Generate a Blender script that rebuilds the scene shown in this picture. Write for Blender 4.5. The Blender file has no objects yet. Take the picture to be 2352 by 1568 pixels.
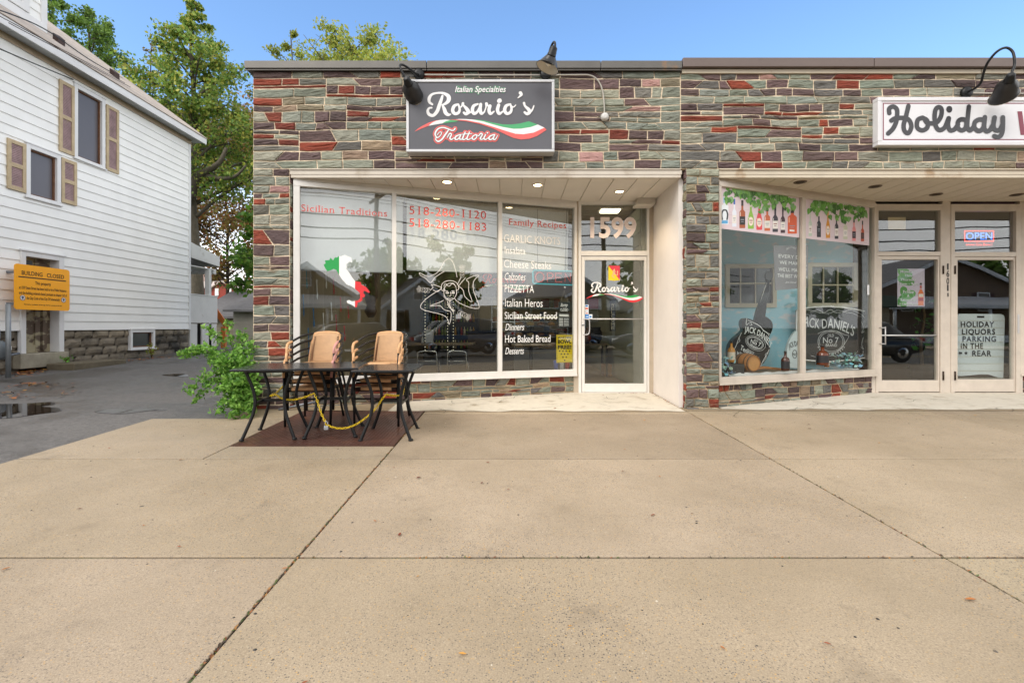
import bpy, math, random
import numpy as np
from mathutils import Vector, Matrix

# ---------------------------------------------------------------- camera, sky, sun, exposure
SC = bpy.context.scene
COL = SC.collection
F, CX, HY, HC = 1130.0, 1175.0, 748.0, 1.10      # focal length, vanishing column, horizon row, eye height
cam_data = bpy.data.cameras.new('camera')
cam_data.sensor_width = 36.0
cam_data.lens = 36.0 * F / 2352.0
cam_data.shift_x = (1176.0 - CX) / 2352.0
cam_data.shift_y = (HY - 784.0) / 2352.0
cam_data.clip_start, cam_data.clip_end = 0.05, 2000.0
cam = bpy.data.objects.new('camera', cam_data)
COL.objects.link(cam)
cam.location = (0, 0, HC)
cam.rotation_euler = (math.radians(90), 0, 0)
SC.camera = cam

SUN_EL, SUN_AZ = 42.0, 222.0                       # degrees; azimuth clockwise from +y: behind the camera
world = bpy.data.worlds.new('World')
SC.world = world
world.use_nodes = True
wt = world.node_tree
for n_ in list(wt.nodes): wt.nodes.remove(n_)
def wn(t, **k):
    n = wt.nodes.new(t)
    for a, b in k.items(): setattr(n, a, b)
    return n
w_out = wn('ShaderNodeOutputWorld'); w_bg = wn('ShaderNodeBackground')
sky = wn('ShaderNodeTexSky', sky_type='NISHITA', sun_disc=False, sun_elevation=math.radians(SUN_EL),
         sun_rotation=math.radians(SUN_AZ), air_density=1.0, dust_density=0.6, ozone_density=2.2)
w_hs = wn('ShaderNodeHueSaturation'); w_hs.inputs['Saturation'].default_value = 1.10
w_hs.inputs['Value'].default_value = 1.6
w_tc = wn('ShaderNodeTexCoord'); w_sep = wn('ShaderNodeSeparateXYZ')
w_my = wn('ShaderNodeMapRange', interpolation_type='SMOOTHSTEP')   # overcast behind, clear ahead
w_my.inputs[1].default_value, w_my.inputs[2].default_value = 0.62, 0.44
w_mz = wn('ShaderNodeMapRange', interpolation_type='SMOOTHSTEP')   # white towards the horizon
w_mz.inputs[1].default_value, w_mz.inputs[2].default_value = 0.33, 0.06
w_max = wn('ShaderNodeMath', operation='MAXIMUM')
w_noise = wn('ShaderNodeTexNoise'); w_noise.inputs['Scale'].default_value = 2.2; w_noise.inputs['Detail'].default_value = 5
w_ramp = wn('ShaderNodeValToRGB')
w_ramp.color_ramp.elements[0].position, w_ramp.color_ramp.elements[1].position = 0.3, 0.75
w_ramp.color_ramp.elements[0].color = (6.6, 6.65, 6.8, 1); w_ramp.color_ramp.elements[1].color = (9.6, 9.6, 9.6, 1)
w_mix = wn('ShaderNodeMix', data_type='RGBA')
L_ = wt.links.new
L_(sky.outputs[0], w_hs.inputs['Color'])
L_(w_tc.outputs['Generated'], w_sep.inputs[0]); L_(w_tc.outputs['Generated'], w_noise.inputs['Vector'])
L_(w_sep.outputs['Y'], w_my.inputs[0]); L_(w_sep.outputs['Z'], w_mz.inputs[0])
w_hi = wn('ShaderNodeMapRange', interpolation_type='SMOOTHSTEP')   # overcast again high overhead
w_hi.inputs[1].default_value, w_hi.inputs[2].default_value = 0.60, 0.80
w_max0 = wn('ShaderNodeMath', operation='MAXIMUM')
L_(w_sep.outputs['Z'], w_hi.inputs[0]); L_(w_my.outputs[0], w_max0.inputs[0]); L_(w_hi.outputs[0], w_max0.inputs[1])
L_(w_max0.outputs[0], w_max.inputs[0]); L_(w_mz.outputs[0], w_max.inputs[1])
L_(w_noise.outputs['Fac'], w_ramp.inputs[0])
w_el = wn('ShaderNodeMapRange')                                   # the overcast is brightest low down
for i_, v_ in ((1, 0.0), (2, 0.8), (3, 1.5), (4, 0.78)): w_el.inputs[i_].default_value = v_
w_br = wn('ShaderNodeMix', data_type='RGBA', blend_type='MULTIPLY'); w_br.inputs[0].default_value = 1.0
L_(w_sep.outputs['Z'], w_el.inputs[0]); L_(w_ramp.outputs[0], w_br.inputs[6]); L_(w_el.outputs[0], w_br.inputs[7])
L_(w_max.outputs[0], w_mix.inputs[0]); L_(w_hs.outputs[0], w_mix.inputs[6]); L_(w_br.outputs[2], w_mix.inputs[7])
L_(w_mix.outputs[2], w_bg.inputs[0]); L_(w_bg.outputs[0], w_out.inputs[0])
w_bg.inputs[1].default_value = 0.1

sun_data = bpy.data.lights.new('sun', 'SUN')
sun_data.energy = 1.35
sun_data.angle = math.radians(35)
sun_data.color = (1.0, 0.94, 0.86)
sun = bpy.data.objects.new('sun', sun_data)
COL.objects.link(sun)
_e, _a = math.radians(SUN_EL), math.radians(SUN_AZ)
sun_dir = Vector((math.sin(_a) * math.cos(_e), math.cos(_a) * math.cos(_e), math.sin(_e)))
sun.rotation_euler = sun_dir.to_track_quat('Z', 'Y').to_euler()
sun.location = sun_dir * 60

SC.view_settings.view_transform = 'Standard'
SC.view_settings.look = 'None'
SC.view_settings.gamma = 1.0
SC.view_settings.exposure = 0.98
SC.cycles.max_bounces = 8
SC.cycles.transparent_max_bounces = 14
SC.cycles.sample_clamp_indirect = 6.0
SC.cycles.caustics_reflective = False
SC.cycles.caustics_refractive = False
SC.cycles.use_denoising = True

# ---------------------------------------------------------------- helpers
R = random.Random(7)
EYE = Vector((0, 0, HC))
def lin(h):
    h = h.lstrip('#'); o = []
    for k in (0, 2, 4):
        c = int(h[k:k+2], 16) / 255.0
        o.append(c / 12.92 if c <= 0.04045 else ((c + 0.055) / 1.055) ** 2.4)
    return tuple(o)
def ray(px, py): return Vector(((px - CX) / F, 1.0, (HY - py) / F))
def P(px, py, d): return EYE + ray(px, py) * d
SLOPE, D, DD = 0.028, 6.53, 7.84                   # pavement fall, facade depth, door depth
def gz(x, y):
    z = SLOPE * (y - D)
    if x < -4.33: z += 0.015 * (-4.33 - x)
    return z
def G(px, py):
    a = (px - CX) / F; b = (HY - py) / F
    d = (HC + SLOPE * D) / (SLOPE - b)
    if a * d < -4.33:
        d = (HC + SLOPE * D + 0.015 * 4.33) / (SLOPE - b - 0.015 * a)
    return Vector((a * d, d, gz(a * d, d)))
class Fr:
    """a plane in the place: origin, two axes and the normal that faces the street"""
    def __init__(s, o, u, v=(0, 0, 1)):
        s.o = Vector(o); s.u = Vector(u).normalized(); s.v = Vector(v).normalized()
        s.n = s.u.cross(s.v).normalized()
        if s.n.dot(EYE - s.o) < 0: s.n = -s.n
    def pt(s, a, b, w=0.0): return s.o + s.u * a + s.v * b + s.n * w
    def at(s, px, py):
        r = ray(px, py); t = (s.o - EYE).dot(s.n) / r.dot(s.n)
        q = EYE + r * t - s.o
        return q.dot(s.u), q.dot(s.v)
    def w(s, px, py, w=0.0): return s.pt(*s.at(px, py), w)
WM = {}
def link(o, parent=None, mat=None):
    COL.objects.link(o)
    if parent is not None: o.parent = parent
    WM[o.name] = mat if mat is not None else Matrix()
    return o
def tag(o, label=None, cat=None, group=None, kind=None):
    if label: o['label'] = label
    if cat: o['category'] = cat
    if group: o['group'] = group
    if kind: o['kind'] = kind
    return o
def thing(name, label, cat, loc=(0, 0, 0), rz=0.0, group=None):
    o = bpy.data.objects.new(name, None); o.empty_display_size = 0.2
    o.location = loc; o.rotation_euler = (0, 0, rz)
    link(o, None, Matrix.Translation(Vector(loc)) @ Matrix.Rotation(rz, 4, 'Z'))
    return tag(o, label, cat, group)
def copy_tree(o, loc=None, rz=None, label=None, parent=None):
    c = o.copy(); COL.objects.link(c)
    c.parent = parent
    if loc is not None: c.location = loc
    if rz is not None: c.rotation_euler = (0, 0, rz)
    if label: c['label'] = label
    for ch in list(o.children): copy_tree(ch, parent=c)
    return c
class MB:
    def __init__(s): s.v, s.f, s.c, s.m, s.s = [], [], [], [], []; s.col = (1, 1, 1); s.mi = 0; s.sm = False; s.usecol = False
    def color(s, c): s.col = lin(c) if isinstance(c, str) else c; s.usecol = True; return s
    def V(s, p): s.v.append((p[0], p[1], p[2])); return len(s.v) - 1
    def Fc(s, idx): s.f.append(tuple(idx)); s.c.append(s.col); s.m.append(s.mi); s.s.append(s.sm)
    def poly(s, pts): s.Fc([s.V(p) for p in pts])
    def obox(s, o, a, b, c):
        o, a, b, c = Vector(o), Vector(a), Vector(b), Vector(c)
        i = [s.V(p) for p in (o, o+a, o+a+b, o+b, o+c, o+a+c, o+a+b+c, o+b+c)]
        for q in ((0,3,2,1),(4,5,6,7),(0,1,5,4),(1,2,6,5),(2,3,7,6),(3,0,4,7)): s.Fc([i[k] for k in q])
    def box(s, x0, y0, z0, x1, y1, z1): s.obox((x0,y0,z0), (x1-x0,0,0), (0,y1-y0,0), (0,0,z1-z0))
    def fbox(s, fr, a0, b0, a1, b1, w0, w1): s.obox(fr.pt(a0,b0,w0), fr.u*(a1-a0), fr.v*(b1-b0), fr.n*(w1-w0))
    def prism(s, pts, d):
        d = Vector(d); n = len(pts)
        i = [s.V(p) for p in pts]; j = [s.V(Vector(p)+d) for p in pts]
        s.Fc(i[::-1]); s.Fc(j)
        for k in range(n): s.Fc((i[k], i[(k+1)%n], j[(k+1)%n], j[k]))
    def tube(s, pts, r, n=8, closed=False, caps=True):
        pts = [Vector(p) for p in pts]; m = len(pts)
        if m < 2: return
        rs = r if isinstance(r, (list, tuple)) else [r]*m
        ds = []
        for k in range(m):
            a = pts[(k-1)%m] if (closed or k > 0) else pts[k]; b = pts[(k+1)%m] if (closed or k < m-1) else pts[k]
            d = b-a; ds.append(d.normalized() if d.length > 1e-9 else Vector((0,0,1)))
        up = Vector((0,0,1)) if abs(ds[0].z) < .9 else Vector((1,0,0))
        x = ds[0].cross(up).normalized(); rings = []
        old, s.sm = s.sm, True
        for k in range(m):
            x = x - ds[k]*x.dot(ds[k])
            x = x.normalized() if x.length > 1e-6 else ds[k].orthogonal().normalized()
            y = ds[k].cross(x)
            rings.append([s.V(pts[k] + (x*math.cos(2*math.pi*q/n) + y*math.sin(2*math.pi*q/n))*rs[k]) for q in range(n)])
        for k in range(m if closed else m-1):
            A, B = rings[k], rings[(k+1)%m]
            for q in range(n): s.Fc((A[q], A[(q+1)%n], B[(q+1)%n], B[q]))
        s.sm = False
        if caps and not closed: s.Fc(rings[0][::-1]); s.Fc(rings[-1])
        s.sm = old
    def lathe(s, o, axis, prof, n=16, caps=True):
        o = Vector(o); ax = Vector(axis).normalized(); x = ax.orthogonal().normalized(); y = ax.cross(x)
        rings = []
        old, s.sm = s.sm, True
        for (r, h) in prof:
            rings.append([s.V(o + ax*h + (x*math.cos(2*math.pi*q/n) + y*math.sin(2*math.pi*q/n))*max(r, 1e-4)) for q in range(n)])
        for k in range(len(rings)-1):
            A, B = rings[k], rings[k+1]
            for q in range(n): s.Fc((A[q], A[(q+1)%n], B[(q+1)%n], B[q]))
        s.sm = False
        if caps: s.Fc(rings[0][::-1]); s.Fc(rings[-1])
        s.sm = old
    def ball(s, o, r, n=12, sc=(1,1,1)):
        o = Vector(o); rings = []; m = max(4, n//2)
        old, s.sm = s.sm, True
        for k in range(m+1):
            t = math.pi*k/m
            rings.append([s.V(o + Vector((r*sc[0]*math.sin(t)*math.cos(2*math.pi*q/n), r*sc[1]*math.sin(t)*math.sin(2*math.pi*q/n), r*sc[2]*math.cos(t)))) for q in range(n)])
        for k in range(m):
            for q in range(n): s.Fc((rings[k][q], rings[k+1][q], rings[k+1][(q+1)%n], rings[k][(q+1)%n]))
        s.sm = old
    def build(s, name, mats, parent=None, bevel=0.0, loc=None, label=None):
        if not isinstance(mats, (list, tuple)): mats = [mats]
        M = WM[parent.name] if parent is not None else Matrix.Translation(Vector(loc if loc is not None else (0,0,0)))
        if parent is None and loc is None and s.v:
            a = np.array(s.v); M = Matrix.Translation(Vector((float(a[:,0].mean()), float(a[:,1].mean()), float(a[:,2].min()))))
        me = bpy.data.meshes.new(name)
        a = np.array(s.v, dtype=float).reshape(-1, 3)
        I = np.array(M.inverted()); a = a @ I[:3,:3].T + I[:3,3]
        me.from_pydata(a.tolist(), [], s.f)
        for m in mats: me.materials.append(m)
        if s.f:
            me.polygons.foreach_set('material_index', s.m)
            me.polygons.foreach_set('use_smooth', s.s)
            if s.usecol:
                ca = me.color_attributes.new('Col', 'FLOAT_COLOR', 'CORNER')
                cc = np.repeat(np.array([(c[0], c[1], c[2], 1.0) for c in s.c], dtype=np.float32), [len(f) for f in s.f], axis=0)
                ca.data.foreach_set('color', cc.ravel())
        me.update()
        o = bpy.data.objects.new(name, me)
        if parent is None: o.matrix_world = M; o.location = M.translation
        link(o, parent, M)
        if bevel:
            b = o.modifiers.new('edge', 'BEVEL'); b.width = bevel; b.segments = 2; b.limit_method = 'ANGLE'; b.angle_limit = math.radians(40)
        if label: o['label'] = label
        return o

# ---------------------------------------------------------------- materials
MT = {}
def mat(name, c, rough=0.6, metal=0.0, var=0.0, vs=6.0, bump=0.0, bs=40.0, attr=False, emit=None, es=1.0, spec=0.5, stretch=None, detail=6, var2=None, coat=0.0, noshadow=None):
    """a principled material: colour (or the mesh's own colours) broken up by noise, with a noise bump"""
    if name in MT: return MT[name]
    m = bpy.data.materials.new(name); m.use_nodes = True; t = m.node_tree
    b = t.nodes['Principled BSDF']; c = lin(c) if isinstance(c, str) else c
    b.inputs['Roughness'].default_value = rough; b.inputs['Metallic'].default_value = metal
    b.inputs['Specular IOR Level'].default_value = spec
    if coat: b.inputs['Coat Weight'].default_value = coat
    b.inputs['Base Color'].default_value = (*c, 1)
    src = None
    tc = t.nodes.new('ShaderNodeTexCoord'); mp = t.nodes.new('ShaderNodeMapping'); t.links.new(tc.outputs['Object'], mp.inputs[0])
    if stretch: mp.inputs['Scale'].default_value = stretch
    if attr:
        at = t.nodes.new('ShaderNodeAttribute'); at.attribute_name = 'Col'; src = at.outputs['Color']
    if var:
        nz = t.nodes.new('ShaderNodeTexNoise'); nz.inputs['Scale'].default_value = vs; nz.inputs['Detail'].default_value = detail; nz.inputs['Roughness'].default_value = .65
        t.links.new(mp.outputs[0], nz.inputs['Vector'])
        rp = t.nodes.new('ShaderNodeMapRange'); rp.inputs[1].default_value, rp.inputs[2].default_value = .25, .75
        rp.inputs[3].default_value, rp.inputs[4].default_value = 1-var, 1+var
        t.links.new(nz.outputs['Fac'], rp.inputs[0])
        mx = t.nodes.new('ShaderNodeMix'); mx.data_type = 'RGBA'; mx.blend_type = 'MULTIPLY'; mx.inputs[0].default_value = 1
        if src: t.links.new(src, mx.inputs[6])
        else: mx.inputs[6].default_value = (*c, 1)
        t.links.new(rp.outputs[0], mx.inputs[7]); src = mx.outputs[2]
        if var2:                                    # second tone in patches: (colour, scale, low, high)
            n2 = t.nodes.new('ShaderNodeTexNoise'); n2.inputs['Scale'].default_value = var2[1]; n2.inputs['Detail'].default_value = 8; n2.inputs['Roughness'].default_value = .62
            t.links.new(mp.outputs[0], n2.inputs['Vector'])
            r2 = t.nodes.new('ShaderNodeMapRange'); r2.inputs[1].default_value, r2.inputs[2].default_value = var2[2], var2[3]
            t.links.new(n2.outputs['Fac'], r2.inputs[0])
            m2 = t.nodes.new('ShaderNodeMix'); m2.data_type = 'RGBA'
            t.links.new(r2.outputs[0], m2.inputs[0]); t.links.new(src, m2.inputs[6]); m2.inputs[7].default_value = (*lin(var2[0]), 1); src = m2.outputs[2]
    if src: t.links.new(src, b.inputs['Base Color'])
    if bump:
        nb = t.nodes.new('ShaderNodeTexNoise'); nb.inputs['Scale'].default_value = bs; nb.inputs['Detail'].default_value = 5
        t.links.new(mp.outputs[0], nb.inputs['Vector'])
        bp = t.nodes.new('ShaderNodeBump'); bp.inputs['Strength'].default_value = bump; bp.inputs['Distance'].default_value = .02
        t.links.new(nb.outputs['Fac'], bp.inputs['Height']); t.links.new(bp.outputs[0], b.inputs['Normal'])
    if emit is not None:
        b.inputs['Emission Color'].default_value = (*(lin(emit) if isinstance(emit, str) else emit), 1); b.inputs['Emission Strength'].default_value = es
    MT[name] = m
    return m
def glass(name, tint=(0.93, 0.95, 0.94), ior=1.7, gain=1.6):
    m = bpy.data.materials.new(name); m.use_nodes = True; t = m.node_tree
    t.nodes.remove(t.nodes['Principled BSDF']); out = t.nodes['Material Output']
    tr = t.nodes.new('ShaderNodeBsdfTransparent'); tr.inputs[0].default_value = (*tint, 1)
    gl = t.nodes.new('ShaderNodeBsdfGlossy'); gl.inputs['Roughness'].default_value = 0.0
    lw = t.nodes.new('ShaderNodeLayerWeight'); pw = t.nodes.new('ShaderNodeMath'); pw.operation = 'POWER'; pw.inputs[1].default_value = 4.0
    mu = t.nodes.new('ShaderNodeMapRange'); f0 = ((ior-1)/(ior+1))**2*gain
    for i_, v_ in ((1, 0.0), (2, 1.0), (3, f0), (4, 0.85)): mu.inputs[i_].default_value = v_
    t.links.new(lw.outputs['Facing'], pw.inputs[0])
    tc = t.nodes.new('ShaderNodeTexCoord'); nz = t.nodes.new('ShaderNodeTexNoise'); nz.inputs['Scale'].default_value = 1.1; nz.inputs['Detail'].default_value = 1
    bp = t.nodes.new('ShaderNodeBump'); bp.inputs['Strength'].default_value = .06; bp.inputs['Distance'].default_value = .03
    mx = t.nodes.new('ShaderNodeMixShader')
    t.links.new(tc.outputs['Object'], nz.inputs['Vector']); t.links.new(nz.outputs['Fac'], bp.inputs['Height']); t.links.new(bp.outputs[0], gl.inputs['Normal'])
    t.links.new(pw.outputs[0], mu.inputs[0]); t.links.new(mu.outputs[0], mx.inputs[0])
    t.links.new(tr.outputs[0], mx.inputs[1]); t.links.new(gl.outputs[0], mx.inputs[2]); t.links.new(mx.outputs[0], out.inputs[0])
    MT[name] = m
    return m
def emitter(name, c, s):
    m = bpy.data.materials.new(name); m.use_nodes = True; t = m.node_tree
    t.nodes.remove(t.nodes['Principled BSDF']); e = t.nodes.new('ShaderNodeEmission')
    e.inputs[0].default_value = (*lin(c), 1); e.inputs[1].default_value = s
    t.links.new(e.outputs[0], t.nodes['Material Output'].inputs[0]); MT[name] = m
    return m

# ---------------------------------------------------------------- lettering
_tc = bpy.data.curves.new('lettering', 'FONT'); _tc.resolution_u = 3
_to = bpy.data.objects.new('lettering', _tc)
def text_mesh(body, shear=0.0, offset=0.0, space=1.0, serif=False):
    _tc.body = body; _tc.shear = shear; _tc.offset = offset; _tc.space_character = space; _tc.space_word = 1.0
    me = bpy.data.meshes.new_from_object(_to)
    v = [(p.co.x, p.co.y) for p in me.vertices]; f = [tuple(p.vertices) for p in me.polygons]
    extra = []
    if serif:
        cnt = {}
        for q in f:
            for k in range(len(q)):
                e = tuple(sorted((q[k], q[(k+1) % len(q)]))); cnt[e] = cnt.get(e, 0) + 1
        for (i, j), n in cnt.items():
            (x0, y0), (x1, y1) = v[i], v[j]
            if n == 1 and abs(y0-y1) < .004 and .05 < abs(x0-x1) < .17:
                lo, hi = min(x0, x1), max(x0, x1)
                if abs(y0) < .01: extra.append((lo-.055, 0, hi+.055, .04))
                elif abs(y0-.682) < .012 or abs(y0-.449) < .012 or abs(y0-.73) < .02: extra.append((lo-.055, y0-.04, hi+.055, y0))
    bpy.data.meshes.remove(me)
    return v, f, extra
def put_text(mb, fr, body, x0, x1, y, h, w=.003, **k):
    """letters on plane fr: from column x0 (baseline at row y) to column x1, capitals h rows high"""
    v, f, extra = text_mesh(body, **k)
    if not v: return
    a0, b0 = fr.at(x0, y); a1, _ = fr.at(x1, y); _, bt = fr.at(x0, y-h)
    xs = [p[0] for p in v]; mn, mxx = min(xs), max(xs)
    sx = (a1-a0)/(mxx-mn); sy = (bt-b0)/.682
    base = len(mb.v)
    for (x, yy) in v: mb.V(fr.pt(a0+(x-mn)*sx, b0+yy*sy, w))
    for q in f: mb.Fc([base+i for i in q])
    for (l, bo, r_, to) in extra:
        mb.poly([fr.pt(a0+(x-mn)*sx, b0+yy*sy, w+.0006) for x, yy in ((l,bo),(r_,bo),(r_,to),(l,to))])
def crom(pts, sub=6, closed=False):
    n = len(pts); out = []
    if n < 3: return [tuple(p) for p in pts]
    g = (lambda i: pts[i % n]) if closed else (lambda i: pts[max(0, min(n-1, i))])
    for i in range(n if closed else n-1):
        a, b, c, d = g(i-1), g(i), g(i+1), g(i+2)
        for k in range(sub):
            t = k/sub
            out.append(tuple(.5*((2*b[j]) + (-a[j]+c[j])*t + (2*a[j]-5*b[j]+4*c[j]-d[j])*t*t + (-a[j]+3*b[j]-3*c[j]+d[j])*t**3) for j in range(len(b))))
    if not closed: out.append(tuple(pts[-1]))
    return out
def stroke(mb, pts, mp, w=.003, grow=0.0, scale=1.0, sub=6, smooth=True):
    """one pen stroke: points (x, y, pen width) in drawing units, mp maps (x, y, w) to the place"""
    last = 20; q = []
    for p in pts:
        last = p[2] if len(p) > 2 else last
        q.append((p[0], p[1], last*scale))
    q = crom(q, sub) if smooth else q
    L, Rr = [], []
    m = len(q)
    def nd(k):
        a, b = q[max(0,k-1)], q[min(m-1,k+1)]
        dx, dy = b[0]-a[0], b[1]-a[1]; l = math.hypot(dx, dy) or 1
        return dx/l, dy/l
    for k in range(m):
        dx, dy = nd(k); r = max(q[k][2]/2 + grow, .3); ww = w + k*6e-6
        L.append(mb.V(mp(q[k][0]-dy*r, q[k][1]+dx*r, ww))); Rr.append(mb.V(mp(q[k][0]+dy*r, q[k][1]-dx*r, ww)))
    for k in range(m-1): mb.Fc((L[k], L[k+1], Rr[k+1], Rr[k]))
    for (k, sg, A, B) in ((0, -1, Rr[0], L[0]), (m-1, 1, L[-1], Rr[-1])):
        dx, dy = nd(k); r = max(q[k][2]/2 + grow, .3); ww = w + k*6e-6
        a0 = math.atan2(dx, -dy) if sg > 0 else math.atan2(-dx, dy)
        mid = [mb.V(mp(q[k][0]+math.cos(a0-math.pi*t/6)*r, q[k][1]+math.sin(a0-math.pi*t/6)*r, ww)) for t in range(1, 6)]
        mb.Fc([A]+mid+[B])
def aff(fr, sx, ox, oy, sy=None):
    sy = sy or sx
    return lambda x, y, w=0.0: fr.w(ox+x*sx, oy+y*sy, w)
def flat(mb, pts, mp, w=.003): mb.poly([mp(x, y, w) for x, y in pts])
# ---------------------------------------------------------------- shared materials
M_conc = None
def concrete():
    m = bpy.data.materials.new('sidewalk_concrete'); m.use_nodes = True; t = m.node_tree; b = t.nodes['Principled BSDF']
    N = t.nodes.new; L = t.links.new
    tc = N('ShaderNodeTexCoord')
    def noise(sc, det=6, rough=.6):
        n = N('ShaderNodeTexNoise'); n.inputs['Scale'].default_value = sc; n.inputs['Detail'].default_value = det; n.inputs['Roughness'].default_value = rough
        L(tc.outputs['Object'], n.inputs['Vector']); return n.outputs['Fac']
    def mr(s, a, b_, c=0., d=1.):
        n = N('ShaderNodeMapRange'); L(s, n.inputs[0])
        for i, v in enumerate((a, b_, c, d)): n.inputs[i+1].default_value = v
        return n.outputs[0]
    def mix(f, a, c):
        n = N('ShaderNodeMix'); n.data_type = 'RGBA'
        if isinstance(f, float): n.inputs[0].default_value = f
        else: L(f, n.inputs[0])
        for i, s in ((6, a), (7, c)):
            if isinstance(s, tuple): n.inputs[i].default_value = (*s, 1)
            else: L(s, n.inputs[i])
        return n.outputs[2]
    at = N('ShaderNodeAttribute'); at.attribute_name = 'Col'
    c = mix(mr(noise(.9, 7, .62), .36, .66), lin('#b3a28b'), lin('#a09079'))
    c = mix(mr(noise(2.6, 8, .7), .56, .74, 0, .55), c, lin('#7a6d5c'))
    c = mix(mr(noise(150, 2, .5), .3, .7, 0, .5), c, lin('#6d6152'))
    vo = N('ShaderNodeTexVoronoi'); vo.inputs['Scale'].default_value = 115; L(tc.outputs['Object'], vo.inputs['Vector'])
    vsel = N('ShaderNodeSeparateColor'); L(vo.outputs['Color'], vsel.inputs[0])
    ag = N('ShaderNodeMath'); ag.operation = 'MULTIPLY'
    L(mr(vo.outputs['Distance'], .44, .3), ag.inputs[0]); L(mr(vsel.outputs[0], .58, .62), ag.inputs[1])
    ag2 = N('ShaderNodeMath'); ag2.operation = 'MULTIPLY'; L(ag.outputs[0], ag2.inputs[0]); L(mr(noise(.7, 3), .35, .6, .35, 1.0), ag2.inputs[1])
    acol = N('ShaderNodeValToRGB'); acol.color_ramp.interpolation = 'CONSTANT'
    e = acol.color_ramp.elements; e[0].position = 0; e[0].color = (*lin('#4d4a48'), 1); e[1].position = .45; e[1].color = (*lin('#5d5a5c'), 1)
    for p_, cc in ((.62, '#c39b5c'), (.8, '#8b7a63'), (.93, '#b9ab98')):
        x = e.new(p_); x.color = (*lin(cc), 1)
    L(vsel.outputs[1], acol.inputs[0])
    c = mix(ag2.outputs[0], c, acol.outputs[0])
    mul = N('ShaderNodeMix'); mul.data_type = 'RGBA'; mul.blend_type = 'MULTIPLY'; mul.inputs[0].default_value = 1
    L(c, mul.inputs[6]); L(at.outputs['Color'], mul.inputs[7]); L(mul.outputs[2], b.inputs['Base Color'])
    L(mr(noise(1.1, 5), .35, .7, .5, .85), b.inputs['Roughness'])
    bp = N('ShaderNodeBump'); bp.inputs['Strength'].default_value = .35; bp.inputs['Distance'].default_value = .006
    L(noise(210, 3), bp.inputs['Height']); L(bp.outputs[0], b.inputs['Normal'])
    MT['conc'] = m; return m
def asphalt(name='asphalt', base='#625f5d', wet=True):
    m = bpy.data.materials.new(name); m.use_nodes = True; t = m.node_tree; b = t.nodes['Principled BSDF']; N = t.nodes.new; L = t.links.new
    tc = N('ShaderNodeTexCoord')
    def noise(sc, det=6, rough=.6):
        n = N('ShaderNodeTexNoise'); n.inputs['Scale'].default_value = sc; n.inputs['Detail'].default_value = det; n.inputs['Roughness'].default_value = rough
        L(tc.outputs['Object'], n.inputs['Vector']); return n.outputs['Fac']
    def mr(s, a, b_, c=0., d=1.):
        n = N('ShaderNodeMapRange'); L(s, n.inputs[0])
        for i, v in enumerate((a, b_, c, d)): n.inputs[i+1].default_value = v
        return n.outputs[0]
    def mix(f, a, c):
        n = N('ShaderNodeMix'); n.data_type = 'RGBA'; L(f, n.inputs[0])
        for i, s in ((6, a), (7, c)):
            if isinstance(s, tuple): n.inputs[i].default_value = (*s, 1)
            else: L(s, n.inputs[i])
        return n.outputs[2]
    w = mr(noise(.75, 7, .62), .45, .56)
    dry, wetc = lin(base), tuple(v*.42 for v in lin(base))
    c = mix(w, dry, wetc) if wet else mix(mr(noise(1.5), .3, .7), dry, tuple(v*.8 for v in dry))
    c = mix(mr(noise(95, 3, .7), .35, .7, 0, .7), c, tuple(v*1.9 for v in lin(base)))
    c = mix(mr(noise(22, 4, .7), .42, .66, 0, .6), c, tuple(v*.5 for v in lin(base)))
    c = mix(mr(noise(60, 2, .6), .58, .72, 0, .8), c, tuple(v*.35 for v in lin(base)))
    L(c, b.inputs['Base Color'])
    if wet: L(mr(w, 0, 1, .8, .28), b.inputs['Roughness'])
    else: b.inputs['Roughness'].default_value = .8
    bp = N('ShaderNodeBump'); bp.inputs['Strength'].default_value = .5; bp.inputs['Distance'].default_value = .012
    L(noise(85, 4), bp.inputs['Height']); L(bp.outputs[0], b.inputs['Normal'])
    MT[name] = m; return m
concrete(); asphalt(); asphalt('road_asphalt', '#55534f', False)
mat('dirt', '#4a3d2f', .95, var=.4, vs=20, bump=.5)
mat('joint', '#2b261e', .95, var=.5, vs=30, var2=('#44502a', 3.0, .52, .6))
mat('white_paint', '#d9d4cb', .55, var=.06, vs=5)
mat('white_trim', '#c6bdb0', .5, var=.1, vs=4, var2=('#a08f7a', 2.5, .55, .75))
mat('alu', '#c3c2c2', .38, .55, var=.05, vs=9)
mat('black_metal', '#17181a', .42, .35, var=.1, vs=20, bump=.06, bs=160)
mat('dark_plastic', '#15151a', .5)
mat('print', '#ffffff', .45, attr=True)
mat('vinyl_white', '#f4f4f2', .45)
mat('grass', '#4a5230', .9, var=.5, vs=14, bump=.4, bs=60)
glass('shop_glass'); glass('display_glass', gain=.28)
glass('house_glass', (.35,.36,.38), 1.6, 1.6)
mat('chrome', '#d0d2d4', .12, 1.0)

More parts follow.
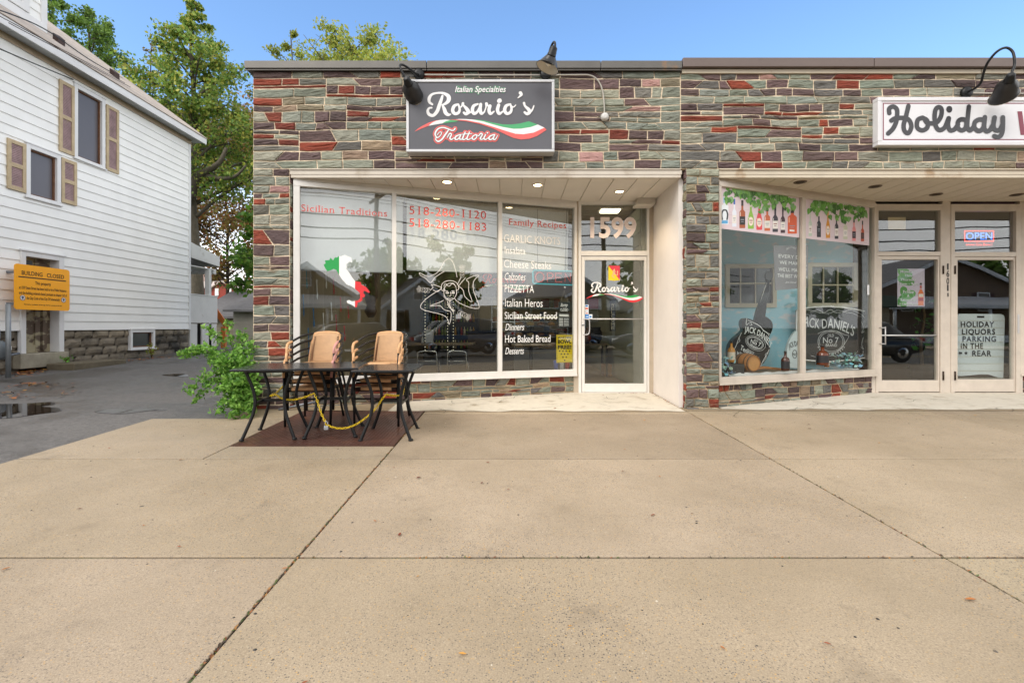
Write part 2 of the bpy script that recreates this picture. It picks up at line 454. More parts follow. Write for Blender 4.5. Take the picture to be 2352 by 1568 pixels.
# ---------------------------------------------------------------- ground
def ground_grid(name, x0, x1, y0, y1, m, kind='structure', nx=8, ny=12, dz=0.0, cat=None, label=None, col=None):
    mb = MB()
    if col: mb.color(col)
    xs = [x0+(x1-x0)*i/nx for i in range(nx+1)]; ys = [y0+(y1-y0)*i/ny for i in range(ny+1)]
    g = [[mb.V((x, y, ground_z(x, y)+dz)) for x in xs] for y in ys]
    for j in range(ny):
        for i in range(nx): mb.Fc((g[j][i], g[j][i+1], g[j+1][i+1], g[j+1][i]))
    o = mb.build(name, MT[m], loc=(0,0,0)); return tag(o, label, cat, None, kind)
KERB_Y = -1.6
def ground_z(x, y):
    if y < KERB_Y: return gz(min(x, 0) * 0, KERB_Y) - .12
    yy = min(y, 17.0)
    if x > -3.38: yy = min(yy, 7.9)
    return gz(x if y < 40 else max(x, -14), yy)
# base land out to the horizon, with a hollow step at the road
mb = MB()
ys = [-400, -60, -30, -11.0, KERB_Y-.001, KERB_Y, 3, 10, 17, 40, 120, 600]; xs = [-500, -60, -20, -10.0, -4.33, -3.40, -3.36, 0, 30, 90, 500]
g = [[mb.V((x, y, ground_z(max(-14, x), y) - .05)) for x in xs] for y in ys]
for j in range(len(ys)-1):
    for i in range(len(xs)-1): mb.Fc((g[j][i], g[j][i+1], g[j+1][i+1], g[j+1][i]))
tag(mb.build('ground', MT['grass'], loc=(0,0,0)), 'grassy earth all around the buildings', 'ground', None, 'structure')
# driveway: one wide sheet between the house and the shop
ground_grid('driveway', -10.5, -3.3, KERB_Y, 34, 'asphalt', dz=-.016, nx=10, ny=24, label='wet dark asphalt driveway between house and shop', cat='driveway')
ground_grid('road', -90, 160, -13.0, KERB_Y-.15, 'road_asphalt', dz=.004, label='asphalt street in front of the shops', cat='road')
mb = MB()
mb.box(-60, KERB_Y-.15, gz(0,KERB_Y)-.14, -10.6, KERB_Y, gz(0,KERB_Y)-.005); mb.box(-4.33, KERB_Y-.15, gz(0,KERB_Y)-.14, 160, KERB_Y, gz(0,KERB_Y)-.005)
tag(mb.build('kerb', mat('kerb_stone', '#8d8980', .8, var=.2), bevel=.02), 'grey stone kerb along the street edge', 'kerb', None, 'structure')
# sidewalk slabs
mb = MB(); XJ = [-4.33, -1.12, 2.265, 5.35, 8.75, 12.1, 16.0, 22, 32, 48, 70]; YJ = [-1.6, -.8, .93, 2.575, 4.30, 6.19]
rs = random.Random(3)
def slab(x0, x1, y0, y1, gap=.0058, t=.09):
    mb.color(tuple([rs.uniform(.93, 1.06)]*3) if False else (lambda k: (k, k*rs.uniform(.985,1.01), k*rs.uniform(.96,1.01)))(rs.uniform(.90, 1.07)))
    a, b, c, d = x0+gap, x1-gap, y0+gap*1.9, y1-gap*1.9; e = .003
    def z(x, y, k): return (x, y, SLOPE*(y-D)+k)
    o = [mb.V(z(*p, -t)) for p in ((a,c),(b,c),(b,d),(a,d))]
    m_ = [mb.V(z(*p, -e)) for p in ((a,c),(b,c),(b,d),(a,d))]
    n_ = [mb.V(z(*p, 0)) for p in ((a+e,c+e),(b-e,c+e),(b-e,d-e),(a+e,d-e))]
    for k in range(4):
        l = (k+1) % 4; mb.Fc((o[k], o[l], m_[l], m_[k])); mb.Fc((m_[k], m_[l], n_[l], n_[k]))
    mb.Fc(n_)
for j in range(len(YJ)-1):
    for i in range(len(XJ)-1):
        if i == 0 and j == 4:                       # slab cut round the hatch plate
            slab(XJ[0], -2.70, YJ[4], 5.93); slab(-2.70, XJ[1], YJ[4], 4.715)
        else: slab(XJ[i], XJ[i+1], YJ[j], YJ[j+1])
slab(-3.42, -2.70, 5.93, 6.47); slab(-1.12, 2.265, 6.19, 6.34)
for x0, x1 in ((2.265, 5.35), (5.35, 8.75), (8.75, 12.1)): slab(x0, x1, 6.19, 6.40)
tag(mb.build('sidewalk', MT['conc'], loc=(0,0,0)), 'tan exposed aggregate concrete sidewalk in large jointed slabs', 'sidewalk', None, 'structure')
mb = MB(); mb.poly([(x, y, SLOPE*(y-D)-.0105) for x, y in ((-4.30, KERB_Y), (70, KERB_Y), (70, 6.9), (-3.40, 6.9), (-3.40, 5.92), (-4.30, 5.92))])
tag(mb.build('sidewalk_bed', MT['joint'], loc=(0,0,0)), 'dark mossy dirt in the sidewalk joints', 'ground', None, 'structure')
mb = MB(); mb.color((1.04, 1, .96))
# far pavement across the street
mb.box(-90, -16, gz(0,KERB_Y)-.14, 160, -13, gz(0,KERB_Y)+.02)
tag(mb.build('far_sidewalk', MT['conc']), 'concrete sidewalk across the street', 'sidewalk', None, 'structure')
# painted entry floors with ragged front edge
def entry_floor(name, x0, x1, y0, y1, label):
    mb = MB(); n = 40; front = []
    for i in range(n+1):
        x = x0+(x1-x0)*i/n; front.append((x, y0+.035*math.sin(x*5.1)+.02*math.sin(x*13+1)+rs.uniform(-.008,.008)))
    for i in range(n):
        (xa, ya), (xb, yb) = front[i], front[i+1]
        mb.poly([(xa, ya, SLOPE*(ya-D)+.004), (xb, yb, SLOPE*(yb-D)+.004), (xb, y1, SLOPE*(y1-D)+.004), (xa, y1, SLOPE*(y1-D)+.004)])
    return tag(mb.build(name, mat('worn_white_floor', '#c9c2b4', .7, var=.1, vs=9, var2=('#978a76', 4.5, .55, .72), bump=.15, bs=60), loc=(0,0,0)), label, 'pavement', None, 'structure')
entry_floor('entry_pavement', -1.6, 2.235, 6.37, 8.0, 'worn white painted concrete floor under the recessed trattoria entry')
entry_floor('entry_pavement', 2.78, 12.1, 6.47, 8.0, 'worn white painted concrete floor before the two liquor store doors')
mb = MB(); mb.color((.86,.84,.78))
mb.poly([(x, y, SLOPE*(y-D)+.0005) for x, y in ((-1.12,6.345),(2.265,6.345),(2.265,8.1),(-1.12,8.1))]); mb.poly([(x, y, SLOPE*(y-D)+.0005) for x, y in ((2.27,6.405),(12.1,6.405),(12.1,8.1),(2.27,8.1))])
mb.poly([(x, y, SLOPE*(y-D)+.0005) for x, y in ((-3.42,6.475),(-1.125,6.36),(-1.125,6.9),(-3.42,6.9))])
tag(mb.build('threshold_paving', MT['conc'], loc=(0,0,0)), 'brown flagged concrete strip at the foot of the shop front', 'pavement', None, 'structure')
# crack lines in the flagged strips
mb = MB()
for k in range(46):
    x = rs.uniform(-1.0, 8.6); y = rs.uniform(6.26, 7.6)
    if 2.2 < x < 2.8 and y > 6.5: continue
    a = rs.uniform(0, 6.28); pts = [(x, y)]
    for q in range(rs.randint(3, 6)):
        a += rs.uniform(-.6, .6); x += math.cos(a)*.09; y += math.sin(a)*.09; pts.append((x, y))
    if max(p[1] for p in pts) > 7.7 or any(2.1 < p[0] < 2.85 and p[1] > 6.4 for p in pts): continue
    for (xa, ya), (xb, yb) in zip(pts, pts[1:]):
        dx, dy = xb-xa, yb-ya; l = math.hypot(dx, dy); nx, ny = -dy/l*.0025, dx/l*.0025
        mb.poly([(xx, yy, SLOPE*(yy-D)+.008) for xx, yy in ((xa-nx,ya-ny),(xb-nx,yb-ny),(xb+nx,yb+ny),(xa+nx,ya+ny))])
tag(mb.build('pavement_cracks', MT['joint'], loc=(0,0,0)), 'fine dark cracks in the flagged strip by the doors', 'cracks', None, 'structure')
# grit, gum and pebbles trodden over the slabs
mb = MB(); rp = random.Random(41)
for k in range(300):
    y = rp.uniform(1.5, 6.1); x = rp.uniform(-4.2, 1.05*y)
    if -2.75 < x < -1.1 and y > 4.7: continue
    r_ = rp.choice((.003, .004, .005, .006, .008)) if k > 3 else .014; h_ = .0012 if r_ > .01 else r_*.7; z_ = SLOPE*(y-D); n_ = rp.randint(5, 8)
    mb.color(rp.choice(('#3a352f', '#4a443c', '#5a5248', '#2f2c28', '#6b6254', '#c2b7a4'))) if r_ < .01 else mb.color(rp.choice(('#6b6152', '#5c5346', '#776c5b')))
    ring = [mb.V((x+r_*math.cos(2*math.pi*q/n_)*rp.uniform(.7, 1.2), y+r_*math.sin(2*math.pi*q/n_)*rp.uniform(.7, 1.2), z_+.0005)) for q in range(n_)]; tp = mb.V((x, y, z_+h_))
    for q in range(n_): mb.Fc((ring[q], ring[(q+1) % n_], tp))
tag(mb.build('grit', MT['print'], loc=(0,0,0)), 'dark grit and flattened gum spots scattered over the sidewalk slabs', 'grit', None, 'stuff')
# puddles
def puddle(pts, label):
    mb = MB(); q = crom([G(*p).to_tuple() for p in pts], 5, True)
    mb.poly([(x, y, z-.011) for x, y, z in q])
    tag(mb.build('puddle', mat('water', '#241e18', .02, spec=.9), loc=(0,0,0)), label, 'puddle', None, 'structure')
puddle([(-60,958),(20,957),(90,948),(140,941),(132,934),(95,931),(125,926),(118,921),(60,924),(-60,930)], 'muddy puddle reflecting the grey post on the driveway')
puddle([(218,944),(250,947),(290,947),(340,941),(385,940),(340,936),(300,938),(262,937),(230,940)], 'small narrow puddle in the middle of the driveway')
puddle([(372,860),(400,862),(430,863),(428,858),(400,857)], 'thin far puddle near the basement window')
# hatch plate with raised treads
mb = MB(); x0, x1, y0, y1 = -2.695, -1.128, 4.72, 6.35
z = lambda x, y, k: (x, y, SLOPE*(y-D)+k)
i = [mb.V(z(*p, k)) for k in (-.06, .006) for p in ((x0,y0),(x1,y0),(x1,y1),(x0,y1))]
for q in ((4,5,6,7),(0,1,5,4),(1,2,6,5),(2,3,7,6),(3,0,4,7)): mb.Fc([i[k] for k in q])
n = 0; st = .036
for jj in range(int((y1-y0)/st)-1):
    for ii in range(int((x1-x0)/st)-1):
        x = x0+.03+ii*st; y = y0+.03+jj*st; s = 1 if (ii+jj) % 2 else -1
        dx, dy = .012, .012*s; nx, ny = -.0032*s, .0032
        a = [(x-dx, y-dy), (x+nx, y+ny), (x+dx, y+dy), (x-nx, y-ny)]
        b0 = [mb.V(z(px, py, .0064)) for px, py in a]; t = mb.V(z(x, y, .0095))
        for k in range(4): mb.Fc((b0[k], b0[(k+1)%4], t))
tag(mb.build('cellar_hatch_plate', mat('rust_plate', '#5a3d35', .36, .2, var=.3, vs=3, bump=.1, var2=('#6f4a3a', 4, .5, .7)), loc=(-1.9,5.5,SLOPE*(5.5-D))),
    'rusty brown diamond tread steel plate set in the sidewalk under the tables', 'hatch plate')
# ---------------------------------------------------------------- stone masonry
PALETTE = [('#8f9384', 20), ('#868c80', 14), ('#9c9c8b', 12), ('#7c7a70', 8), ('#6f6c67', 7), ('#6d5755', 20), ('#5e4b4a', 11), ('#934029', 9), ('#823826', 6), ('#94886f', 3), ('#bb9088', 1.2), ('#a58d76', 1.5)]
def pick(r):
    t = r.uniform(0, sum(w for _, w in PALETTE))
    for c, w in PALETTE:
        t -= w
        if t <= 0: break
    k = r.uniform(.60, .95); c = lin(c)
    return tuple(min(1, v*k*r.uniform(.97, 1.03)) for v in c)
def vnoise(x, y, s):
    def h(i, j): return (math.sin(i*127.1+j*311.7+s*74.7)*43758.5453) % 1.0
    i, j = math.floor(x), math.floor(y); fx, fy = x-i, y-j
    fx, fy = fx*fx*(3-2*fx), fy*fy*(3-2*fy)
    return (h(i,j)*(1-fx)+h(i+1,j)*fx)*(1-fy)+(h(i,j+1)*(1-fx)+h(i+1,j+1)*fx)*fy-.5
def stones(mb, fr, a0, b0, a1, b1, seed, holes=(), big=1.0, turn=0.0, proud=.015, slope=0.0):
    """random coursed ashlar on plane fr, every stone its own slightly dressed block in the wall's mesh"""
    r = random.Random(seed); cells = []
    def course(xa, xb, ya, yb, sh=0):
        h = yb-ya
        if h > .145 and r.random() < .8 or h > .2:
            n = 2 if h < .3 else r.choice((2, 3)); cuts = sorted(r.uniform(.25, .75) for _ in range(n-1)); ys = [ya]+[ya+h*c for c in cuts]+[yb]
            for k in range(n): course(xa, xb, ys[k], ys[k+1])
            return
        w = xb-xa; L = r.uniform(.2, .44)*big
        if h < .045 and w > .4: L = w
        n = max(1, round(w/L)); xs = [xa]
        for k in range(1, n): xs.append(xa+w*(k+r.uniform(-.25, .25))/n)
        xs.append(xb); sl = [0]+[r.choice((0, 0, 0, 0, 0, 0, 1, -1))*r.uniform(.03, .06)+r.uniform(-.006, .006) for _ in range(n-1)]+[0]
        for k in range(n): cells.append((xs[k], xs[k+1], ya, yb, sl[k], sl[k+1]))
    y = b0
    while y < b1-.02:
        h = min(r.choice((.11, .14, .17, .22, .28))*r.uniform(.85, 1.1), b1-y)
        if b1-y-h < .06: h = b1-y
        x = a0
        while x < a1-.02:
            w = min(r.uniform(.5, 1.3), a1-x)
            if a1-x-w < .22: w = a1-x
            course(x, x+w, y, y+h); x += w
        y += h
    g = .0085
    for (xa, xb, ya, yb, sa, sb) in cells:
        cx, cy = (xa+xb)/2, (ya+yb)/2
        if any(h[0] < cx < h[2] and h[1] < cy < h[3] for h in holes): continue
        gy = min(g, (yb-ya)*.2)
        sa = max(-.3*(xb-xa), min(.3*(xb-xa), sa)); sb = max(-.3*(xb-xa), min(.3*(xb-xa), sb))
        L0, L1, R0, R1 = xa+g-sa, xa+g+sa, xb-g-sb, xb-g+sb
        n = 4
        ring = [(L0+(R0-L0)*k/n, ya+gy) for k in range(n+1)]+[(R1+(L1-R1)*k/n, yb-gy) for k in range(n+1)]
        def warp(p):
            x, y = p; e = 1 if a0+.02 < x < a1-.02 else 0
            return (x+e*.018*vnoise(x*3, y*6, seed+1), y+(.03*vnoise(x*2.2, y*4, seed)+.010*vnoise(x*9, y*14, seed+2) if b0+.015 < y < b1-.02 else 0))
        ring = [warp(p) for p in ring]
        pr = proud*r.uniform(.4, 1.25); tx, ty = r.uniform(-.008, .008), r.uniform(-.006, .006)
        mb.color(pick(r)); hx, hy = (xb-xa)/2, (yb-ya)/2
        e = min(.009, (yb-ya)*.16)
        o = [mb.V(fr.pt(x, y, -.004)) for x, y in ring]
        inn = []
        for (x, y) in ring:
            dx, dy = cx-x, cy-y; ix = x+(e if dx > 0 else -e)*min(1, abs(dx)/max(hx,.01)*1.6); iy = y+(e if dy > 0 else -e)
            inn.append((ix, iy))
        def pw(x, y): return max(.004, pr+tx*(x-cx)/hx+ty*(y-cy)/hy+.012*vnoise(x*8, y*16, seed+4))
        m_ = [mb.V(fr.pt(x, y, pw(x, y)*.65)) for x, y in ring]; q = [mb.V(fr.pt(x, y, pw(x, y))) for x, y in inn]
        N_ = len(ring)
        for k in range(N_):
            l = (k+1) % N_
            mb.Fc((o[k], o[l], m_[l], m_[k])); mb.Fc((m_[k], m_[l], q[l], q[k]))
        # dressed face: a small grid between the lower and the upper edge, broken up in ledges
        rows = [[q[k] for k in range(n+1)]]
        for j in (1, 2, 3):
            row = []
            for k in range(n+1):
                (x0, y0), (x1, y1) = inn[k], inn[2*n+1-k]; t = j/4+r.uniform(-.08, .08)
                x_, y_ = x0+(x1-x0)*t, y0+(y1-y0)*t
                dz = 0 if k in (0, n) else r.uniform(-.004, .008)+.016*vnoise(x_*11, y_*34, seed+9)
                row.append(mb.V(fr.pt(x_, y_, max(.003, pw(x_, y_)+dz))))
            rows.append(row)
        rows.append([q[2*n+1-k] for k in range(n+1)])
        for A, B in zip(rows, rows[1:]):
            for k in range(n): mb.Fc((A[k], A[k+1], B[k+1], B[k]))
def mortar(mb, fr, a0, b0, a1, b1): mb.color('#dcc9ae'); mb.fbox(fr, a0, b0, a1, b1, -.12, 0)
def stone_material():
    m = mat('field_stone', '#808080', .78, var=.42, vs=6.0, bump=1.0, bs=10.0, attr=True, stretch=(1.6, 1.6, 7.0), detail=8, var2=('#7a6a55', 1.3, .64, .74))
    return m
M_stone = stone_material()

FWALL = Fr((0, D, 0), (1, 0, 0))
WA, WB = Vector((-2.885, 6.585, 0)), Vector((1.018, 7.82, 0))
FWIN = Fr(WA, WB-WA); LWIN = (WB-WA).length
FDOOR = Fr((0, DD, 0), (1, 0, 0))
VA, VB = Vector((2.785, 6.60, 0)), Vector((5.745, 7.80, 0))
FWIN2 = Fr(VA, VB-VA); LWIN2 = (VB-VA).length
XS = 2.240                                         # where the two units meet
ZS, ZF = 3.075, 3.18                               # soffit, underside of the stone band
M_coping, M_coping2 = mat('coping_grey', '#625f5b', .45, .4, var=.14, vs=3, var2=('#8a6a4c', 1.7, .66, .74)), mat('coping_brown', '#6b5e59', .5, .25, var=.06, vs=3)
M_soffit, M_soffit2 = mat('soffit_paint', '#d9d3ca', .6, var=.06, vs=2), mat('soffit_beige', '#d2c8b8', .6, var=.06, vs=2)
mat('stucco', '#ddd6d0', .7, var=.05, vs=3, bump=.08, bs=60)
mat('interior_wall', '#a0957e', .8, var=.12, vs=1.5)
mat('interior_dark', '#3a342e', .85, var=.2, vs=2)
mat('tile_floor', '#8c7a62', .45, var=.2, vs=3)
mat('roof_membrane', '#6b6a68', .9, var=.2, vs=1)

def soffit(name, x0, x1, y0, y1, step, m, parent, z=ZS):
    mb = MB(); x = x0
    while x < x1-.02:
        e = min(x+step-.012, x1); mb.box(x, y0, z, e, y1, z+.03); x += step
    mb.box(x0, y0, z+.016, x1, y1, z+.06)
    return mb.build(name, m, parent)
# ---------------------------------------------------------------- left unit: the trattoria
shop = thing('storefront_building', 'fieldstone storefront with slanted display window and recessed glass door, under the dark trattoria sign', 'building', (-.6, D+4, 0))
mb = MB()
mortar(mb, FWALL, -3.428, ZF, XS, 4.47); stones(mb, FWALL, -3.428, ZF, XS, 4.475, 11)
mortar(mb, FWALL, -3.428, -.08, -2.945, ZF); stones(mb, FWALL, -3.428, -.03, -2.945, ZF, 23, big=.75)
FR = Fr((-2.945, D, 0), (0, 1, 0)); stones(mb, FR, .003, -.03, .09, ZF, 31, big=.6)
FLs = Fr((-3.428, D, 0), (0, 1, 0)); FLs.n = Vector((-1, 0, 0))
mb.build('stone_wall', M_stone, shop)
mb = MB(); mb.color('#c2ab8c'); mb.fbox(FWIN, -.02, -.1, LWIN, .325, -.14, -.03)
FKNEE = Fr(FWIN.pt(0, 0, -.03), FWIN.u); stones(mb, FKNEE, -.01, -.02, LWIN+.01, .322, 45, big=.7, proud=.016)
mb.build('knee_wall', M_stone, shop)
mb = MB(); mb.box(-3.428, D+.12, -.2, -3.25, 17.5, 4.3); mb.box(-3.25, 17.3, -.2, XS, 17.5, 4.3); mb.build('block_wall', mat('painted_block', '#9b948a', .85, var=.15), shop)
mb = MB(); mb.box(-3.41, D+.02, 4.28, XS, 17.4, 4.36); mb.build('roof', MT['roof_membrane'], shop)
mb = MB()
for a, b in ((-3.51, -1.12), (-1.112, 1.17), (1.178, XS)):
    mb.box(a, D-.075, 4.478, b, D+.25, 4.578); mb.box(a, D-.06, 4.455, b, D-.045, 4.478)
mb.build('coping', M_coping, shop, bevel=.006)
mb = MB(); mb.box(-2.94, D-.005, ZS+.03, XS+.02, D+.10, ZF-.018); mb.box(-2.94, D-.02, ZF-.016, XS, D+.05, ZF-.002); mb.box(-2.93, D+.0, ZS-.012, 2.25, D+.05, ZS+.028)
mb.build('fascia_trim', MT['white_trim'], shop, bevel=.003)
soffit('soffit', -2.95, 2.262, D+.052, DD+.05, .31, M_soffit, shop)
mb = MB(); mb.box(2.252, D+.10, -.02, 2.31, DD+.1, ZS); mb.box(2.246, D+.085, -.02, 2.308, D+.10, ZS); mb.build('recess_wall', MT['stucco'], shop)
a0, _ = FDOOR.at(1452, 460); a1, _ = FDOOR.at(1513, 460)
mb = MB(); mb.box(a0+.04, DD-.22, ZS-.085, 2.235, DD-.02, ZS); mb.box(a0, DD-.26, ZS-.115, 2.20, DD-.02, ZS-.085); mb.build('vent_box', M_soffit, shop, bevel=.004)
em_warm = emitter('warm_lamp', '#ffe2a8', 9.0)
def downlight(px, py, parent, lit, z=ZS):
    d = (z-HC)*F/(HY-py); c = P(px, py, d); mb = MB()
    mb.lathe((c.x, c.y, z+.001), (0,0,-1), [(.078,0),(.085,.006),(.075,.012),(.06,.004)], 20, caps=False)
    o = mb.build('downlight', MT['white_trim'] if lit else mat('aged_brass', '#6b5a48', .5, .6), parent)
    mb = MB(); mb.lathe((c.x, c.y, z-.003), (0,0,-1), [(.058,0),(.05,.003),(.02,.005),(.001,.0055)], 18)
    mb.build('bulb', em_warm if lit else MT['interior_dark'], o)
    if lit:
        l = bpy.data.lights.new('downlight_glow', 'SPOT'); l.energy = 26; l.color = (1, .8, .55); l.spot_size = math.radians(130); l.spot_blend = .6; l.shadow_soft_size = .05
        lo = bpy.data.objects.new('downlight_glow', l); COL.objects.link(lo); lo.parent = o; lo.location = o.matrix_world.inverted() @ Vector((c.x, c.y, z-.02)) - WM[o.name].translation
for p in ((1027, 418), (1235, 425), (1423, 440)): downlight(*p, shop, True)
# interior shell
mb = MB(); mb.prism([(x_, y_, 0) for x_, y_ in ((-3.25,6.75),(-2.9,6.75),(1.03,7.96),(XS-.15,7.96),(XS-.15,17.3),(-3.25,17.3))], (0,0,.055)); mb.build('interior_floor', MT['tile_floor'], shop)
mb = MB(); mb.box(-3.25, 17.2, .05, XS-.15, 17.3, 3.1); mb.box(-3.25, D+.15, .05, -3.2, 17.2, 3.1); mb.build('interior_wall', MT['interior_wall'], shop)
mb = MB(); x0 = XS-.15
mb.box(x0, DD+.06, .05, x0+.14, 17.3, 3.05)
for k in range(14): mb.obox((x0-.001, DD+.1, .1+k*.21), (0, 5, 0), (-.018, 0, 0), (.012, 0, .21))
mb.build('lap_siding_wall', mat('grey_green_siding', '#7d7f70', .7, var=.08), shop)
mb = MB(); mb.box(-3.25, DD+.0, ZS+.0, XS-.16, 17.2, ZS+.03)
for k in range(22): mb.box(-3.2, DD+.4*k+.1, ZS-.012, XS-.17, DD+.4*k+.11, ZS)
mb.build('interior_ceiling', mat('ceiling_dark', '#857a66', .8, var=.1), shop)
# display window
def shop_window(name, fr, L, z0, z1, mull, m, parent, jamb=.05, gm='shop_glass'):
    mb = MB()
    mb.fbox(fr, -.03, z0, L+.01, z0+.075, -.05, .035); mb.fbox(fr, -.03, z0-.03, L+.01, z0, -.05, .05)
    mb.fbox(fr, -.03, z1-.035, L+.01, z1+.03, -.05, .035); mb.fbox(fr, -.03, z1+.03, L+.01, ZS, -.05, .02)
    mb.fbox(fr, -.03, z0+.075, jamb, z1-.035, -.05, .033); mb.fbox(fr, L-.035, z0+.075, L+.01, z1-.035, -.05, .033)
    edges = [jamb]
    for a, b in mull: mb.fbox(fr, a, z0+.075, b, z1-.035, -.05, .033); edges += [a, b]
    edges.append(L-.035)
    o = mb.build(name, m, parent, bevel=.004)
    for k in range(0, len(edges), 2):
        g = MB(); g.fbox(fr, edges[k], z0+.075, edges[k+1], z1-.035, -.018, -.012); g.build('glass_pane', MT[gm], o)
    return o
mull = []
for p0, p1 in ((900, 910), (1143.5, 1152.5)):
    mull.append((FWIN.at(p0, 700)[0], FWIN.at(p1, 700)[0]))
M_frame1, M_frame2 = mat('frame_white', '#dcd9d4', .42, .0, var=.06, vs=6), mat('frame_beige', '#c6bbae', .45, .0, var=.1, vs=5)
win = shop_window('shop_window', FWIN, LWIN, .335, 3.0, mull, M_frame1, shop)
WG = -.009                                         # just in front of the glass
# ---- writing on the window
def letters(name, parent, mats, fn):
    mb = MB(); fn(mb); return mb.build(name, mats, parent)
mat('red_vinyl', '#d8453f', .5); mat('pale_vinyl', '#ece8e2', .5); mat('green_vinyl', '#2aa150', .5); mat('pink_white', '#e2d3cf', .5); mat('flag_red', '#e0343a', .5); mat('black_print', '#15120f', .5)
def red_line(*a, **k):
    def fn(mb):
        mb.mi = 0; put_text(mb, FWIN, *a, w=WG, serif=True, offset=.018, **k)
        mb.mi = 1; put_text(mb, FWIN, *a, w=WG+.0015, serif=True, **k)
    return fn
c4 = lambda x, y: (x*.336+639.7, y*.336+376.3)
def l4(x0, x1, y, h): a, b = c4(x0, y), c4(x1, y); return (a[0], b[0], a[1], h*.336)
for body, q in (('Sicilian Traditions', (155, 742, 322, 46)), ('518-280-1120', (895, 1420, 342, 56)), ('518-280-1183', (895, 1420, 427, 56)), ('Family Recipes', (1578, 1968, 416, 42))):
    x0, x1, y, h = l4(*q)
    letters('window_lettering', win, [MT['pale_vinyl'], MT['red_vinyl']], red_line(body, x0, x1, y, h, space=1.08))
for body, x0, x1, y, h, kw in (('GARLIC KNOTS', 55, 775, 157, 95, dict(serif=True, offset=.0)), ('Insalata', 65, 330, 307, 90, dict(serif=True)), ('Cheese Steaks', 55, 660, 485, 100, {}),
        ('Calzones', 65, 332, 642, 90, dict(shear=.3, serif=True)), ('PIZZETTA', 65, 440, 800, 96, {}), ('Italian Heros', 70, 550, 985, 105, dict(offset=-.005)), ('Sicilian Street Food', 65, 730, 1140, 88, dict(serif=True)),
        ('Dinners', 72, 315, 1286, 84, dict(shear=.3)), ('Hot Baked Bread', 70, 650, 1442, 90, dict(serif=True)), ('Desserts', 72, 312, 1592, 84, dict(shear=.3))):
    letters('window_lettering', win, MT['pale_vinyl'] if 'GARLIC' in body else MT['vinyl_white'],
            lambda mb: put_text(mb, FWIN, body, x0*.18+1147.8, x1*.18+1147.8, y*.18+526.8, h*.18, w=WG, **kw))
mpI = aff(FWIN, .216, 677.4, 564.5)
def italy(mb):
    for mi, pts in ((0, [(470,105),(445,125),(425,120),(405,155),(380,125),(365,150),(318,155),(325,185),(305,200),(320,235),(345,270),(375,260),(410,245),(440,255),(470,310)]),
                    (1, [(470,310),(470,105),(490,110),(530,95),(600,125),(608,180),(580,165),(545,195),(550,225),(545,245),(575,280),(605,330),(640,375),(638,455),(600,430),(550,410),(500,355)]),
                    (2, [(640,375),(700,385),(705,410),(760,440),(798,490),(785,500),(735,475),(725,500),(745,520),(740,545),(715,550),(718,575),(690,600),(668,602),(660,650),(638,655),(638,585),(680,575),(695,550),(690,500),(638,455)]),
                    (1, [(550,585),(575,575),(605,590),(638,585),(638,650),(610,630),(555,605)])):
        mb.mi = mi; flat(mb, pts, mpI, WG)
letters('italy_map_decal', win, [MT['green_vinyl'], MT['vinyl_white'], MT['flag_red']], italy)
def wheat(cx, cy, ang, n=7, s=1.0):
    n = 3; out = []; ca, sa = math.cos(ang), math.sin(ang)
    T = lambda x, y: (cx+(x*ca-y*sa)*s, cy+(x*sa+y*ca)*s)
    for k in range(n):
        for sg in (-1, 1):
            x = -60+k*30
            out.append([T(x, 4*sg), T(x+10, 20*sg), T(x+34, 26*sg), T(x+40, 12*sg), T(x+22, 4*sg)])
    for k in range(-3, 4): out.append([T(50, k*7), T(85+6*(3-abs(k)), k*13)])
    return out
def trinacria(mb):
    S = [[(1595,450),(1585,500),(1600,545),(1648,580),(1700,550),(1720,500),(1715,450)], [(1600,470),(1565,475),(1560,420),(1580,390),(1620,372),(1660,370),(1710,385),(1738,420),(1742,460),(1715,475)],
         [(1585,430),(1600,400),(1640,430),(1680,395),(1715,440)], [(1575,470),(1610,420),(1650,395),(1700,410)], [(1605,500),(1622,490),(1638,500),(1622,506),(1605,500)], [(1667,500),(1684,490),(1700,500),(1684,506),(1667,500)],
         [(1655,490),(1660,528),(1638,534)], [(1625,556),(1650,561),(1678,554)], [(1600,482),(1625,478)], [(1668,478),(1698,482)],
         [(1640,130),(1590,165),(1530,270),(1440,322),(1390,318),(1325,285),(1335,312),(1390,345),(1440,392),(1475,355),(1510,320),(1590,270)], [(1640,130),(1680,170),(1710,260),(1725,330)],
         [(1745,430),(1790,470),(1810,540),(1885,595),(1850,480),(1850,390),(1825,360),(1900,320),(1960,315),(1905,370),(1900,470),(1960,640),(1935,665),(1850,650),(1740,600),(1700,560)],
         [(1580,580),(1540,600),(1435,640),(1540,635),(1590,680),(1655,700),(1660,770),(1640,835),(1620,770),(1560,730),(1400,690),(1340,660),(1345,620),(1400,560),(1500,490),(1550,465)],
         [(1555,440),(1500,420),(1450,410),(1470,440),(1440,470)], [(1555,450),(1520,485),(1470,470)], [(1650,580),(1650,640),(1690,710)], [(1625,590),(1640,650),(1700,690)], [(1740,430),(1770,390),(1815,340)], [(1730,410),(1760,350),(1770,330)]]
    nS = len(S); S += wheat(1385, 470, math.pi*1.04, 6, .9)+wheat(1785, 725, .5, 7, .95)+wheat(1778, 285, -1.57, 6, .85)
    for k in range(9): a = 1.0+k*.16; S.append([(1648+60*math.cos(a+.5), 500+75*math.sin(a+.5)), (1648+76*math.cos(a+.5), 500+92*math.sin(a+.5))])
    for k in range(5): S.append([(1628+k*8, 600+k*18), (1640+k*8, 622+k*16), (1665+k*8, 610+k*18)])
    for k, s in enumerate(S): stroke(mb, [(x, y, 4.6 if k < nS else 2.2) for x, y in s], mpI, WG, sub=4)
letters('emblem_line_drawing', win, MT['pale_vinyl'], trinacria)
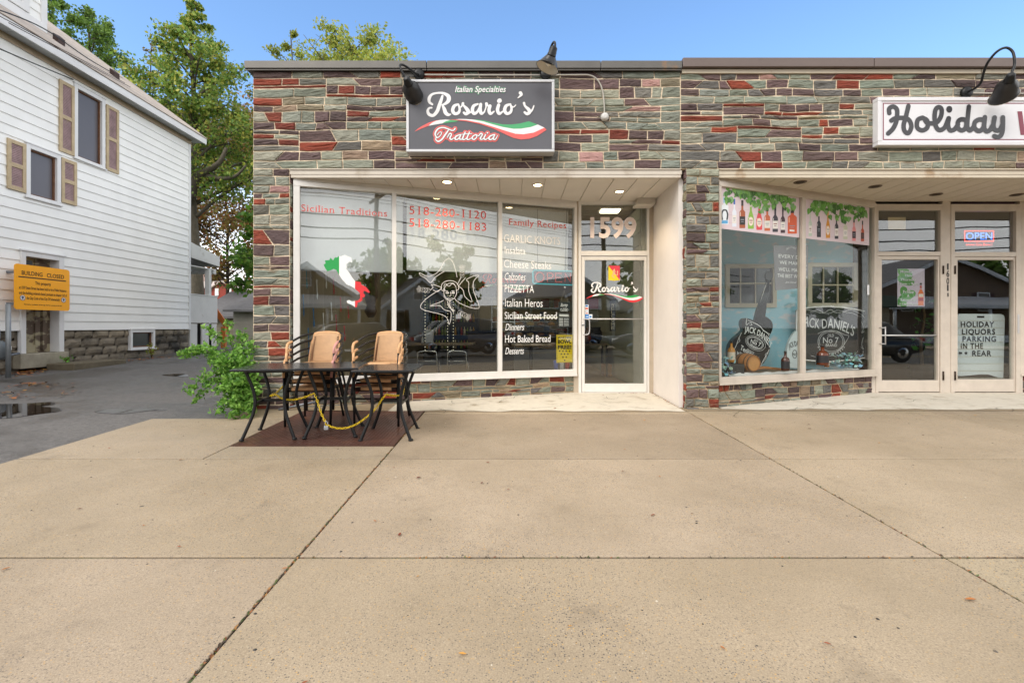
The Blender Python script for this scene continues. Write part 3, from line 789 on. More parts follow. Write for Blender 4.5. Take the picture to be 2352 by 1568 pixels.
# ---- glass door and transom
def X(fr, px): return fr.at(px, HY)[0]
def Z(fr, py): return fr.at(CX, py)[1]
def door_set(fr, parent, m, ox0, ox1, top, tr, mid, gl, zb, base=.04):
    """frame with transom over a glazed leaf; pixel columns/rows: tr, gl = glass (x0, y0, x1, y1)"""
    x0, x1 = X(fr, ox0), X(fr, ox1); mb = MB(); zt = Z(fr, top)
    a, b, c, d = X(fr, tr[0]), Z(fr, tr[1]), X(fr, tr[2]), Z(fr, tr[3])
    m0, m1 = Z(fr, mid[0]), Z(fr, mid[1])
    lx0, lx1 = a-.004, c+.004
    mb.fbox(fr, x0, base, lx0, zt, -.06, .04); mb.fbox(fr, lx1, base, x1, zt, -.06, .04)
    mb.fbox(fr, lx0, b, lx1, zt, -.06, .038); mb.fbox(fr, lx0, m1, lx1, d, -.06, .038)
    f = mb.build('transom_window', m, parent, bevel=.003)
    g = MB(); g.fbox(fr, lx0, d, lx1, b, -.02, -.014); g.build('glass_pane', MT['shop_glass'], f)
    mb = MB(); p, q, r_, s = X(fr, gl[0]), Z(fr, gl[1]), X(fr, gl[2]), Z(fr, gl[3]); zb_ = Z(fr, zb)
    e = .006
    mb.fbox(fr, lx0+e, zb_, p, m1-e, -.045, .025); mb.fbox(fr, r_, zb_, lx1-e, m1-e, -.045, .025)
    mb.fbox(fr, p, q, r_, m1-e, -.045, .024); mb.fbox(fr, p, zb_, r_, s, -.045, .024)
    dr = mb.build('glass_door', m, parent, bevel=.003)
    g = MB(); g.fbox(fr, p, s, r_, q, -.02, -.014); g.build('glass_pane', MT['shop_glass'], dr)
    mb = MB(); mb.fbox(fr, x0, base-.035, x1, base, -.06, .06); mb.build('threshold', m, parent)
    return f, dr
tran, door = door_set(FDOOR, shop, M_frame1, 1328, 1490, 462, (1335, 470, 1485, 577), (577, 588), (1342.5, 597.8, 1479, 880.6), 900)
mb = MB(); mb.fbox(FDOOR, X(FDOOR,1317), .03, X(FDOOR,1328), ZS, -.06, .03); mb.fbox(FDOOR, X(FDOOR,1490), .03, 2.252, ZS, -.06, .03); mb.build('door_jamb', mat('tan_trim', '#b3a592', .6, var=.1), shop, bevel=.003)
letters('street_number', tran, MT['pink_white'], lambda mb: put_text(mb, FDOOR, '1599', 1356, 1462, 544.5, 44, w=WG, offset=.03))
hz = Z(FDOOR, 732.5)
mb = MB(); mb.tube([FDOOR.pt(X(FDOOR,1343), hz, .0), FDOOR.pt(X(FDOOR,1478), hz, .0)], .011, 8); mb.build('push_bar', MT['alu'], door)
mb = MB(); mb.tube(crom([FDOOR.w(*p, w).to_tuple() for p, w in (((1339,732.5),.02),((1347,732.5),.06),((1352,737),.07),((1352,762),.07),((1347,768),.06),((1339,768),.02))], 5), .009, 8); mb.build('pull_handle', MT['alu'], door)
mb = MB(); mb.lathe(FDOOR.w(1338.6, 746, .026), FDOOR.n, [(.018,0),(.018,.006),(.012,.008),(.001,.008)], 14); mb.build('lock', MT['chrome'], door)
# script lettering used on the sign, the door and the banner inside
ROSARIO = [[(455,455,30),(412,420,40),(412,360,48),(450,310,36),(530,288,28),(620,292,36),(690,335,58),(695,395,58),(655,440,42),(600,465,22)],
    [(605,330,32),(585,395,46),(555,480,52),(525,560,52),(468,618,46),(408,602,46),(388,552,40),(408,512,30),(446,505,26)],
    [(602,465,24),(630,520,50),(652,580,55),(690,608,44),(728,600,14)],
    [(835,455,28),(778,480,46),(755,545,50),(785,592,46),(838,580,42),(858,530,36),(845,475,28),(838,455,26)], [(845,478,24),(880,495,18),(905,440,34)],
    [(908,440,36),(915,470,28),(960,520,50),(985,565,55),(950,597,45),(920,578,34)], [(985,590,26),(1030,565,22)],
    [(1125,452,28),(1065,480,46),(1045,545,50),(1072,592,46),(1122,560,36),(1165,470,28)], [(1168,455,44),(1160,530,50),(1178,592,44),(1225,565,20)],
    [(1220,570,20),(1245,500,20),(1250,440,36),(1275,478,26),(1310,480,30)], [(1305,480,46),(1290,545,50),(1312,594,44),(1365,560,20)],
    [(1432,465,46),(1415,540,50),(1442,594,44),(1495,558,20)], [(1438,408,62),(1446,402,66)],
    [(1605,455,28),(1542,480,46),(1520,545,50),(1550,592,46),(1602,576,42),(1622,522,36),(1608,470,28)], [(1612,478,22),(1650,497,18),(1682,468,16)],
    [(1752,290,52),(1765,318,38),(1716,362,14)],
    [(1805,438,36),(1820,482,32),(1872,532,50),(1886,572,50),(1850,597,45),(1814,574,34)], [(1884,582,30),(1925,540,26),(1950,478,18)]]
SWOOSH = [('r', [(195,855),(240,815),(300,775),(400,725),(500,692),(570,684),(505,700),(450,728),(400,772),(310,805)]),
    ('w', [(400,770),(450,726),(505,699),(570,684),(650,678),(722,684),(650,705),(603,735),(500,752)]), ('g', [(603,735),(650,705),(722,684),(845,691),(800,712),(700,722)]),
    ('g', [(1050,678),(1120,680),(1200,690),(1350,725),(1500,750),(1620,752),(1740,738),(1875,705),(2008,752),(1900,790),(1760,813),(1650,815),(1500,790),(1350,750),(1200,705)]),
    ('w', [(800,676),(850,670),(950,671),(1050,678),(1200,705),(1350,750),(1500,790),(1650,815),(1760,813),(1900,790),(2008,752),(2105,798),(1950,870),(1800,895),(1680,888),(1550,850),(1350,785),(1150,725),(950,687)]),
    ('r', [(700,682),(800,678),(950,687),(1150,725),(1350,785),(1550,850),(1680,888),(1800,895),(1950,870),(2105,798),(2137,830),(2000,920),(1880,962),(1760,972),(1650,950),(1550,905),(1350,810),(1150,742),(950,702),(830,691)])]
def rosario(mb, mp, w, mi=0, strokes=True, sw=(1, 0, 2), sc=1.0):
    mb.mi = mi
    if strokes:
        for k, s in enumerate(ROSARIO): stroke(mb, s, mp, w+k*.0003, scale=sc)
    d = dict(r=sw[0], w=sw[1], g=sw[2])
    for k, (c, pts) in enumerate(SWOOSH): mb.mi = d[c]; flat(mb, pts, mp, w+.0003*k)
sxd = (885-240)/(1955-372)*.168
mpD = aff(FDOOR, sxd, 1317+240*.168-372*sxd, 451.6+1168*.168-275*sxd*.98, sxd*.98)
letters('door_lettering', door, [MT['vinyl_white'], MT['flag_red'], MT['green_vinyl']], lambda mb: rosario(mb, mpD, WG))
def crest(mb):
    T = aff(FDOOR, .168, 1317, 451.6)
    mb.color('#f2d21c'); flat(mb, [(480,943),(637,1142),(600,1143),(558,1150),(515,1143),(480,1142)], T, WG); mb.color('#dc3a4c'); flat(mb, [(480,943),(637,943),(637,1142)], T, WG)
    mb.color('#e3b98a')
    for s in ([(555,1050),(545,1010),(560,990),(570,1030)], [(555,1050),(600,1075),(605,1020)], [(555,1050),(530,1080),(560,1105)]): stroke(mb, [(x, y, 16) for x, y in s], T, WG+.001, smooth=False)
    stroke(mb, [(550,1045,26),(562,1050,26)], T, WG+.0016, smooth=False)
letters('crest_decal', door, MT['print'], crest)
def stickers(mb):
    T = aff(FDOOR, .14403, 1317, 696.2)
    for c, (a, b, e, f_) in (('#e9ecef', (187,20,243,178)), ('#2f77c4', (195,28,232,55)), ('#d8562d', (192,72,236,98)), ('#4a4a4a', (198,118,232,124)), ('#c9483a', (200,150,232,166)), ('#2b7fd0', (185,180,247,248)), ('#bcd8ee', (196,205,240,222)), ('#e9ecef', (249,176,304,246)), ('#3a86c8', (258,198,290,230))):
        mb.color(c); k = 0 if (e-a) > 50 else .0008
        flat(mb, [(a,b),(e,b),(e,f_),(a,f_)], T, WG+k)
letters('payment_stickers', door, MT['print'], stickers)
# ---------------------------------------------------------------- right unit: the liquor store
shop2 = thing('storefront_building', 'fieldstone storefront of the liquor store with twin glass doors and unlit soffit lamps', 'building', (6, D+4, 0))
XE = 12.2
mb = MB()
mortar(mb, FWALL, XS, ZF, XE, 4.44); stones(mb, FWALL, XS, ZF+.0, XE, 4.44, 57)
FPIL = Fr((0, D-.005, 0), (1, 0, 0)); mb.color('#c2ab8c'); mb.fbox(FPIL, 2.315, -.08, 2.742, ZF, -.3, 0); stones(mb, FPIL, 2.305, -.03, 2.752, ZF, 71, big=.62, proud=.026)
FPL = Fr((2.315, D-.005, 0), (0, 1, 0)); mb.color('#c2ab8c'); FPL.n = Vector((-1, 0, 0)); stones(mb, FPL, -.02, -.03, .11, ZF, 72, big=.3, proud=.014)
mb.build('stone_wall', M_stone, shop2)
mb = MB(); mb.color('#c2ab8c'); mb.fbox(FWIN2, -.02, -.1, LWIN2, .325, -.14, -.03)
FK2 = Fr(FWIN2.pt(0, 0, -.03), FWIN2.u); stones(mb, FK2, -.01, -.02, LWIN2+.01, .322, 83, big=.55, proud=.016); mb.build('knee_wall', M_stone, shop2)
mb = MB(); mb.box(XE-.2, D+.12, -.2, XE, 17.5, 4.3); mb.box(XS, 17.3, -.2, XE-.2, 17.5, 4.3); mb.build('block_wall', MT['painted_block'], shop2)
mb = MB(); mb.box(XS, D+.02, 4.28, XE, 17.4, 4.36); mb.build('roof', MT['roof_membrane'], shop2)
mb = MB()
for a, b in ((XS+.008, 4.75), (4.758, 8.2), (8.208, XE)): mb.box(a, D-.085, 4.492, b, D+.25, 4.612)
mb.build('coping', M_coping2, shop2, bevel=.006)
mb = MB(); mb.box(XS+.01, D-.035, 4.43, 6.2, D+.02, 4.486); mb.box(6.21, D-.035, 4.43, XE, D+.02, 4.486); mb.build('under_coping_trim', mat('beige_metal', '#b3a794', .5, var=.1, vs=3, var2=('#8a5a35', 2.2, .64, .72)), shop2, bevel=.004)
mb = MB(); mb.box(2.75, D-.005, ZS+.03, XE, D+.10, ZF-.02); mb.box(2.75, D-.025, ZF-.018, XE, D+.05, ZF-.002); mb.box(2.75, D+.0, ZS-.012, XE, D+.05, ZS+.028)
mb.build('fascia_trim', mat('weathered_fascia', '#c4b9a6', .6, var=.1, vs=3, var2=('#9a7a55', 1.6, .6, .72)), shop2, bevel=.003)
soffit('soffit', 2.75, XE, D+.052, DD+.05, .27, M_soffit2, shop2)
for p in ((1838, 418), (2010, 428), (2150, 446), (2335, 447)): downlight(*p, shop2, False)
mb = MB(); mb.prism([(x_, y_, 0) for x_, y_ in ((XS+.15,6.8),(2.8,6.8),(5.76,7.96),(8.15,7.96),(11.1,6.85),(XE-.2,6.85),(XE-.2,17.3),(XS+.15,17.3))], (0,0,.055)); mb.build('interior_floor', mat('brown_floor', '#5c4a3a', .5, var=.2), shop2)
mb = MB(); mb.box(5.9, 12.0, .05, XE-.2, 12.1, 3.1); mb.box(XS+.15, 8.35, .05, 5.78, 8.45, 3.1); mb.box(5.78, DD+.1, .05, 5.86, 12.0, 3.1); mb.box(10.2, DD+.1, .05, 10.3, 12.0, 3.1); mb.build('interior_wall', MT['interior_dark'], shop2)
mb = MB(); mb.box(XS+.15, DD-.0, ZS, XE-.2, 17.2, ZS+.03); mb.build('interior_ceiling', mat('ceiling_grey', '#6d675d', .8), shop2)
mull = [(FWIN2.at(1838.6, 700)[0], FWIN2.at(1846.5, 700)[0])]
win2 = shop_window('shop_window', FWIN2, LWIN2, .335, 3.0, mull, M_frame2, shop2, jamb=.012, gm='display_glass')
# doors
tr1, dr1 = door_set(FDOOR, shop2, M_frame2, 2008, 2161, 470, (2014.5, 483.7, 2155, 578.8), (578.8, 588), (2022.9, 596.4, 2151.3, 873), 899)
tr2, dr2 = door_set(FDOOR, shop2, M_frame2, 2180, 2338, 470, (2189, 485.6, 2328, 579.4), (579.4, 589.5), (2196.4, 597.3, 2325, 870.5), 899)
mb = MB(); mb.fbox(FDOOR, X(FDOOR,1999), .03, X(FDOOR,2008), ZS, -.06, .03); mb.fbox(FDOOR, X(FDOOR,2161)+.002, .03, X(FDOOR,2180)-.002, ZS, -.06, .03); mb.fbox(FDOOR, X(FDOOR,2338)+.002, .03, X(FDOOR,2345), ZS, -.06, .03)
post = mb.build('door_post', M_frame2, shop2, bevel=.003)
def n1601(mb):
    for ch, y0, y1 in (('1', 606, 619.5), ('6', 622.5, 636), ('0', 639, 652.5), ('1', 654.5, 668)): put_text(mb, FDOOR, ch, 2169.6 if ch != '1' else 2171, 2176.2 if ch != '1' else 2174.6, y1, y1-y0, w=.034, offset=.02)
    T = aff(FDOOR, 1, 0, 0); flat(mb, [(2171.5,673.5),(2174.5,672.5),(2174.8,681),(2172,682)], T, .034)
letters('street_number', post, MT['black_print'], n1601)
for dr, hx, sg in ((dr1, 2013, 1), (dr2, 2330, -1)):
    mb = MB(); T = aff(FDOOR, 1, 0, 0)
    if sg > 0:
        mb.tube([T(2018,752.5,.02), T(2018,752.5,.07), T(2027,752.5,.07)], .008, 8); mb.tube([T(2018,789,.02), T(2018,789,.07), T(2027,789,.07)], .008, 8); mb.tube([T(2026,750,.07), T(2026,791,.07)], .009, 8)
    else: mb.fbox(FDOOR, X(FDOOR,2331), Z(FDOOR,765), X(FDOOR,2335), Z(FDOOR,722), .025, .045)
    mb.build('pull_handle', MT['alu'], dr)
    for y0, y1 in ((611, 630), (852, 872)):
        mb = MB(); hxx = 2161 if sg > 0 else 2188
        mb.tube([FDOOR.w(hxx, y0, .045), FDOOR.w(hxx, y1, .045)], .013, 8); mb.build('hinge', mat('dark_bronze', '#3b2f27', .5, .7), dr)
mb = MB(); mb.tube([FDOOR.w(2024, 744+26, .0), FDOOR.w(2150, 770, .0)], .012, 8); mb.build('push_bar', MT['alu'], dr1)
# next bay to the right, slanting back out to the pavement
FB = Fr((X(FDOOR,2345)+.01, DD-.01, 0), (2.9, -1.2, 0)); LB = 3.1
mb = MB(); mb.color('#c2ab8c'); mb.fbox(FB, 0, -.1, LB, .325, -.14, -.03); FKB = Fr(FB.pt(0,0,-.03), FB.u); stones(mb, FKB, 0, -.02, LB, .322, 91, big=.55, proud=.016); mb.build('knee_wall', M_stone, shop2)
win3 = shop_window('shop_window', FB, LB, .335, 3.0, [(1.5, 1.55)], M_frame2, shop2, jamb=.03)
# printed banner across the top of the slanted window: vines over a row of bottles
T = aff(FWIN2, .16, 1637, 404.5); rb = random.Random(5)
def banner(mb):
    mb.color('#d8c6cb'); flat(mb, [(96,90),(1252,262),(1252,884),(92,748)], T, WG); flat(mb, [(1308,285),(2255,440),(2255,995),(1308,890)], T, WG)
    mb.color('#c9b3ba')
    for k in range(26):
        x = rb.uniform(110, 2200); top = 90+(x-96)*.156; y = top+rb.uniform(330, 560)
        if 1240 < x+180 and x < 1320: continue
        L_ = rb.uniform(60, 170); flat(mb, [(x,y),(x+L_,y+L_*.12),(x+L_,y+L_*.12+5),(x,y+5)], T, WG+.0006)
    bot = [(178,305,690,110,'j','#9fc4e0','#e4eaee'),(317,325,725,62,'w','#3b5fb0','#dfe4ee'),(432,345,745,84,'s','#2b2320','#a4532a'),(555,360,755,84,'c','#d8cfc0','#86b23c'),(675,380,770,84,'c','#d9c9cc','#d8484e'),(790,435,785,82,'s','#3a2c30','#c5643c'),(905,420,800,78,'w','#1c1a20','#34303a'),(1014,435,815,64,'w','#221a20','#40262e'),(1150,455,825,132,'f','#2a1d18','#d2582c'),
           (1408,505,860,48,'w','#c5cbb8','#bcc9b6'),(1532,500,875,58,'w','#cfc2bb','#25262e'),(1662,480,888,60,'c','#d39a2c','#cf8a1f'),(1785,545,900,52,'w','#2a2226','#2a2a33'),(1912,580,905,60,'w','#31523a','#c3c6ad'),(2036,600,930,52,'w','#2a1d20','#e08a8c'),(2158,640,935,46,'w','#1f1a1a','#b74a20')]
    for k, (x, t, b, w_, sh, cap, body) in enumerate(bot):
        h = b-t; n = w_*.17; hw = w_/2; ns = {'w':.36,'s':.34,'c':.36,'f':.26,'j':.26}[sh]; z = WG+.001
        sh_y = t+h*ns; sl = {'w':.12,'s':.08,'c':.26,'f':.10,'j':.05}[sh]*h
        prof = [(n,t+h*.12),(n,sh_y),(hw*.7,sh_y+sl*.45),(hw,sh_y+sl),(hw,b-6),(hw*.9,b)]
        mb.color(body); flat(mb, [(x+a,y) for a,y in prof]+[(x-a,y) for a,y in prof[::-1]], T, z)
        mb.color(cap); flat(mb, [(x-n*1.1,t),(x+n*1.1,t),(x+n*1.1,t+h*.2),(x-n*1.1,t+h*.2)], T, z+.0005)
        if sh == 'j':
            mb.color('#2a2a30'); stroke(mb, [(x-34,b-70,22),(x-42,b-140),(x-25,b-195),(x,b-205),(x+25,b-195),(x+42,b-140),(x+34,b-70)], T, z+.0005); mb.color('#58a4d4'); flat(mb, [(x-45,b-55),(x+45,b-55),(x+45,b-10),(x-45,b-10)], T, z+.0006)
        else:
            lab = {'w':'#e3ddd6','s':'#26221f','c':'#ead9c8','f':'#d2582c'}[sh] if k not in (5, 10, 14, 15) else ('#e0dcd2','#1e1f26','#3a2430','#3a2018')[(5,10,14,15).index(k)]
            mb.color(lab); l0, l1 = b-h*.42, b-h*.12
            if sh == 'c': q = [(x+hw*.85*math.cos(a), (l0+l1)/2+(l1-l0)*.55*math.sin(a)) for a in [i*math.pi/6 for i in range(12)]]
            else: q = [(x-hw*.96,l0),(x+hw*.96,l0),(x+hw*.96,l1),(x-hw*.96,l1)]
            flat(mb, q, T, z+.0005)
            mb.color('#7a2a2a' if k % 3 == 0 else '#8a8f98'); flat(mb, [(x-hw*.6,l0+h*.1),(x+hw*.6,l0+h*.1),(x+hw*.6,l0+h*.13),(x-hw*.6,l0+h*.13)], T, z+.0008); flat(mb, [(x-hw*.45,l0+h*.18),(x+hw*.45,l0+h*.18),(x+hw*.45,l0+h*.2),(x-hw*.45,l0+h*.2)], T, z+.0008)
            mb.color('#f2e7dc' if k != 8 else '#f0c9a0'); flat(mb, [(x-hw*.78,sh_y+sl),(x-hw*.62,sh_y+sl),(x-hw*.62,l0-4),(x-hw*.78,l0-4)], T, z+.0005)
    if True:
        mb.color('#ece6e0'); flat(mb, [(1110,765),(1180,770),(1180,795),(1110,790)], T, WG+.0022)
    # vines
    for pane in ((96, 1252), (1308, 2255)):
        nleaf = 150 if pane[0] < 1000 else 95
        for k in range(nleaf):
            x = rb.uniform(pane[0]+70, pane[1]-55); top = 95+(x-96)*.157+8
            depth = rb.random()**1.5; y = top+45+depth*(205+70*math.sin(x*.011)+40*math.sin(x*.031))
            s = rb.uniform(38, 78)*(1-.25*depth); a = rb.uniform(.9, 2.3)
            y = max(y, top+s*.75)
            g = rb.choice(('#4f8a2e','#5f9d38','#3f7429','#78ad4c','#6a9a45','#356322','#7aa86a')); mb.color(g)
            pts = [(0,-.55),(.42,-.5),(.55,-.1),(.35,.35),(0,.95),(-.35,.35),(-.55,-.1),(-.42,-.5)]
            ca, sa = math.cos(a-1.57), math.sin(a-1.57); q = []
            for u, v_ in pts:
                xx, yy = x+(u*ca-v_*sa)*s, y+(u*sa+v_*ca)*s
                xx = min(max(xx, pane[0]+2), pane[1]-2); q.append((xx, max(yy, 92+(xx-96)*.157)))
            flat(mb, q, T, WG+.0030+k*.00002)
            if k % 3 == 0: mb.color('#8fbf6a'); flat(mb, [(x-2,y-s*.4),(x+2,y-s*.4),(x+3,y+s*.5),(x,y+s*.55)], T, WG+.0062)
letters('printed_banner', win2, MT['print'], banner)
letters('payment_stickers', win2, MT['print'], lambda mb: [ (mb.color(c), flat(mb, q, aff(FWIN2, .18, 1637, 602.1), WG+k)) for k, (c, q) in enumerate((('#e3e5e8', [(1978,290),(2005,290),(2005,415),(1978,415)]), ))] and None)

# ---- display behind the slanted window
def obj(mb, name, m, label, cat, group=None, bevel=0, loc=None):
    return tag(mb.build(name, m, None, bevel, loc), label, cat, group)
FBD = Fr((0, 8.22, 0), (1, 0, 0)); T6 = aff(FBD, .18, 1637, 602.1)
def cloudwall():
    m = bpy.data.materials.new('cloud_painted_board'); m.use_nodes = True; t = m.node_tree; b = t.nodes['Principled BSDF']
    tc = t.nodes.new('ShaderNodeTexCoord'); mp = t.nodes.new('ShaderNodeMapping'); mp.inputs['Scale'].default_value = (3.2, 3.2, 6.5); nz = t.nodes.new('ShaderNodeTexNoise'); nz.inputs['Scale'].default_value = 1.6; nz.inputs['Detail'].default_value = 4
    r = t.nodes.new('ShaderNodeValToRGB'); e = r.color_ramp.elements; e[0].position = .54; e[0].color = (*lin('#a9dff0'), 1); e[1].position = .66; e[1].color = (*lin('#dfe6ea'), 1)
    t.links.new(tc.outputs['Object'], mp.inputs[0]); t.links.new(mp.outputs[0], nz.inputs['Vector']); t.links.new(nz.outputs['Fac'], r.inputs[0]); t.links.new(r.outputs[0], b.inputs['Base Color']); b.inputs['Roughness'].default_value = .7
    return m
bd = thing('display_backdrop', 'sky blue painted backdrop with white clouds and two false sash windows behind the slanted glass', 'backdrop', (4.3, 8.22, .05))
mb = MB(); mb.fbox(FBD, XS+.17, .05, 5.70, 3.02, -.05, 0); mb.build('painted_board', cloudwall(), bd)
mb = MB(); mb.box(XS+.16, 6.75, .05, XS+.19, 8.2, 3.0); mb.build('side_board', mat('brick_print', '#7d6a60', .8, var=.3, vs=9), bd)
mb = MB(); mb.obox(FWIN2.pt(.02, .05, -.06), FWIN2.u*(LWIN2-.05), (0, 0, .30), (0, .02, 0)); mb.prism([FWIN2.pt(.02,.36,-.06), FWIN2.pt(LWIN2-.06,.36,-.06), Vector((5.68,8.2,.36)), Vector((XS+.2,8.2,.36)), Vector((XS+.2,6.7,.36))], (0,0,.02)); mb.build('display_floor', mat('bare_wood', '#8a6a48', .6, var=.2), bd)
for (x0, y0, x1, y1, cols, rail) in ((150, 25, 800, 578, (172, 345, 535, 722), 272), (1195, 10, 1830, 575, (1222, 1400, 1582, 1765), 292)):
    a0, b1 = FBD.at(*(x0*.18+1637, y0*.18+602.1)); a1, b0 = FBD.at(x1*.18+1637, y1*.18+602.1); mb = MB(); e = .07
    mb.fbox(FBD, a0, b0, a1, b0+e, 0, .05); mb.fbox(FBD, a0, b1-e, a1, b1, 0, .05); mb.fbox(FBD, a0, b0+e, a0+e, b1-e, 0, .05); mb.fbox(FBD, a1-e, b0+e, a1, b1-e, 0, .05)
    zr = FBD.at(1800, rail*.18+602.1)[1]; mb.fbox(FBD, a0+e, zr-.012, a1-e, zr+.012, .006, .035)
    for c in cols[1:3]:
        ac = FBD.at(c*.18+1637, 700)[0]; mb.fbox(FBD, ac-.01, b0+e, ac+.01, zr-.012, .006, .034); mb.fbox(FBD, ac-.01, zr+.012, ac+.01, b1-e, .006, .034)
    f = mb.build('false_window', mat('cream_wood', '#cfc4ac', .6, var=.05), bd, bevel=.004)
    g = MB(); g.fbox(FBD, a0+e, b0+e, a1-e, b1-e, .001, .005); g.build('pane', mat('dark_pane', '#2c2e2c', .08, var=.2, vs=2), f)
# guitar
FG = Fr((0, 7.62, 0), (1, 0, 0)); T6g = aff(FG, .18, 1637, 602.1)
gt = thing('guitar_display', 'oversized black guitar with white whiskey lettering leaning before the cloud backdrop', 'display guitar', FG.w(1637+450*.18, 852, 0))
body = crom([(425,712,0),(382,738,0),(372,800,0),(388,865,0),(330,925,0),(262,985,0),(215,1070,0),(205,1180,0),(240,1290,0),(340,1350,0),(480,1365,0),(610,1330,0),(690,1230,0),(735,1110,0),(722,1020,0),(728,950,0),(768,850,0),(765,770,0),(715,712,0),(650,690,0),(560,745,0),(500,730,0)], 4, True)
mb = MB(); mb.prism([T6g(x, y, 0) for x, y, _ in body], FG.n*-.12); mb.build('body', mat('gloss_black', '#121316', .18, coat=.3), gt, bevel=.01)
mb = MB(); mb.prism([T6g(x, y, .004) for x, y in [(530,745),(560,620),(640,410),(690,300),(690,215),(728,215),(722,330),(690,520),(662,762)]], FG.n*-.05); mb.build('neck', MT['gloss_black'], gt)
mb = MB(); mb.prism([T6g(720+48*math.cos(a), 172+60*math.sin(a), .006) for a in [i*math.pi/9 for i in range(18)]], FG.n*-.05); mb.build('headstock', mat('grey_print', '#7d8084', .5), gt)
def gl(mb):
    for s in ([(435,715,7),(425,790),(440,800)], [(450,740,6),(520,770),(600,815),(650,870),(730,920)], [(440,790,5),(480,770),(500,800),(470,800)], [(560,660,8),(640,400),(690,260)], [(365,900,5),(320,1000),(300,1060),(265,1130)], [(720,1110,5),(690,1180),(650,1240),(610,1330)], [(640,870,5),(690,900),(720,940)], [(330,960,4),(345,1000),(310,1040),(280,1100)], [(700,1150,4),(670,1180),(680,1220),(630,1280)]): stroke(mb, s, T6g, .003)
    def ell(cx, cy, a, b, w, rot=.45):
        stroke(mb, [(cx+a*math.cos(t)*math.cos(rot)-b*math.sin(t)*math.sin(rot), cy+a*math.cos(t)*math.sin(rot)+b*math.sin(t)*math.cos(rot), w) for t in [i*math.pi/10 for i in range(21)]], T6g, .003, sub=2)
    ell(540,1028,112,70,5); ell(540,1028,98,58,4); ell(545,1030,135,88,3)
    slant(mb, "JACK DANIEL'S", [(405,890),(470,900),(545,920),(620,965),(680,1020),(725,1090)], 74, FG, T6g)
    slant(mb, "OLD", [(528,1000),(575,1020)], 24, FG, T6g); slant(mb, "No 7", [(480,1030),(545,1055),(605,1080)], 52, FG, T6g); slant(mb, "BRAND", [(478,1055),(520,1085),(570,1100)], 22, FG, T6g)
    slant(mb, "QUALITY", [(435,1115),(480,1145),(525,1170)], 20, FG, T6g); slant(mb, "Tennessee", [(345,1110),(440,1170),(585,1255)], 62, FG, T6g); slant(mb, "SOUR MASH", [(345,1160),(430,1215),(520,1260)], 20, FG, T6g); slant(mb, "WHISKEY", [(295,1190),(380,1240),(480,1300)], 60, FG, T6g)
def slant(mb, body_, path, h, fr, mp, w=.004):
    """letters standing on a curved baseline, heights in drawing units"""
    p = crom([(x, y) for x, y in path], 8) if len(path) > 2 else path
    cum = [0]
    for a, b in zip(p, p[1:]): cum.append(cum[-1]+math.hypot(b[0]-a[0], b[1]-a[1]))
    def at(s):
        s = max(0, min(cum[-1]-1e-6, s)); k = max(i for i in range(len(cum)-1) if cum[i] <= s); t = (s-cum[k])/(cum[k+1]-cum[k])
        dx, dy = p[k+1][0]-p[k][0], p[k+1][1]-p[k][1]; l = math.hypot(dx, dy)
        return p[k][0]+dx*t, p[k][1]+dy*t, dx/l, dy/l
    v, f, _ = text_mesh(body_, offset=.01)
    xs = [q[0] for q in v]; mn = min(xs); wd = max(xs)-mn; base = len(mb.v)
    for x, y in v:
        px, py, dx, dy = at((x-mn)/wd*cum[-1]); hh = y/.682*h; mb.V(mp(px+dy*hh*.55, py-hh*(.55*dx+.45), w))
    for q in f: mb.Fc([base+i for i in q])
letters('white_lettering', gt, MT['vinyl_white'], gl)
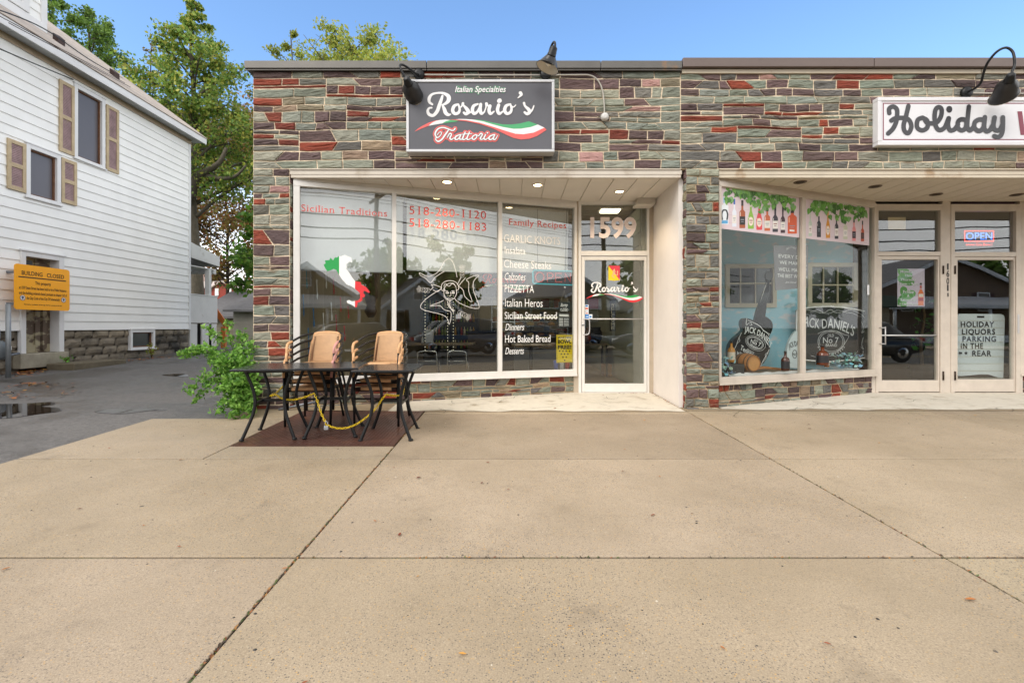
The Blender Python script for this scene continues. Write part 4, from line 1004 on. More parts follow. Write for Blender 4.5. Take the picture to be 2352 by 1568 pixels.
# big framed board
FJ = Fr((0, 8.06, 0), (1, 0, 0)); T6j = aff(FJ, .18, 1637, 602.1)
jb = thing('whiskey_sign_board', 'large black arched sign board with white whiskey lettering standing below the right false window', 'sign board', FJ.w(1637+1500*.18, 828, 0))
outl = [(1070,612),(1150,592),(1300,572),(1480,565),(1650,577),(1820,600),(1962,632),(1957,1215),(1825,1240),(1480,1270),(1250,1255),(1165,1245),(1060,1225)]
mb = MB(); mb.prism([T6j(x, y, 0) for x, y in outl], FJ.n*-.03); mb.build('panel', mat('chalk_black', '#26272a', .35), jb)
mb = MB(); pts = [T6j(x, y, .004) for x, y in outl]; mb.tube(pts, .013, 6, closed=True); mb.build('edge', MT['vinyl_white'], jb)
def jl(mb):
    slant(mb, "JACK DANIEL'S", [(1120,790),(1330,845),(1500,838),(1650,870),(1790,945)], 118, FJ, T6j)
    for a, b, w_ in ((168,142,6),(150,124,5)): stroke(mb, [(1510+a*math.cos(t), 1012+b*math.sin(t), w_) for t in [i*math.pi/12 for i in range(25)]], T6j, .003, sub=2)
    stroke(mb, [(1340,910,5),(1420,880),(1510,875),(1600,885),(1680,925),(1735,940),(1700,1010),(1650,1080),(1560,1150),(1470,1150)], T6j, .003)
    slant(mb, "OLD", [(1465,952),(1545,952)], 36, FJ, T6j); slant(mb, "No 7", [(1405,1030),(1605,1030)], 72, FJ, T6j); slant(mb, "BRAND", [(1440,1075),(1585,1075)], 34, FJ, T6j)
    for s in ([(1160,640,5),(1200,610),(1300,625),(1400,650),(1480,610),(1520,608),(1560,640),(1650,640),(1750,610),(1850,640),(1930,700),(1935,760)], [(1240,640,4),(1340,612),(1430,650),(1500,650),(1590,612),(1700,640),(1780,650),(1870,690),(1900,690)],
              [(1900,760,5),(1920,840),(1900,900),(1930,880)], [(1920,960,5),(1900,1050),(1925,1110),(1890,1080)], [(1920,1130,5),(1900,1190),(1820,1210),(1700,1185),(1600,1200),(1500,1190),(1380,1215),(1250,1190)], [(1850,1130,4),(1800,1190),(1700,1200)]): stroke(mb, s, T6j, .003)
    for k in range(12): a = math.pi*(.15+.7*k/11); stroke(mb, [(1510+185*math.cos(a), 1012+158*math.sin(a), 14), (1511+185*math.cos(a), 1014+158*math.sin(a), 14)], T6j, .003, smooth=False)
letters('white_lettering', jb, mat('chalk_white', '#c9c9c9', .6), jl)
# hanging grey poster
FH = Fr(FWIN2.pt(0, 0, -.14), FWIN2.u); T5 = aff(FH, .16, 1637, 404.5)
hp = thing('hanging_poster', 'grey cardboard poster with white slogan hanging behind the window mullion', 'poster', FH.w(1637+1120*.16, 404.5+1500*.16))
mb = MB(); mb.prism([T5(x, y, 0) for x, y in ((872,1000),(1370,990),(1372,1600),(905,1640))], FH.n*-.01); mb.build('card', mat('poster_grey', '#7b787b', .6, var=.05), hp)
def hl(mb):
    for tx, x0, x1, y in (('EVERY DAY', 945, 1345, 1170), ('WE MAKE IT,', 958, 1350, 1262), ("WE'LL MAKE IT", 945, 1350, 1360), ('THE BEST WE CAN', 930, 1355, 1450)): put_text(mb, FH, tx, x0*.16+1637, x1*.16+1637, y*.16+404.5, 50*.16, w=.002)
    put_text(mb, FH, 'Jack Daniel', 1040*.16+1637, 1200*.16+1637, 1530*.16+404.5, 3.6, w=.002, shear=.4); slant(mb, "JACK DANIEL'S", [(1060,1060),(1125,1030),(1190,1055)], 26, FH, T5, .002)
letters('white_lettering', hp, MT['vinyl_white'], hl)
mb = MB(); mb.tube([T5(1195,1000,0), T5(1195,930,0), T5(1190,905,0)], .003, 5); mb.build('hook', MT['black_metal'], hp)
# bowling pin cut-out
FP = Fr((0, 7.72, 0), (1, 0, 0)); T6p = aff(FP, .18, 1637, 602.1)
pn = thing('bowling_pin_display', 'pale bowling pin shaped cut-out with black lettering behind the window mullion', 'display', FP.w(1637+1065*.18, 843))
pin = crom([(1060,880,0),(1005,950,0),(965,1040,0),(945,1160,0),(950,1280,0),(970,1345,0),(1140,1345,0),(1180,1260,0),(1185,1150,0),(1165,1030,0),(1125,940,0),(1085,885,0)], 4, True)
mb = MB(); mb.prism([T6p(x, y, 0) for x, y, _ in pin], FP.n*-.06); mb.build('board', mat('pale_blue_white', '#cfdadd', .4), pn, bevel=.008)
def pl(mb):
    slant(mb, "JACK DANIEL'S", [(975,1105),(1060,1070),(1160,1085)], 66, FP, T6p)
    stroke(mb, [(1045+28*math.cos(t), 1172+52*math.sin(t), 7) for t in [i*math.pi/10 for i in range(21)]], T6p, .003, sub=2); slant(mb, "No7", [(1022,1190),(1068,1190)], 34, FP, T6p)
letters('black_lettering', pn, MT['black_print'], pl)
def bottle(x, y, d, h, rw, liq, lab, label, cap='#1b1714'):
    c = P(x, y, d); b = thing('liquor_bottle', label, 'bottle', c, 0, None)
    mb = MB(); mb.lathe(c, (0,0,1), [(rw*.96,0),(rw,.01),(rw,h*.55),(rw*.8,h*.64),(rw*.32,h*.72),(rw*.3,h*.9)], 16); mb.build('body', mat('liq_'+liq[1:], liq, .12), b)
    mb = MB(); mb.lathe(c+Vector((0,0,h*.9)), (0,0,1), [(rw*.34,0),(rw*.34,h*.1)], 12); mb.build('cap', mat('cap'+cap[1:], cap, .4), b)
    mb = MB(); mb.lathe(c+Vector((0,0,h*.12)), (0,0,1), [(rw*1.02,0),(rw*1.02,h*.36)], 16, caps=False); mb.build('paper_label', mat('lab_'+lab[1:], lab, .6), b)
bottle(1637+238*.18, 602+1275*.18, 6.95, .30, .052, '#b57b2c', '#cfc4b4', 'amber liquor bottle with pale label beside the guitar')
bottle(1637+928*.18, 602+1385*.18, 6.98, .28, .055, '#3a1d0e', '#17171a', 'dark whiskey bottle with black label below the bowling pin')
bottle(1637+1400*.18, 602+1310*.18, 7.38, .30, .085, '#5a2a12', '#1d1c1f', 'broad brown whiskey bottle in front of the black sign board')
bottle(1637+1455*.18, 602+1335*.18, 7.36, .20, .035, '#7a4a1c', '#b9b4a8', 'small whiskey bottle with grey label right of the broad brown bottle')
c = P(1637+455*.18, 602+1280*.18, 7.0); bl = thing('whiskey_barrel', 'small wooden barrel lying on its side in front of the guitar', 'barrel', c)
ax = Vector((.30, -.95, -.05)); mb = MB(); mb.lathe(c-ax*.02, ax, [(.10,-.16),(.125,-.06),(.13,.0),(.125,.06),(.108,.13),(.10,.135),(.098,.12)], 24); mb.build('staves', mat('oak', '#a9703c', .55, var=.25, vs=12, stretch=(1,1,4)), bl)
for h_, r_ in ((-.12,.117),(-.05,.131),(.06,.128),(.115,.116)):
    mb = MB(); mb.lathe(c-ax*.02, ax, [(r_,h_-.01),(r_+.003,h_),(r_,h_+.01)], 24, caps=False); mb.build('hoop', mat('hoop_iron', '#5a4a3c', .5, .6), bl)
mb = MB(); mb.lathe(c-ax*.02, ax, [(.099,.121),(.001,.122)], 24, caps=False); mb.build('barrel_head', mat('oak_head', '#c08a50', .55, var=.15, vs=10), bl)
c = P(1637+312*.18, 602+1420*.18, 6.86); mb = MB(); mb.box(c.x-.105, c.y, c.z, c.x+.105, c.y+.2, c.z+.13)
obj(mb, 'storage_box', mat('dark_grey_box', '#2e2c2b', .6), 'dark grey box with metal clasp in front of the barrel', 'box', bevel=.008)
mb = MB(); a, b = P(1637+410*.18, 602+1385*.18, 6.98), P(1637+870*.18, 602+1365*.18, 7.15); mb.tube([a, (a+b)/2+Vector((0,0,.035)), b], [.02,.022,.018], 10)
obj(mb, 'wooden_stave', MT['oak'], 'curved wooden stave lying on the display floor', 'stave')
rl = random.Random(9)
def posy(x, y, d, w, h, n, c1, label, name='artificial_plant'):
    c = P(x, y, d); mb = MB()
    for k in range(n):
        p = c+Vector((rl.uniform(-w, w), rl.uniform(-.05, .08), rl.uniform(0, h))); s = rl.uniform(.022, .04); u = Vector((rl.uniform(-1,1), rl.uniform(-1,.2), rl.uniform(-1,1))).normalized(); v_ = u.orthogonal().normalized()
        mb.color(tuple(q*rl.uniform(.7, 1.25) for q in lin(c1))); mb.poly([p+u*s, p+v_*s*.7, p-u*s, p-v_*s*.7])
    for k in range(5): mb.color('#41503a'); mb.tube([c+Vector((rl.uniform(-w,w)*.6,0,0)), c+Vector((rl.uniform(-w,w),0,h*.9))], .004, 5)
    obj(mb, name, MT['print'], label, 'plant', loc=c)
posy(1637+150*.18, 602+1430*.18, 6.76, .13, .25, 60, '#8fb0b4', 'pale blue green artificial leaves in the left corner of the display')
posy(1637+1720*.18, 602+1330*.18, 7.56, .22, .2, 80, '#6d9196', 'blue green artificial leaf spray at the foot of the black sign board')
mb = MB(); n = 60; rows = []
for k in range(n+1):
    t = k/n; p = FWIN2.pt(.25+t*(LWIN2-.5), .405, -.09); h_ = .02+.028*abs(vnoise(t*11, 1.3, 5))*2; rows.append([mb.V(p+FWIN2.n*.03), mb.V(p+Vector((0,0,h_))), mb.V(p-FWIN2.n*.07+Vector((0,0,h_*.6))), mb.V(p-FWIN2.n*.1)])
for A, B in zip(rows, rows[1:]):
    for q in range(3): mb.Fc((A[q], B[q], B[q+1], A[q+1]))
obj(mb, 'draped_cloth', mat('white_cloth', '#d6d2cf', .9), 'crumpled white cloth along the display window sill', 'cloth')
# ---- behind the doors
FD1 = Fr((0, DD+.03, 0), (1, 0, 0)); Tq = aff(FD1, .156, 1994.5, 470.4)
hr = thing('hours_poster', 'pink and green opening hours poster with orange bottle on the left liquor store door', 'poster', FD1.w(2092, 703))
mb = MB(); mb.prism([Tq(x, y, 0) for x, y in ((428,940),(828,940),(830,1497),(428,1494))], FD1.n*-.002); mb.build('sheet', mat('poster_pink', '#d5c6d6', .5, var=.06), hr)
def hb(mb):
    for c, cx, cy, s in (('#6fae5a',540,1010,110),('#58994a',560,1120,100),('#7fb96a',500,1060,80),('#4f9440',520,1270,70),('#63a552',600,1330,90),('#4d8f3e',500,1400,90),('#6aa758',470,960,60),('#74b063',520,1460,60)):
        mb.color(c); q = []
        for k in range(14): a = k*math.pi/7; r_ = s*(1+.25*math.sin(a*2+cx)); q.append((min(max(cx+r_*math.cos(a), 430), 826), min(max(cy+r_*.8*math.sin(a), 942), 1494)))
        flat(mb, q, Tq, .001+cx*1e-6)
    for c, pts in (('#2a1d18',[(755,1150),(788,1150),(788,1178),(755,1178)]),('#c24b3a',[(757,1185),(785,1185),(785,1230),(757,1230)]),('#ef7a36',[(760,1240),(782,1240),(812,1300),(812,1480),(732,1480),(732,1300)]),('#f0e4d8',[(738,1310),(806,1310),(806,1355),(738,1355)]),('#b8302c',[(735,1370),(810,1370),(810,1415),(735,1415)])):
        mb.color(c); flat(mb, pts, Tq, .002 if c in ('#ef7a36','#2a1d18','#c24b3a') else .003)
    mb.color('#f3f3f0')
    for tx, x0, x1, y in (('Monday -',470,700,1000),('Thru',530,640,1058),('Thursday',470,700,1118),('12pm - 9pm',440,735,1180),('Friday',510,668,1296),('&',570,602,1355),('Saturday',470,700,1415),('11am-9pm',460,722,1476)):
        mb.color('#3c3c3c'); put_text(mb, FD1, tx, x0*.156+1994.9, x1*.156+1994.9, y*.156+470.8, 36*.156, w=.0036, offset=.035); mb.color('#f3f3f0'); put_text(mb, FD1, tx, x0*.156+1994.5, x1*.156+1994.5, y*.156+470.4, 36*.156, w=.0044, offset=.012)
letters('printing', hr, MT['print'], hb)
mb = MB(); mb.prism([Tq(x, y, 0) for x, y in ((290,182),(548,182),(550,366),(293,362))], FD1.n*-.002); obj(mb, 'paper_note', mat('manila', '#d9c39a', .7), 'blank yellow paper taped inside the glass over the left liquor store door', 'paper')
FLED = Fr((0, DD+.55, 0), (1, 0, 0)); Tl = aff(FLED, .2759, 2163.8, 470.4)
le = thing('led_open_sign', 'lit LED sign reading OPEN in blue dots within a red border above the right door', 'sign', FLED.w(2248, 554))
em_r, em_b = emitter('led_red', '#ff4a3c', 1.1), emitter('led_blue', '#4f86ff', 1.3)
mb = MB(); mb.prism([Tl(x, y, 0) for x, y in ((180,212),(430,212),(430,350),(180,350))], FLED.n*-.04); mb.build('case', mat('smoke_case', '#3a3c44', .4), le)
mb = MB(); mb.tube([Tl(x, y, .008) for x, y in ((185,218),(425,218),(425,304),(185,304))], .009, 6, closed=True); mb.build('border', em_r, le)
letters('lit_lettering', le, em_b, lambda mb: put_text(mb, FLED, 'OPEN', 196*.2759+2163.8, 414*.2759+2163.8, 290*.2759+470.4, 58*.2759, w=.008))
letters('running_text', le, em_r, lambda mb: put_text(mb, FLED, 'www.Gio.Bow.!', 193*.2759+2163.8, 414*.2759+2163.8, 341*.2759+470.4, 22*.2759, w=.008))
FLB = Fr((0, DD+.16, 0), (1, 0, 0)); Tb = aff(FLB, .2759, 2163.8, 470.4)
lb = thing('letter_board', 'white rounded letter board with black parking message standing behind the right door', 'letter board', FLB.w(2252, 870))
q = [(122,945),(128,918),(150,906),(490,909),(515,920),(522,945),(510,1436),(500,1444),(455,1432),(390,1412),(310,1410),(240,1418),(160,1424),(116,1420)]
mb = MB(); mb.prism([Tb(x, y, 0) for x, y in q], FLB.n*-.02); mb.build('board', mat('board_white', '#d5dde0', .4), lb)
mb = MB()
for k in range(9):
    y = 965+k*59.5; mb.obox(Tb(124, y, .002), Vector(Tb(516, y, .002))-Vector(Tb(124, y, .002)), (0,0,.006), FLB.n*.004)
mb.build('letter_rail', mat('rail_cream', '#cbc7b4', .5), lb)
mb = MB(); mb.prism([Tb(x, y, .001) for x, y in ((290,924),(350,924),(350,940),(290,940))], FLB.n*.003); mb.build('handle_slot', MT['black_print'], lb)
def bl_(mb):
    for tx, x0, x1, y in (('HOLIDAY',153,430,1016),('LIQUORS',163,438,1078),('PARKING',167,446,1138),('iN THE',153,338,1196),('REAR',248,407,1258)): put_text(mb, FLB, tx, x0*.2759+2163.8, x1*.2759+2163.8, y*.2759+470.4, 44*.2759, w=.008, space=1.15, offset=.02)
    flat(mb, [(133,1232),(148,1216),(148,1226),(165,1226),(165,1240),(148,1240),(148,1248)], Tb, .008); flat(mb, [(196+18*math.sin(k*math.pi/5)*(1 if k % 2 == 0 else .42), 1233-18*math.cos(k*math.pi/5)*(1 if k % 2 == 0 else .42)) for k in range(10)], Tb, .008)
letters('black_lettering', lb, MT['black_print'], bl_)
c = P(2118, 842, 9.6); pt = thing('potted_plant', 'thin potted tree in a ribbed black planter inside the left liquor store door', 'plant', (c.x, c.y, .055))
mb = MB(); mb.lathe((c.x, c.y, .055), (0,0,1), [(.17,0),(.2,.04),(.19,.07),(.2,.1),(.19,.14),(.2,.18),(.21,.24),(.2,.3),(.17,.3),(.16,.26)], 18); mb.build('planter', MT['black_metal'], pt)
mb = MB(); mb.tube([(c.x,c.y,.3),(c.x-.03,c.y,.8),(c.x+.05,c.y,1.3),(c.x-.02,c.y,1.7)], [.03,.026,.02,.012], 8); mb.build('trunk', mat('bark_pale', '#8a7150', .9, var=.3, vs=20), pt)
mb = MB()
for k in range(60):
    p = Vector((c.x+rl.uniform(-.32,.2), c.y-rl.uniform(0,.15), rl.uniform(.65, 1.2) if k < 40 else rl.uniform(1.2, 1.8))); s = rl.uniform(.04, .08); u = Vector((rl.uniform(-1,1), rl.uniform(-1,0), rl.uniform(-1,1))).normalized(); v_ = u.orthogonal().normalized()
    mb.color(tuple(q*rl.uniform(.7,1.3) for q in lin('#3f7d2c'))); mb.poly([p+u*s, p+v_*s*.6, p-u*s, p-v_*s*.6])
mb.build('leaves', MT['print'], pt)
# ---------------------------------------------------------------- wall signs
FS = Fr((0, D-.19, 0), (1, 0, 0)); T4 = aff(FS, .156, 922, 169.3)
sg = thing('shop_sign', 'dark grey framed trattoria sign with white script and a tricolour ribbon', 'sign', FS.w(1103, 350, -.1))
a0, b1 = FS.at(933.5, 183.5); a1, b0 = FS.at(1273.5, 349.5); e = .034
mb = MB(); mb.fbox(FS, a0, b0, a1, b0+e, -.17, .012); mb.fbox(FS, a0, b1-e, a1, b1, -.17, .012); mb.fbox(FS, a0, b0+e, a0+e, b1-e, -.17, .012); mb.fbox(FS, a1-e, b0+e, a1, b1-e, -.17, .012)
mb.build('frame', mat('sign_frame', '#c2c2c4', .4, .3, var=.04), sg, bevel=.005)
mb = MB(); mb.fbox(FS, a0+e, b0+e, a1-e, b1-e, -.15, 0); mb.build('sign_face', mat('sign_grey', '#55555b', .32, var=.10, vs=2), sg)
mat('sign_red', '#e0605c', .4); mat('sign_green', '#45a26a', .4); mat('sign_white', '#e4e2e2', .4)
letters('script_lettering', sg, [MT['sign_white'], MT['sign_red'], MT['sign_green']], lambda mb: rosario(mb, T4, .003))
TRAT = [[(790,812,22),(770,838,18),(735,838,18),(680,815,20),(610,797,20),(545,815,22),(508,860,24),(500,905,22),(530,945,18),(575,915,14),(592,870,14),(560,868,12),(530,905,12)], [(690,842,20),(645,905,26),(598,970,24),(545,1002,22),(508,975,18),(515,935,14)],
        [(675,945,12),(712,885,18),(738,900,18),(715,955,24),(742,972,20),(778,945,10)], [(862,902,16),(805,928,22),(792,968,22),(832,968,18),(872,910,14)], [(875,902,18),(855,960,22),(888,970,16),(912,940,10)],
        [(940,865,18),(902,960,22),(930,973,16),(968,942,10)], [(1002,865,18),(965,960,22),(995,973,16),(1040,945,10)], [(890,898,10),(960,892,12),(1040,890,10)], [(1095,902,16),(1052,928,20),(1045,965,20),(1080,970,18),(1112,932,16),(1098,902,14),(1140,922,10)],
        [(1138,925,12),(1166,885,18),(1192,900,18),(1162,958,22),(1188,973,16),(1218,942,10)], [(1240,902,18),(1215,958,22),(1245,973,16),(1282,942,10)], [(1266,878,22),(1270,876,22)], [(1360,902,16),(1302,928,22),(1292,968,22),(1332,968,18),(1372,910,14)], [(1375,902,18),(1352,960,22),(1382,972,16),(1418,912,10)]]
def tratt(mb):
    for k, s in enumerate(TRAT): mb.mi = 1; stroke(mb, s, T4, .003+k*.0001, grow=23)
    for k, s in enumerate(TRAT): mb.mi = 2; stroke(mb, s, T4, .0052+k*.0001, grow=7)
    for k, s in enumerate(TRAT): mb.mi = 0; stroke(mb, s, T4, .0074+k*.0001)
letters('red_edged_lettering', sg, [MT['sign_white'], MT['sign_red'], MT['sign_face'] if 'sign_face' in MT else MT['sign_grey']], tratt)
def ital(mb):
    q = lambda x: x*.156+922
    for mi, off, w in ((1, .085, .003), (2, .045, .0045), (0, .012, .006)): mb.mi = mi; put_text(mb, FS, 'Italian Specialties', q(790), q(1540), 275*.156+169.3, 13.2, w=w, shear=.25, offset=off)
letters('green_edged_lettering', sg, [MT['sign_white'], MT['sign_green'], MT['sign_grey']], ital)
FS2 = Fr((0, D-.10, 0), (1, 0, 0)); T8 = aff(FS2, .168, 1994.5, 94.1)
sg2 = thing('shop_sign', 'long white sign with dark rounded script and maroon border line', 'sign', FS2.w(2250, 337, -.1))
a0, b1 = FS2.at(2015, 224); _, b0 = FS2.at(2015, 334.5); a1 = a0+5.2; e = .05
mb = MB(); mb.fbox(FS2, a0, b0, a1, b0+e, -.09, .014); mb.fbox(FS2, a0, b1-e, a1, b1, -.09, .014); mb.fbox(FS2, a0, b0+e, a0+e, b1-e, -.09, .014); mb.fbox(FS2, a1-e, b0+e, a1, b1-e, -.09, .014)
mb.build('frame', mat('sign_frame_white', '#d4d3d6', .35, var=.03), sg2, bevel=.008)
mb = MB(); mb.fbox(FS2, a0+e, b0+e, a1-e, b1-e, -.08, 0); mb.build('sign_face', mat('sign_face_white', '#d6d6da', .3, var=.05, vs=1.5), sg2)
mat('sign_maroon', '#7c2f42', .4); mat('sign_black', '#333236', .3)
mb = MB(); g = e+.022; t = .012
mb.fbox(FS2, a0+g, b0+g, a1-g, b0+g+t, .0005, .002); mb.fbox(FS2, a0+g, b1-g-t, a1-g, b1-g, .0005, .002); mb.fbox(FS2, a0+g, b0+g+t, a0+g+t, b1-g-t, .0005, .002); mb.build('border_line', MT['sign_maroon'], sg2)
HOL = [[(285,990),(283,930),(335,900),(385,935),(392,1010),(378,1110),(332,1205),(268,1268)], [(312,1092),(375,1058),(500,1058),(562,1095),(585,1180),(545,1262),(492,1232),(480,1150),(508,1050),(545,892)],
       [(738,1052),(672,1085),(665,1185),(735,1225),(803,1185),(803,1095),(738,1052)], [(772,1085),(805,1128),(850,1130)], [(850,1130),(930,1118),(988,1035),(998,940),(958,908),(915,945),(902,1050),(918,1165),(968,1220),(1040,1185),(1092,1062)],
       [(1097,1060),(1085,1150),(1112,1222),(1172,1212),(1222,1145)], [(1325,1082),(1268,1075),(1222,1110),(1222,1190),(1272,1224),(1325,1190),(1340,1085)], [(1370,900),(1350,1100),(1352,1190),(1388,1225),(1442,1168)],
       [(1560,1078),(1500,1080),(1448,1122),(1450,1195),(1510,1234),(1565,1190),(1582,1100)], [(1588,1045),(1578,1180),(1610,1238),(1662,1215),(1690,1165)], [(1722,1050),(1705,1160),(1730,1220),(1790,1218),(1830,1150)], [(1835,1048),(1832,1200),(1812,1285),(1768,1318),(1716,1304)]]
def hol(mb):
    mb.mi = 0
    for k, s in enumerate(HOL): stroke(mb, [(x, y, 63) for x, y in s], T8, .003+k*.0003)
    stroke(mb, [(1103,932,82),(1103,942,82)], T8, .004, smooth=False)
    mb.mi = 1
    flat(mb, [(2035,965),(2100,965),(2130,1190),(2190,1000),(2235,1000),(2290,1190),(2330,965),(2385,965),(2320,1288),(2260,1288),(2212,1110),(2150,1288),(2078,1288)], T8, .003)
letters('script_lettering', sg2, [MT['sign_black'], MT['sign_maroon']], hol)

# ---------------------------------------------------------------- gooseneck lamps and their conduit
def gooseneck(label, mount, arm, shade_pts, mouth_r, tilt, dm=.045, group=None):
    """arm and shade given as (column, row, distance in front of the wall)"""
    c = P(mount[0], mount[1], D-.02); t = thing('gooseneck_lamp', label, 'wall lamp', c, 0, group)
    mb = MB(); mb.lathe(c+Vector((0,.0,0)), (0,-1,0), [(.072,0),(.075,.03),(.06,.05),(.03,.056)], 18); mb.build('mount', MT['black_metal'], t)
    mb = MB(); pts = [P(x, y, D-w).to_tuple() for x, y, w in arm]; mb.tube(crom(pts, 6), .0145, 8); mb.build('arm', MT['black_metal'], t)
    top = P(*shade_pts[0][:2], D-shade_pts[0][2]); bot = P(*shade_pts[1][:2], D-shade_pts[1][2]); ax = (bot-top).normalized(); L = (bot-top).length
    mb = MB(); mb.lathe(top, ax, [(.02,-.03),(.042,-.01),(.046,.03),(.05,.032),(.05,.06),(.054,.062),(.054,.085)], 18); mb.build('socket', MT['black_metal'], t)
    n = 26; mb = MB(); x = ax.orthogonal().normalized(); tv = Vector(tilt); y = ax.cross(x)
    rings = []; mb.sm = True
    for (r_, h_) in ((.055,.08),(.075,.11),(.11,.16),(mouth_r*.86,L*.86),(mouth_r,L),(mouth_r*1.03,L*1.005),(mouth_r*.97,L*.985),(mouth_r*.84,L*.86),(.10,.17),(.05,.12)):
        ring = []
        for q in range(n):
            d = x*math.cos(2*math.pi*q/n)+y*math.sin(2*math.pi*q/n); k = max(0, (h_-.16)/(L-.16)) if L > .17 else 0
            ring.append(mb.V(top+ax*(h_+k*tv.dot(d)*.10)+d*r_))
        rings.append(ring)
    for A, B in zip(rings[:6], rings[1:6]):
        for q in range(n): mb.Fc((A[q], A[(q+1)%n], B[(q+1)%n], B[q]))
    mb.mi = 1
    for A, B in zip(rings[5:], rings[6:]):
        for q in range(n): mb.Fc((A[q], A[(q+1)%n], B[(q+1)%n], B[q]))
    mb.build('lamp_shade', [mat('shade_black', '#2b2b2d', .35, .3), mat('shade_inner', '#cfc9bb', .5)], t)
    mb = MB(); mb.ball(top+ax*.16, .045, 10); mb.build('bulb', mat('lamp_glass', '#d9d5c8', .2), t)
gooseneck('black gooseneck lamp over the left end of the dark trattoria sign, its shade hanging low', (963, 172), [(963,172,.03),(955,170,.16),(940,158,.32),(927,150,.42),(919,150,.46),(920,158,.48),(927,172,.48),(933,184,.47)], [(934,183,.47),(953,224,.14)], .132, (0, 1, 0))
gooseneck('black gooseneck lamp over the right end of the dark trattoria sign, above the roof line', (1253, 172), [(1253,172,.03),(1256,150,.20),(1262,120,.40),(1268,103,.52),(1273,97,.60),(1275,103,.65),(1273,115,.66)], [(1272,112,.66),(1257,156,.54)], .14, (0, 1, 0))
gooseneck('tall black gooseneck lamp over the white liquor store sign', (2217, 214), [(2217,214,.03),(2240,203,.15),(2253,190,.25),(2260,165,.34),(2270,142,.42),(2290,119,.50),(2310,110,.55),(2325,118,.58),(2330,135,.60),(2330,150,.60),(2326,162,.60),(2322,174,.60)], [(2322,174,.60),(2305,222,.34)], .14, (0, 1, 0))
mb = MB(); w = lambda x, y: P(x, y, D-.04).to_tuple()
mb.tube(crom([w(968,172),w(1080,172.5),w(1248,172.8)], 4), .0105, 6); mb.tube(crom([w(1258,173),(w(1330,172.5)),w(1352,173),w(1368,180),w(1380,197),w(1386,222),w(1388,250),w(1388,264)], 5), .0105, 6)
cd = tag(mb.build('electrical_conduit', mat('grey_paint_metal', '#a9a49a', .5, .3), loc=P(1253,172,D-.04)), 'thin grey conduit above the dark sign, bending down to a round sensor', 'conduit')
mb = MB(); mb.lathe(P(1388,271,D-.02), (0,-1,0), [(.05,0),(.055,.03),(.045,.06),(.02,.07)], 16); mb.build('sensor', mat('white_plastic', '#c9c7c4', .4), cd)
mb = MB(); mb.tube([w(2221,214),w(2400,216),w(2600,218)], .0105, 6)
tag(mb.build('electrical_conduit', MT['grey_paint_metal'], loc=P(2221,214,D-.04)), 'straight grey conduit along the top of the white liquor store sign', 'conduit')

# ---------------------------------------------------------------- inside the trattoria
FBL = Fr(FWIN.pt(0, 0, -.13), FWIN.u)
for (x0, x1, yb, lab) in ((686, 925, 618, 'white roller blind half lowered in the first pane behind the red tradition lettering'), (934, 1144, 619, 'white roller blind behind the red telephone numbers'), (1147, 1305, 622, 'white roller blind behind the menu list lettering')):
    a0, b0 = FBL.at(x0, yb); a1, _ = FBL.at(x1, yb); t = thing('roller_blind', lab, 'blind', FBL.pt((a0+a1)/2, b0))
    mb = MB(); n = 12; zt = 2.92
    cols = [[mb.V(FBL.pt(a0+(a1-a0)*k/n, b0+(zt-b0)*q/6, .006*math.sin(k*.9+q*.5))) for q in range(7)] for k in range(n+1)]
    for A, B in zip(cols, cols[1:]):
        for q in range(6): mb.Fc((A[q], B[q], B[q+1], A[q+1]))
    mb.build('fabric', mat('blind_white', '#dadada', .8, var=.02), t)
    mb = MB(); mb.tube([FBL.pt(a0, b0-.006, 0), FBL.pt(a1, b0-.006, 0)], .011, 6); mb.build('bottom_bar', mat('bar_grey', '#c2c2c4', .5), t)
    mb = MB(); mb.tube([FBL.pt(a0, 2.94, -.02), FBL.pt(a1, 2.94, -.02)], .03, 8); mb.build('roller', MT['blind_white'] if False else MT['white_trim'], t)
# neon sign, unlit; a faint glow is put into both tube materials
FN = Fr(FWIN.pt(0, 0, -.07), FWIN.u); T3 = aff(FN, .168, 940.8, 611.5)
ne = thing('neon_open_sign', 'unlit neon tube sign reading OPEN in red within a teal outline', 'sign', FN.w(1270, 655))
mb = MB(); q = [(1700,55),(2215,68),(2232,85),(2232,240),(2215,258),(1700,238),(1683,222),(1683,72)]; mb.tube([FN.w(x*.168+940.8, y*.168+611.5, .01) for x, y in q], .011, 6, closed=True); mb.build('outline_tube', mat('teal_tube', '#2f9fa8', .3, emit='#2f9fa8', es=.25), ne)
mb = MB(); TT = lambda x, y: FN.w(x*.168+940.8, y*.168+611.5, .012)
for s in ([(1775+58*math.cos(k*.42), 150+66*math.sin(k*.42)) for k in range(16)], [(1880,215),(1880,95),(1930,95),(1958,115),(1955,145),(1930,160),(1885,160)], [(2075,100),(1990,98),(1990,215),(2080,215)], [(1990,155),(2060,155)], [(2120,215),(2120,98),(2195,215),(2195,100)]): mb.tube([TT(*p) for p in s], .010, 6)
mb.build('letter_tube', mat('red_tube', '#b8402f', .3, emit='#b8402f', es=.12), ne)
mb = MB(); mb.fbox(FN, *FN.at(1690*.168+940.8, 245*.168+611.5), *FN.at(2225*.168+940.8, 60*.168+611.5), -.03, -.025); mb.build('back_panel', mat('smoked_back', '#242624', .4), ne)
mb = MB(); mb.tube([FN.w(1298, 621, 0), FN.w(1303, 470, -.01)], .004, 5); mb.tube([FN.w(1235, 621, 0), FN.w(1235, 480, -.01)], .0025, 5); mb.build('hanging_wire', MT['dark_plastic'], ne)
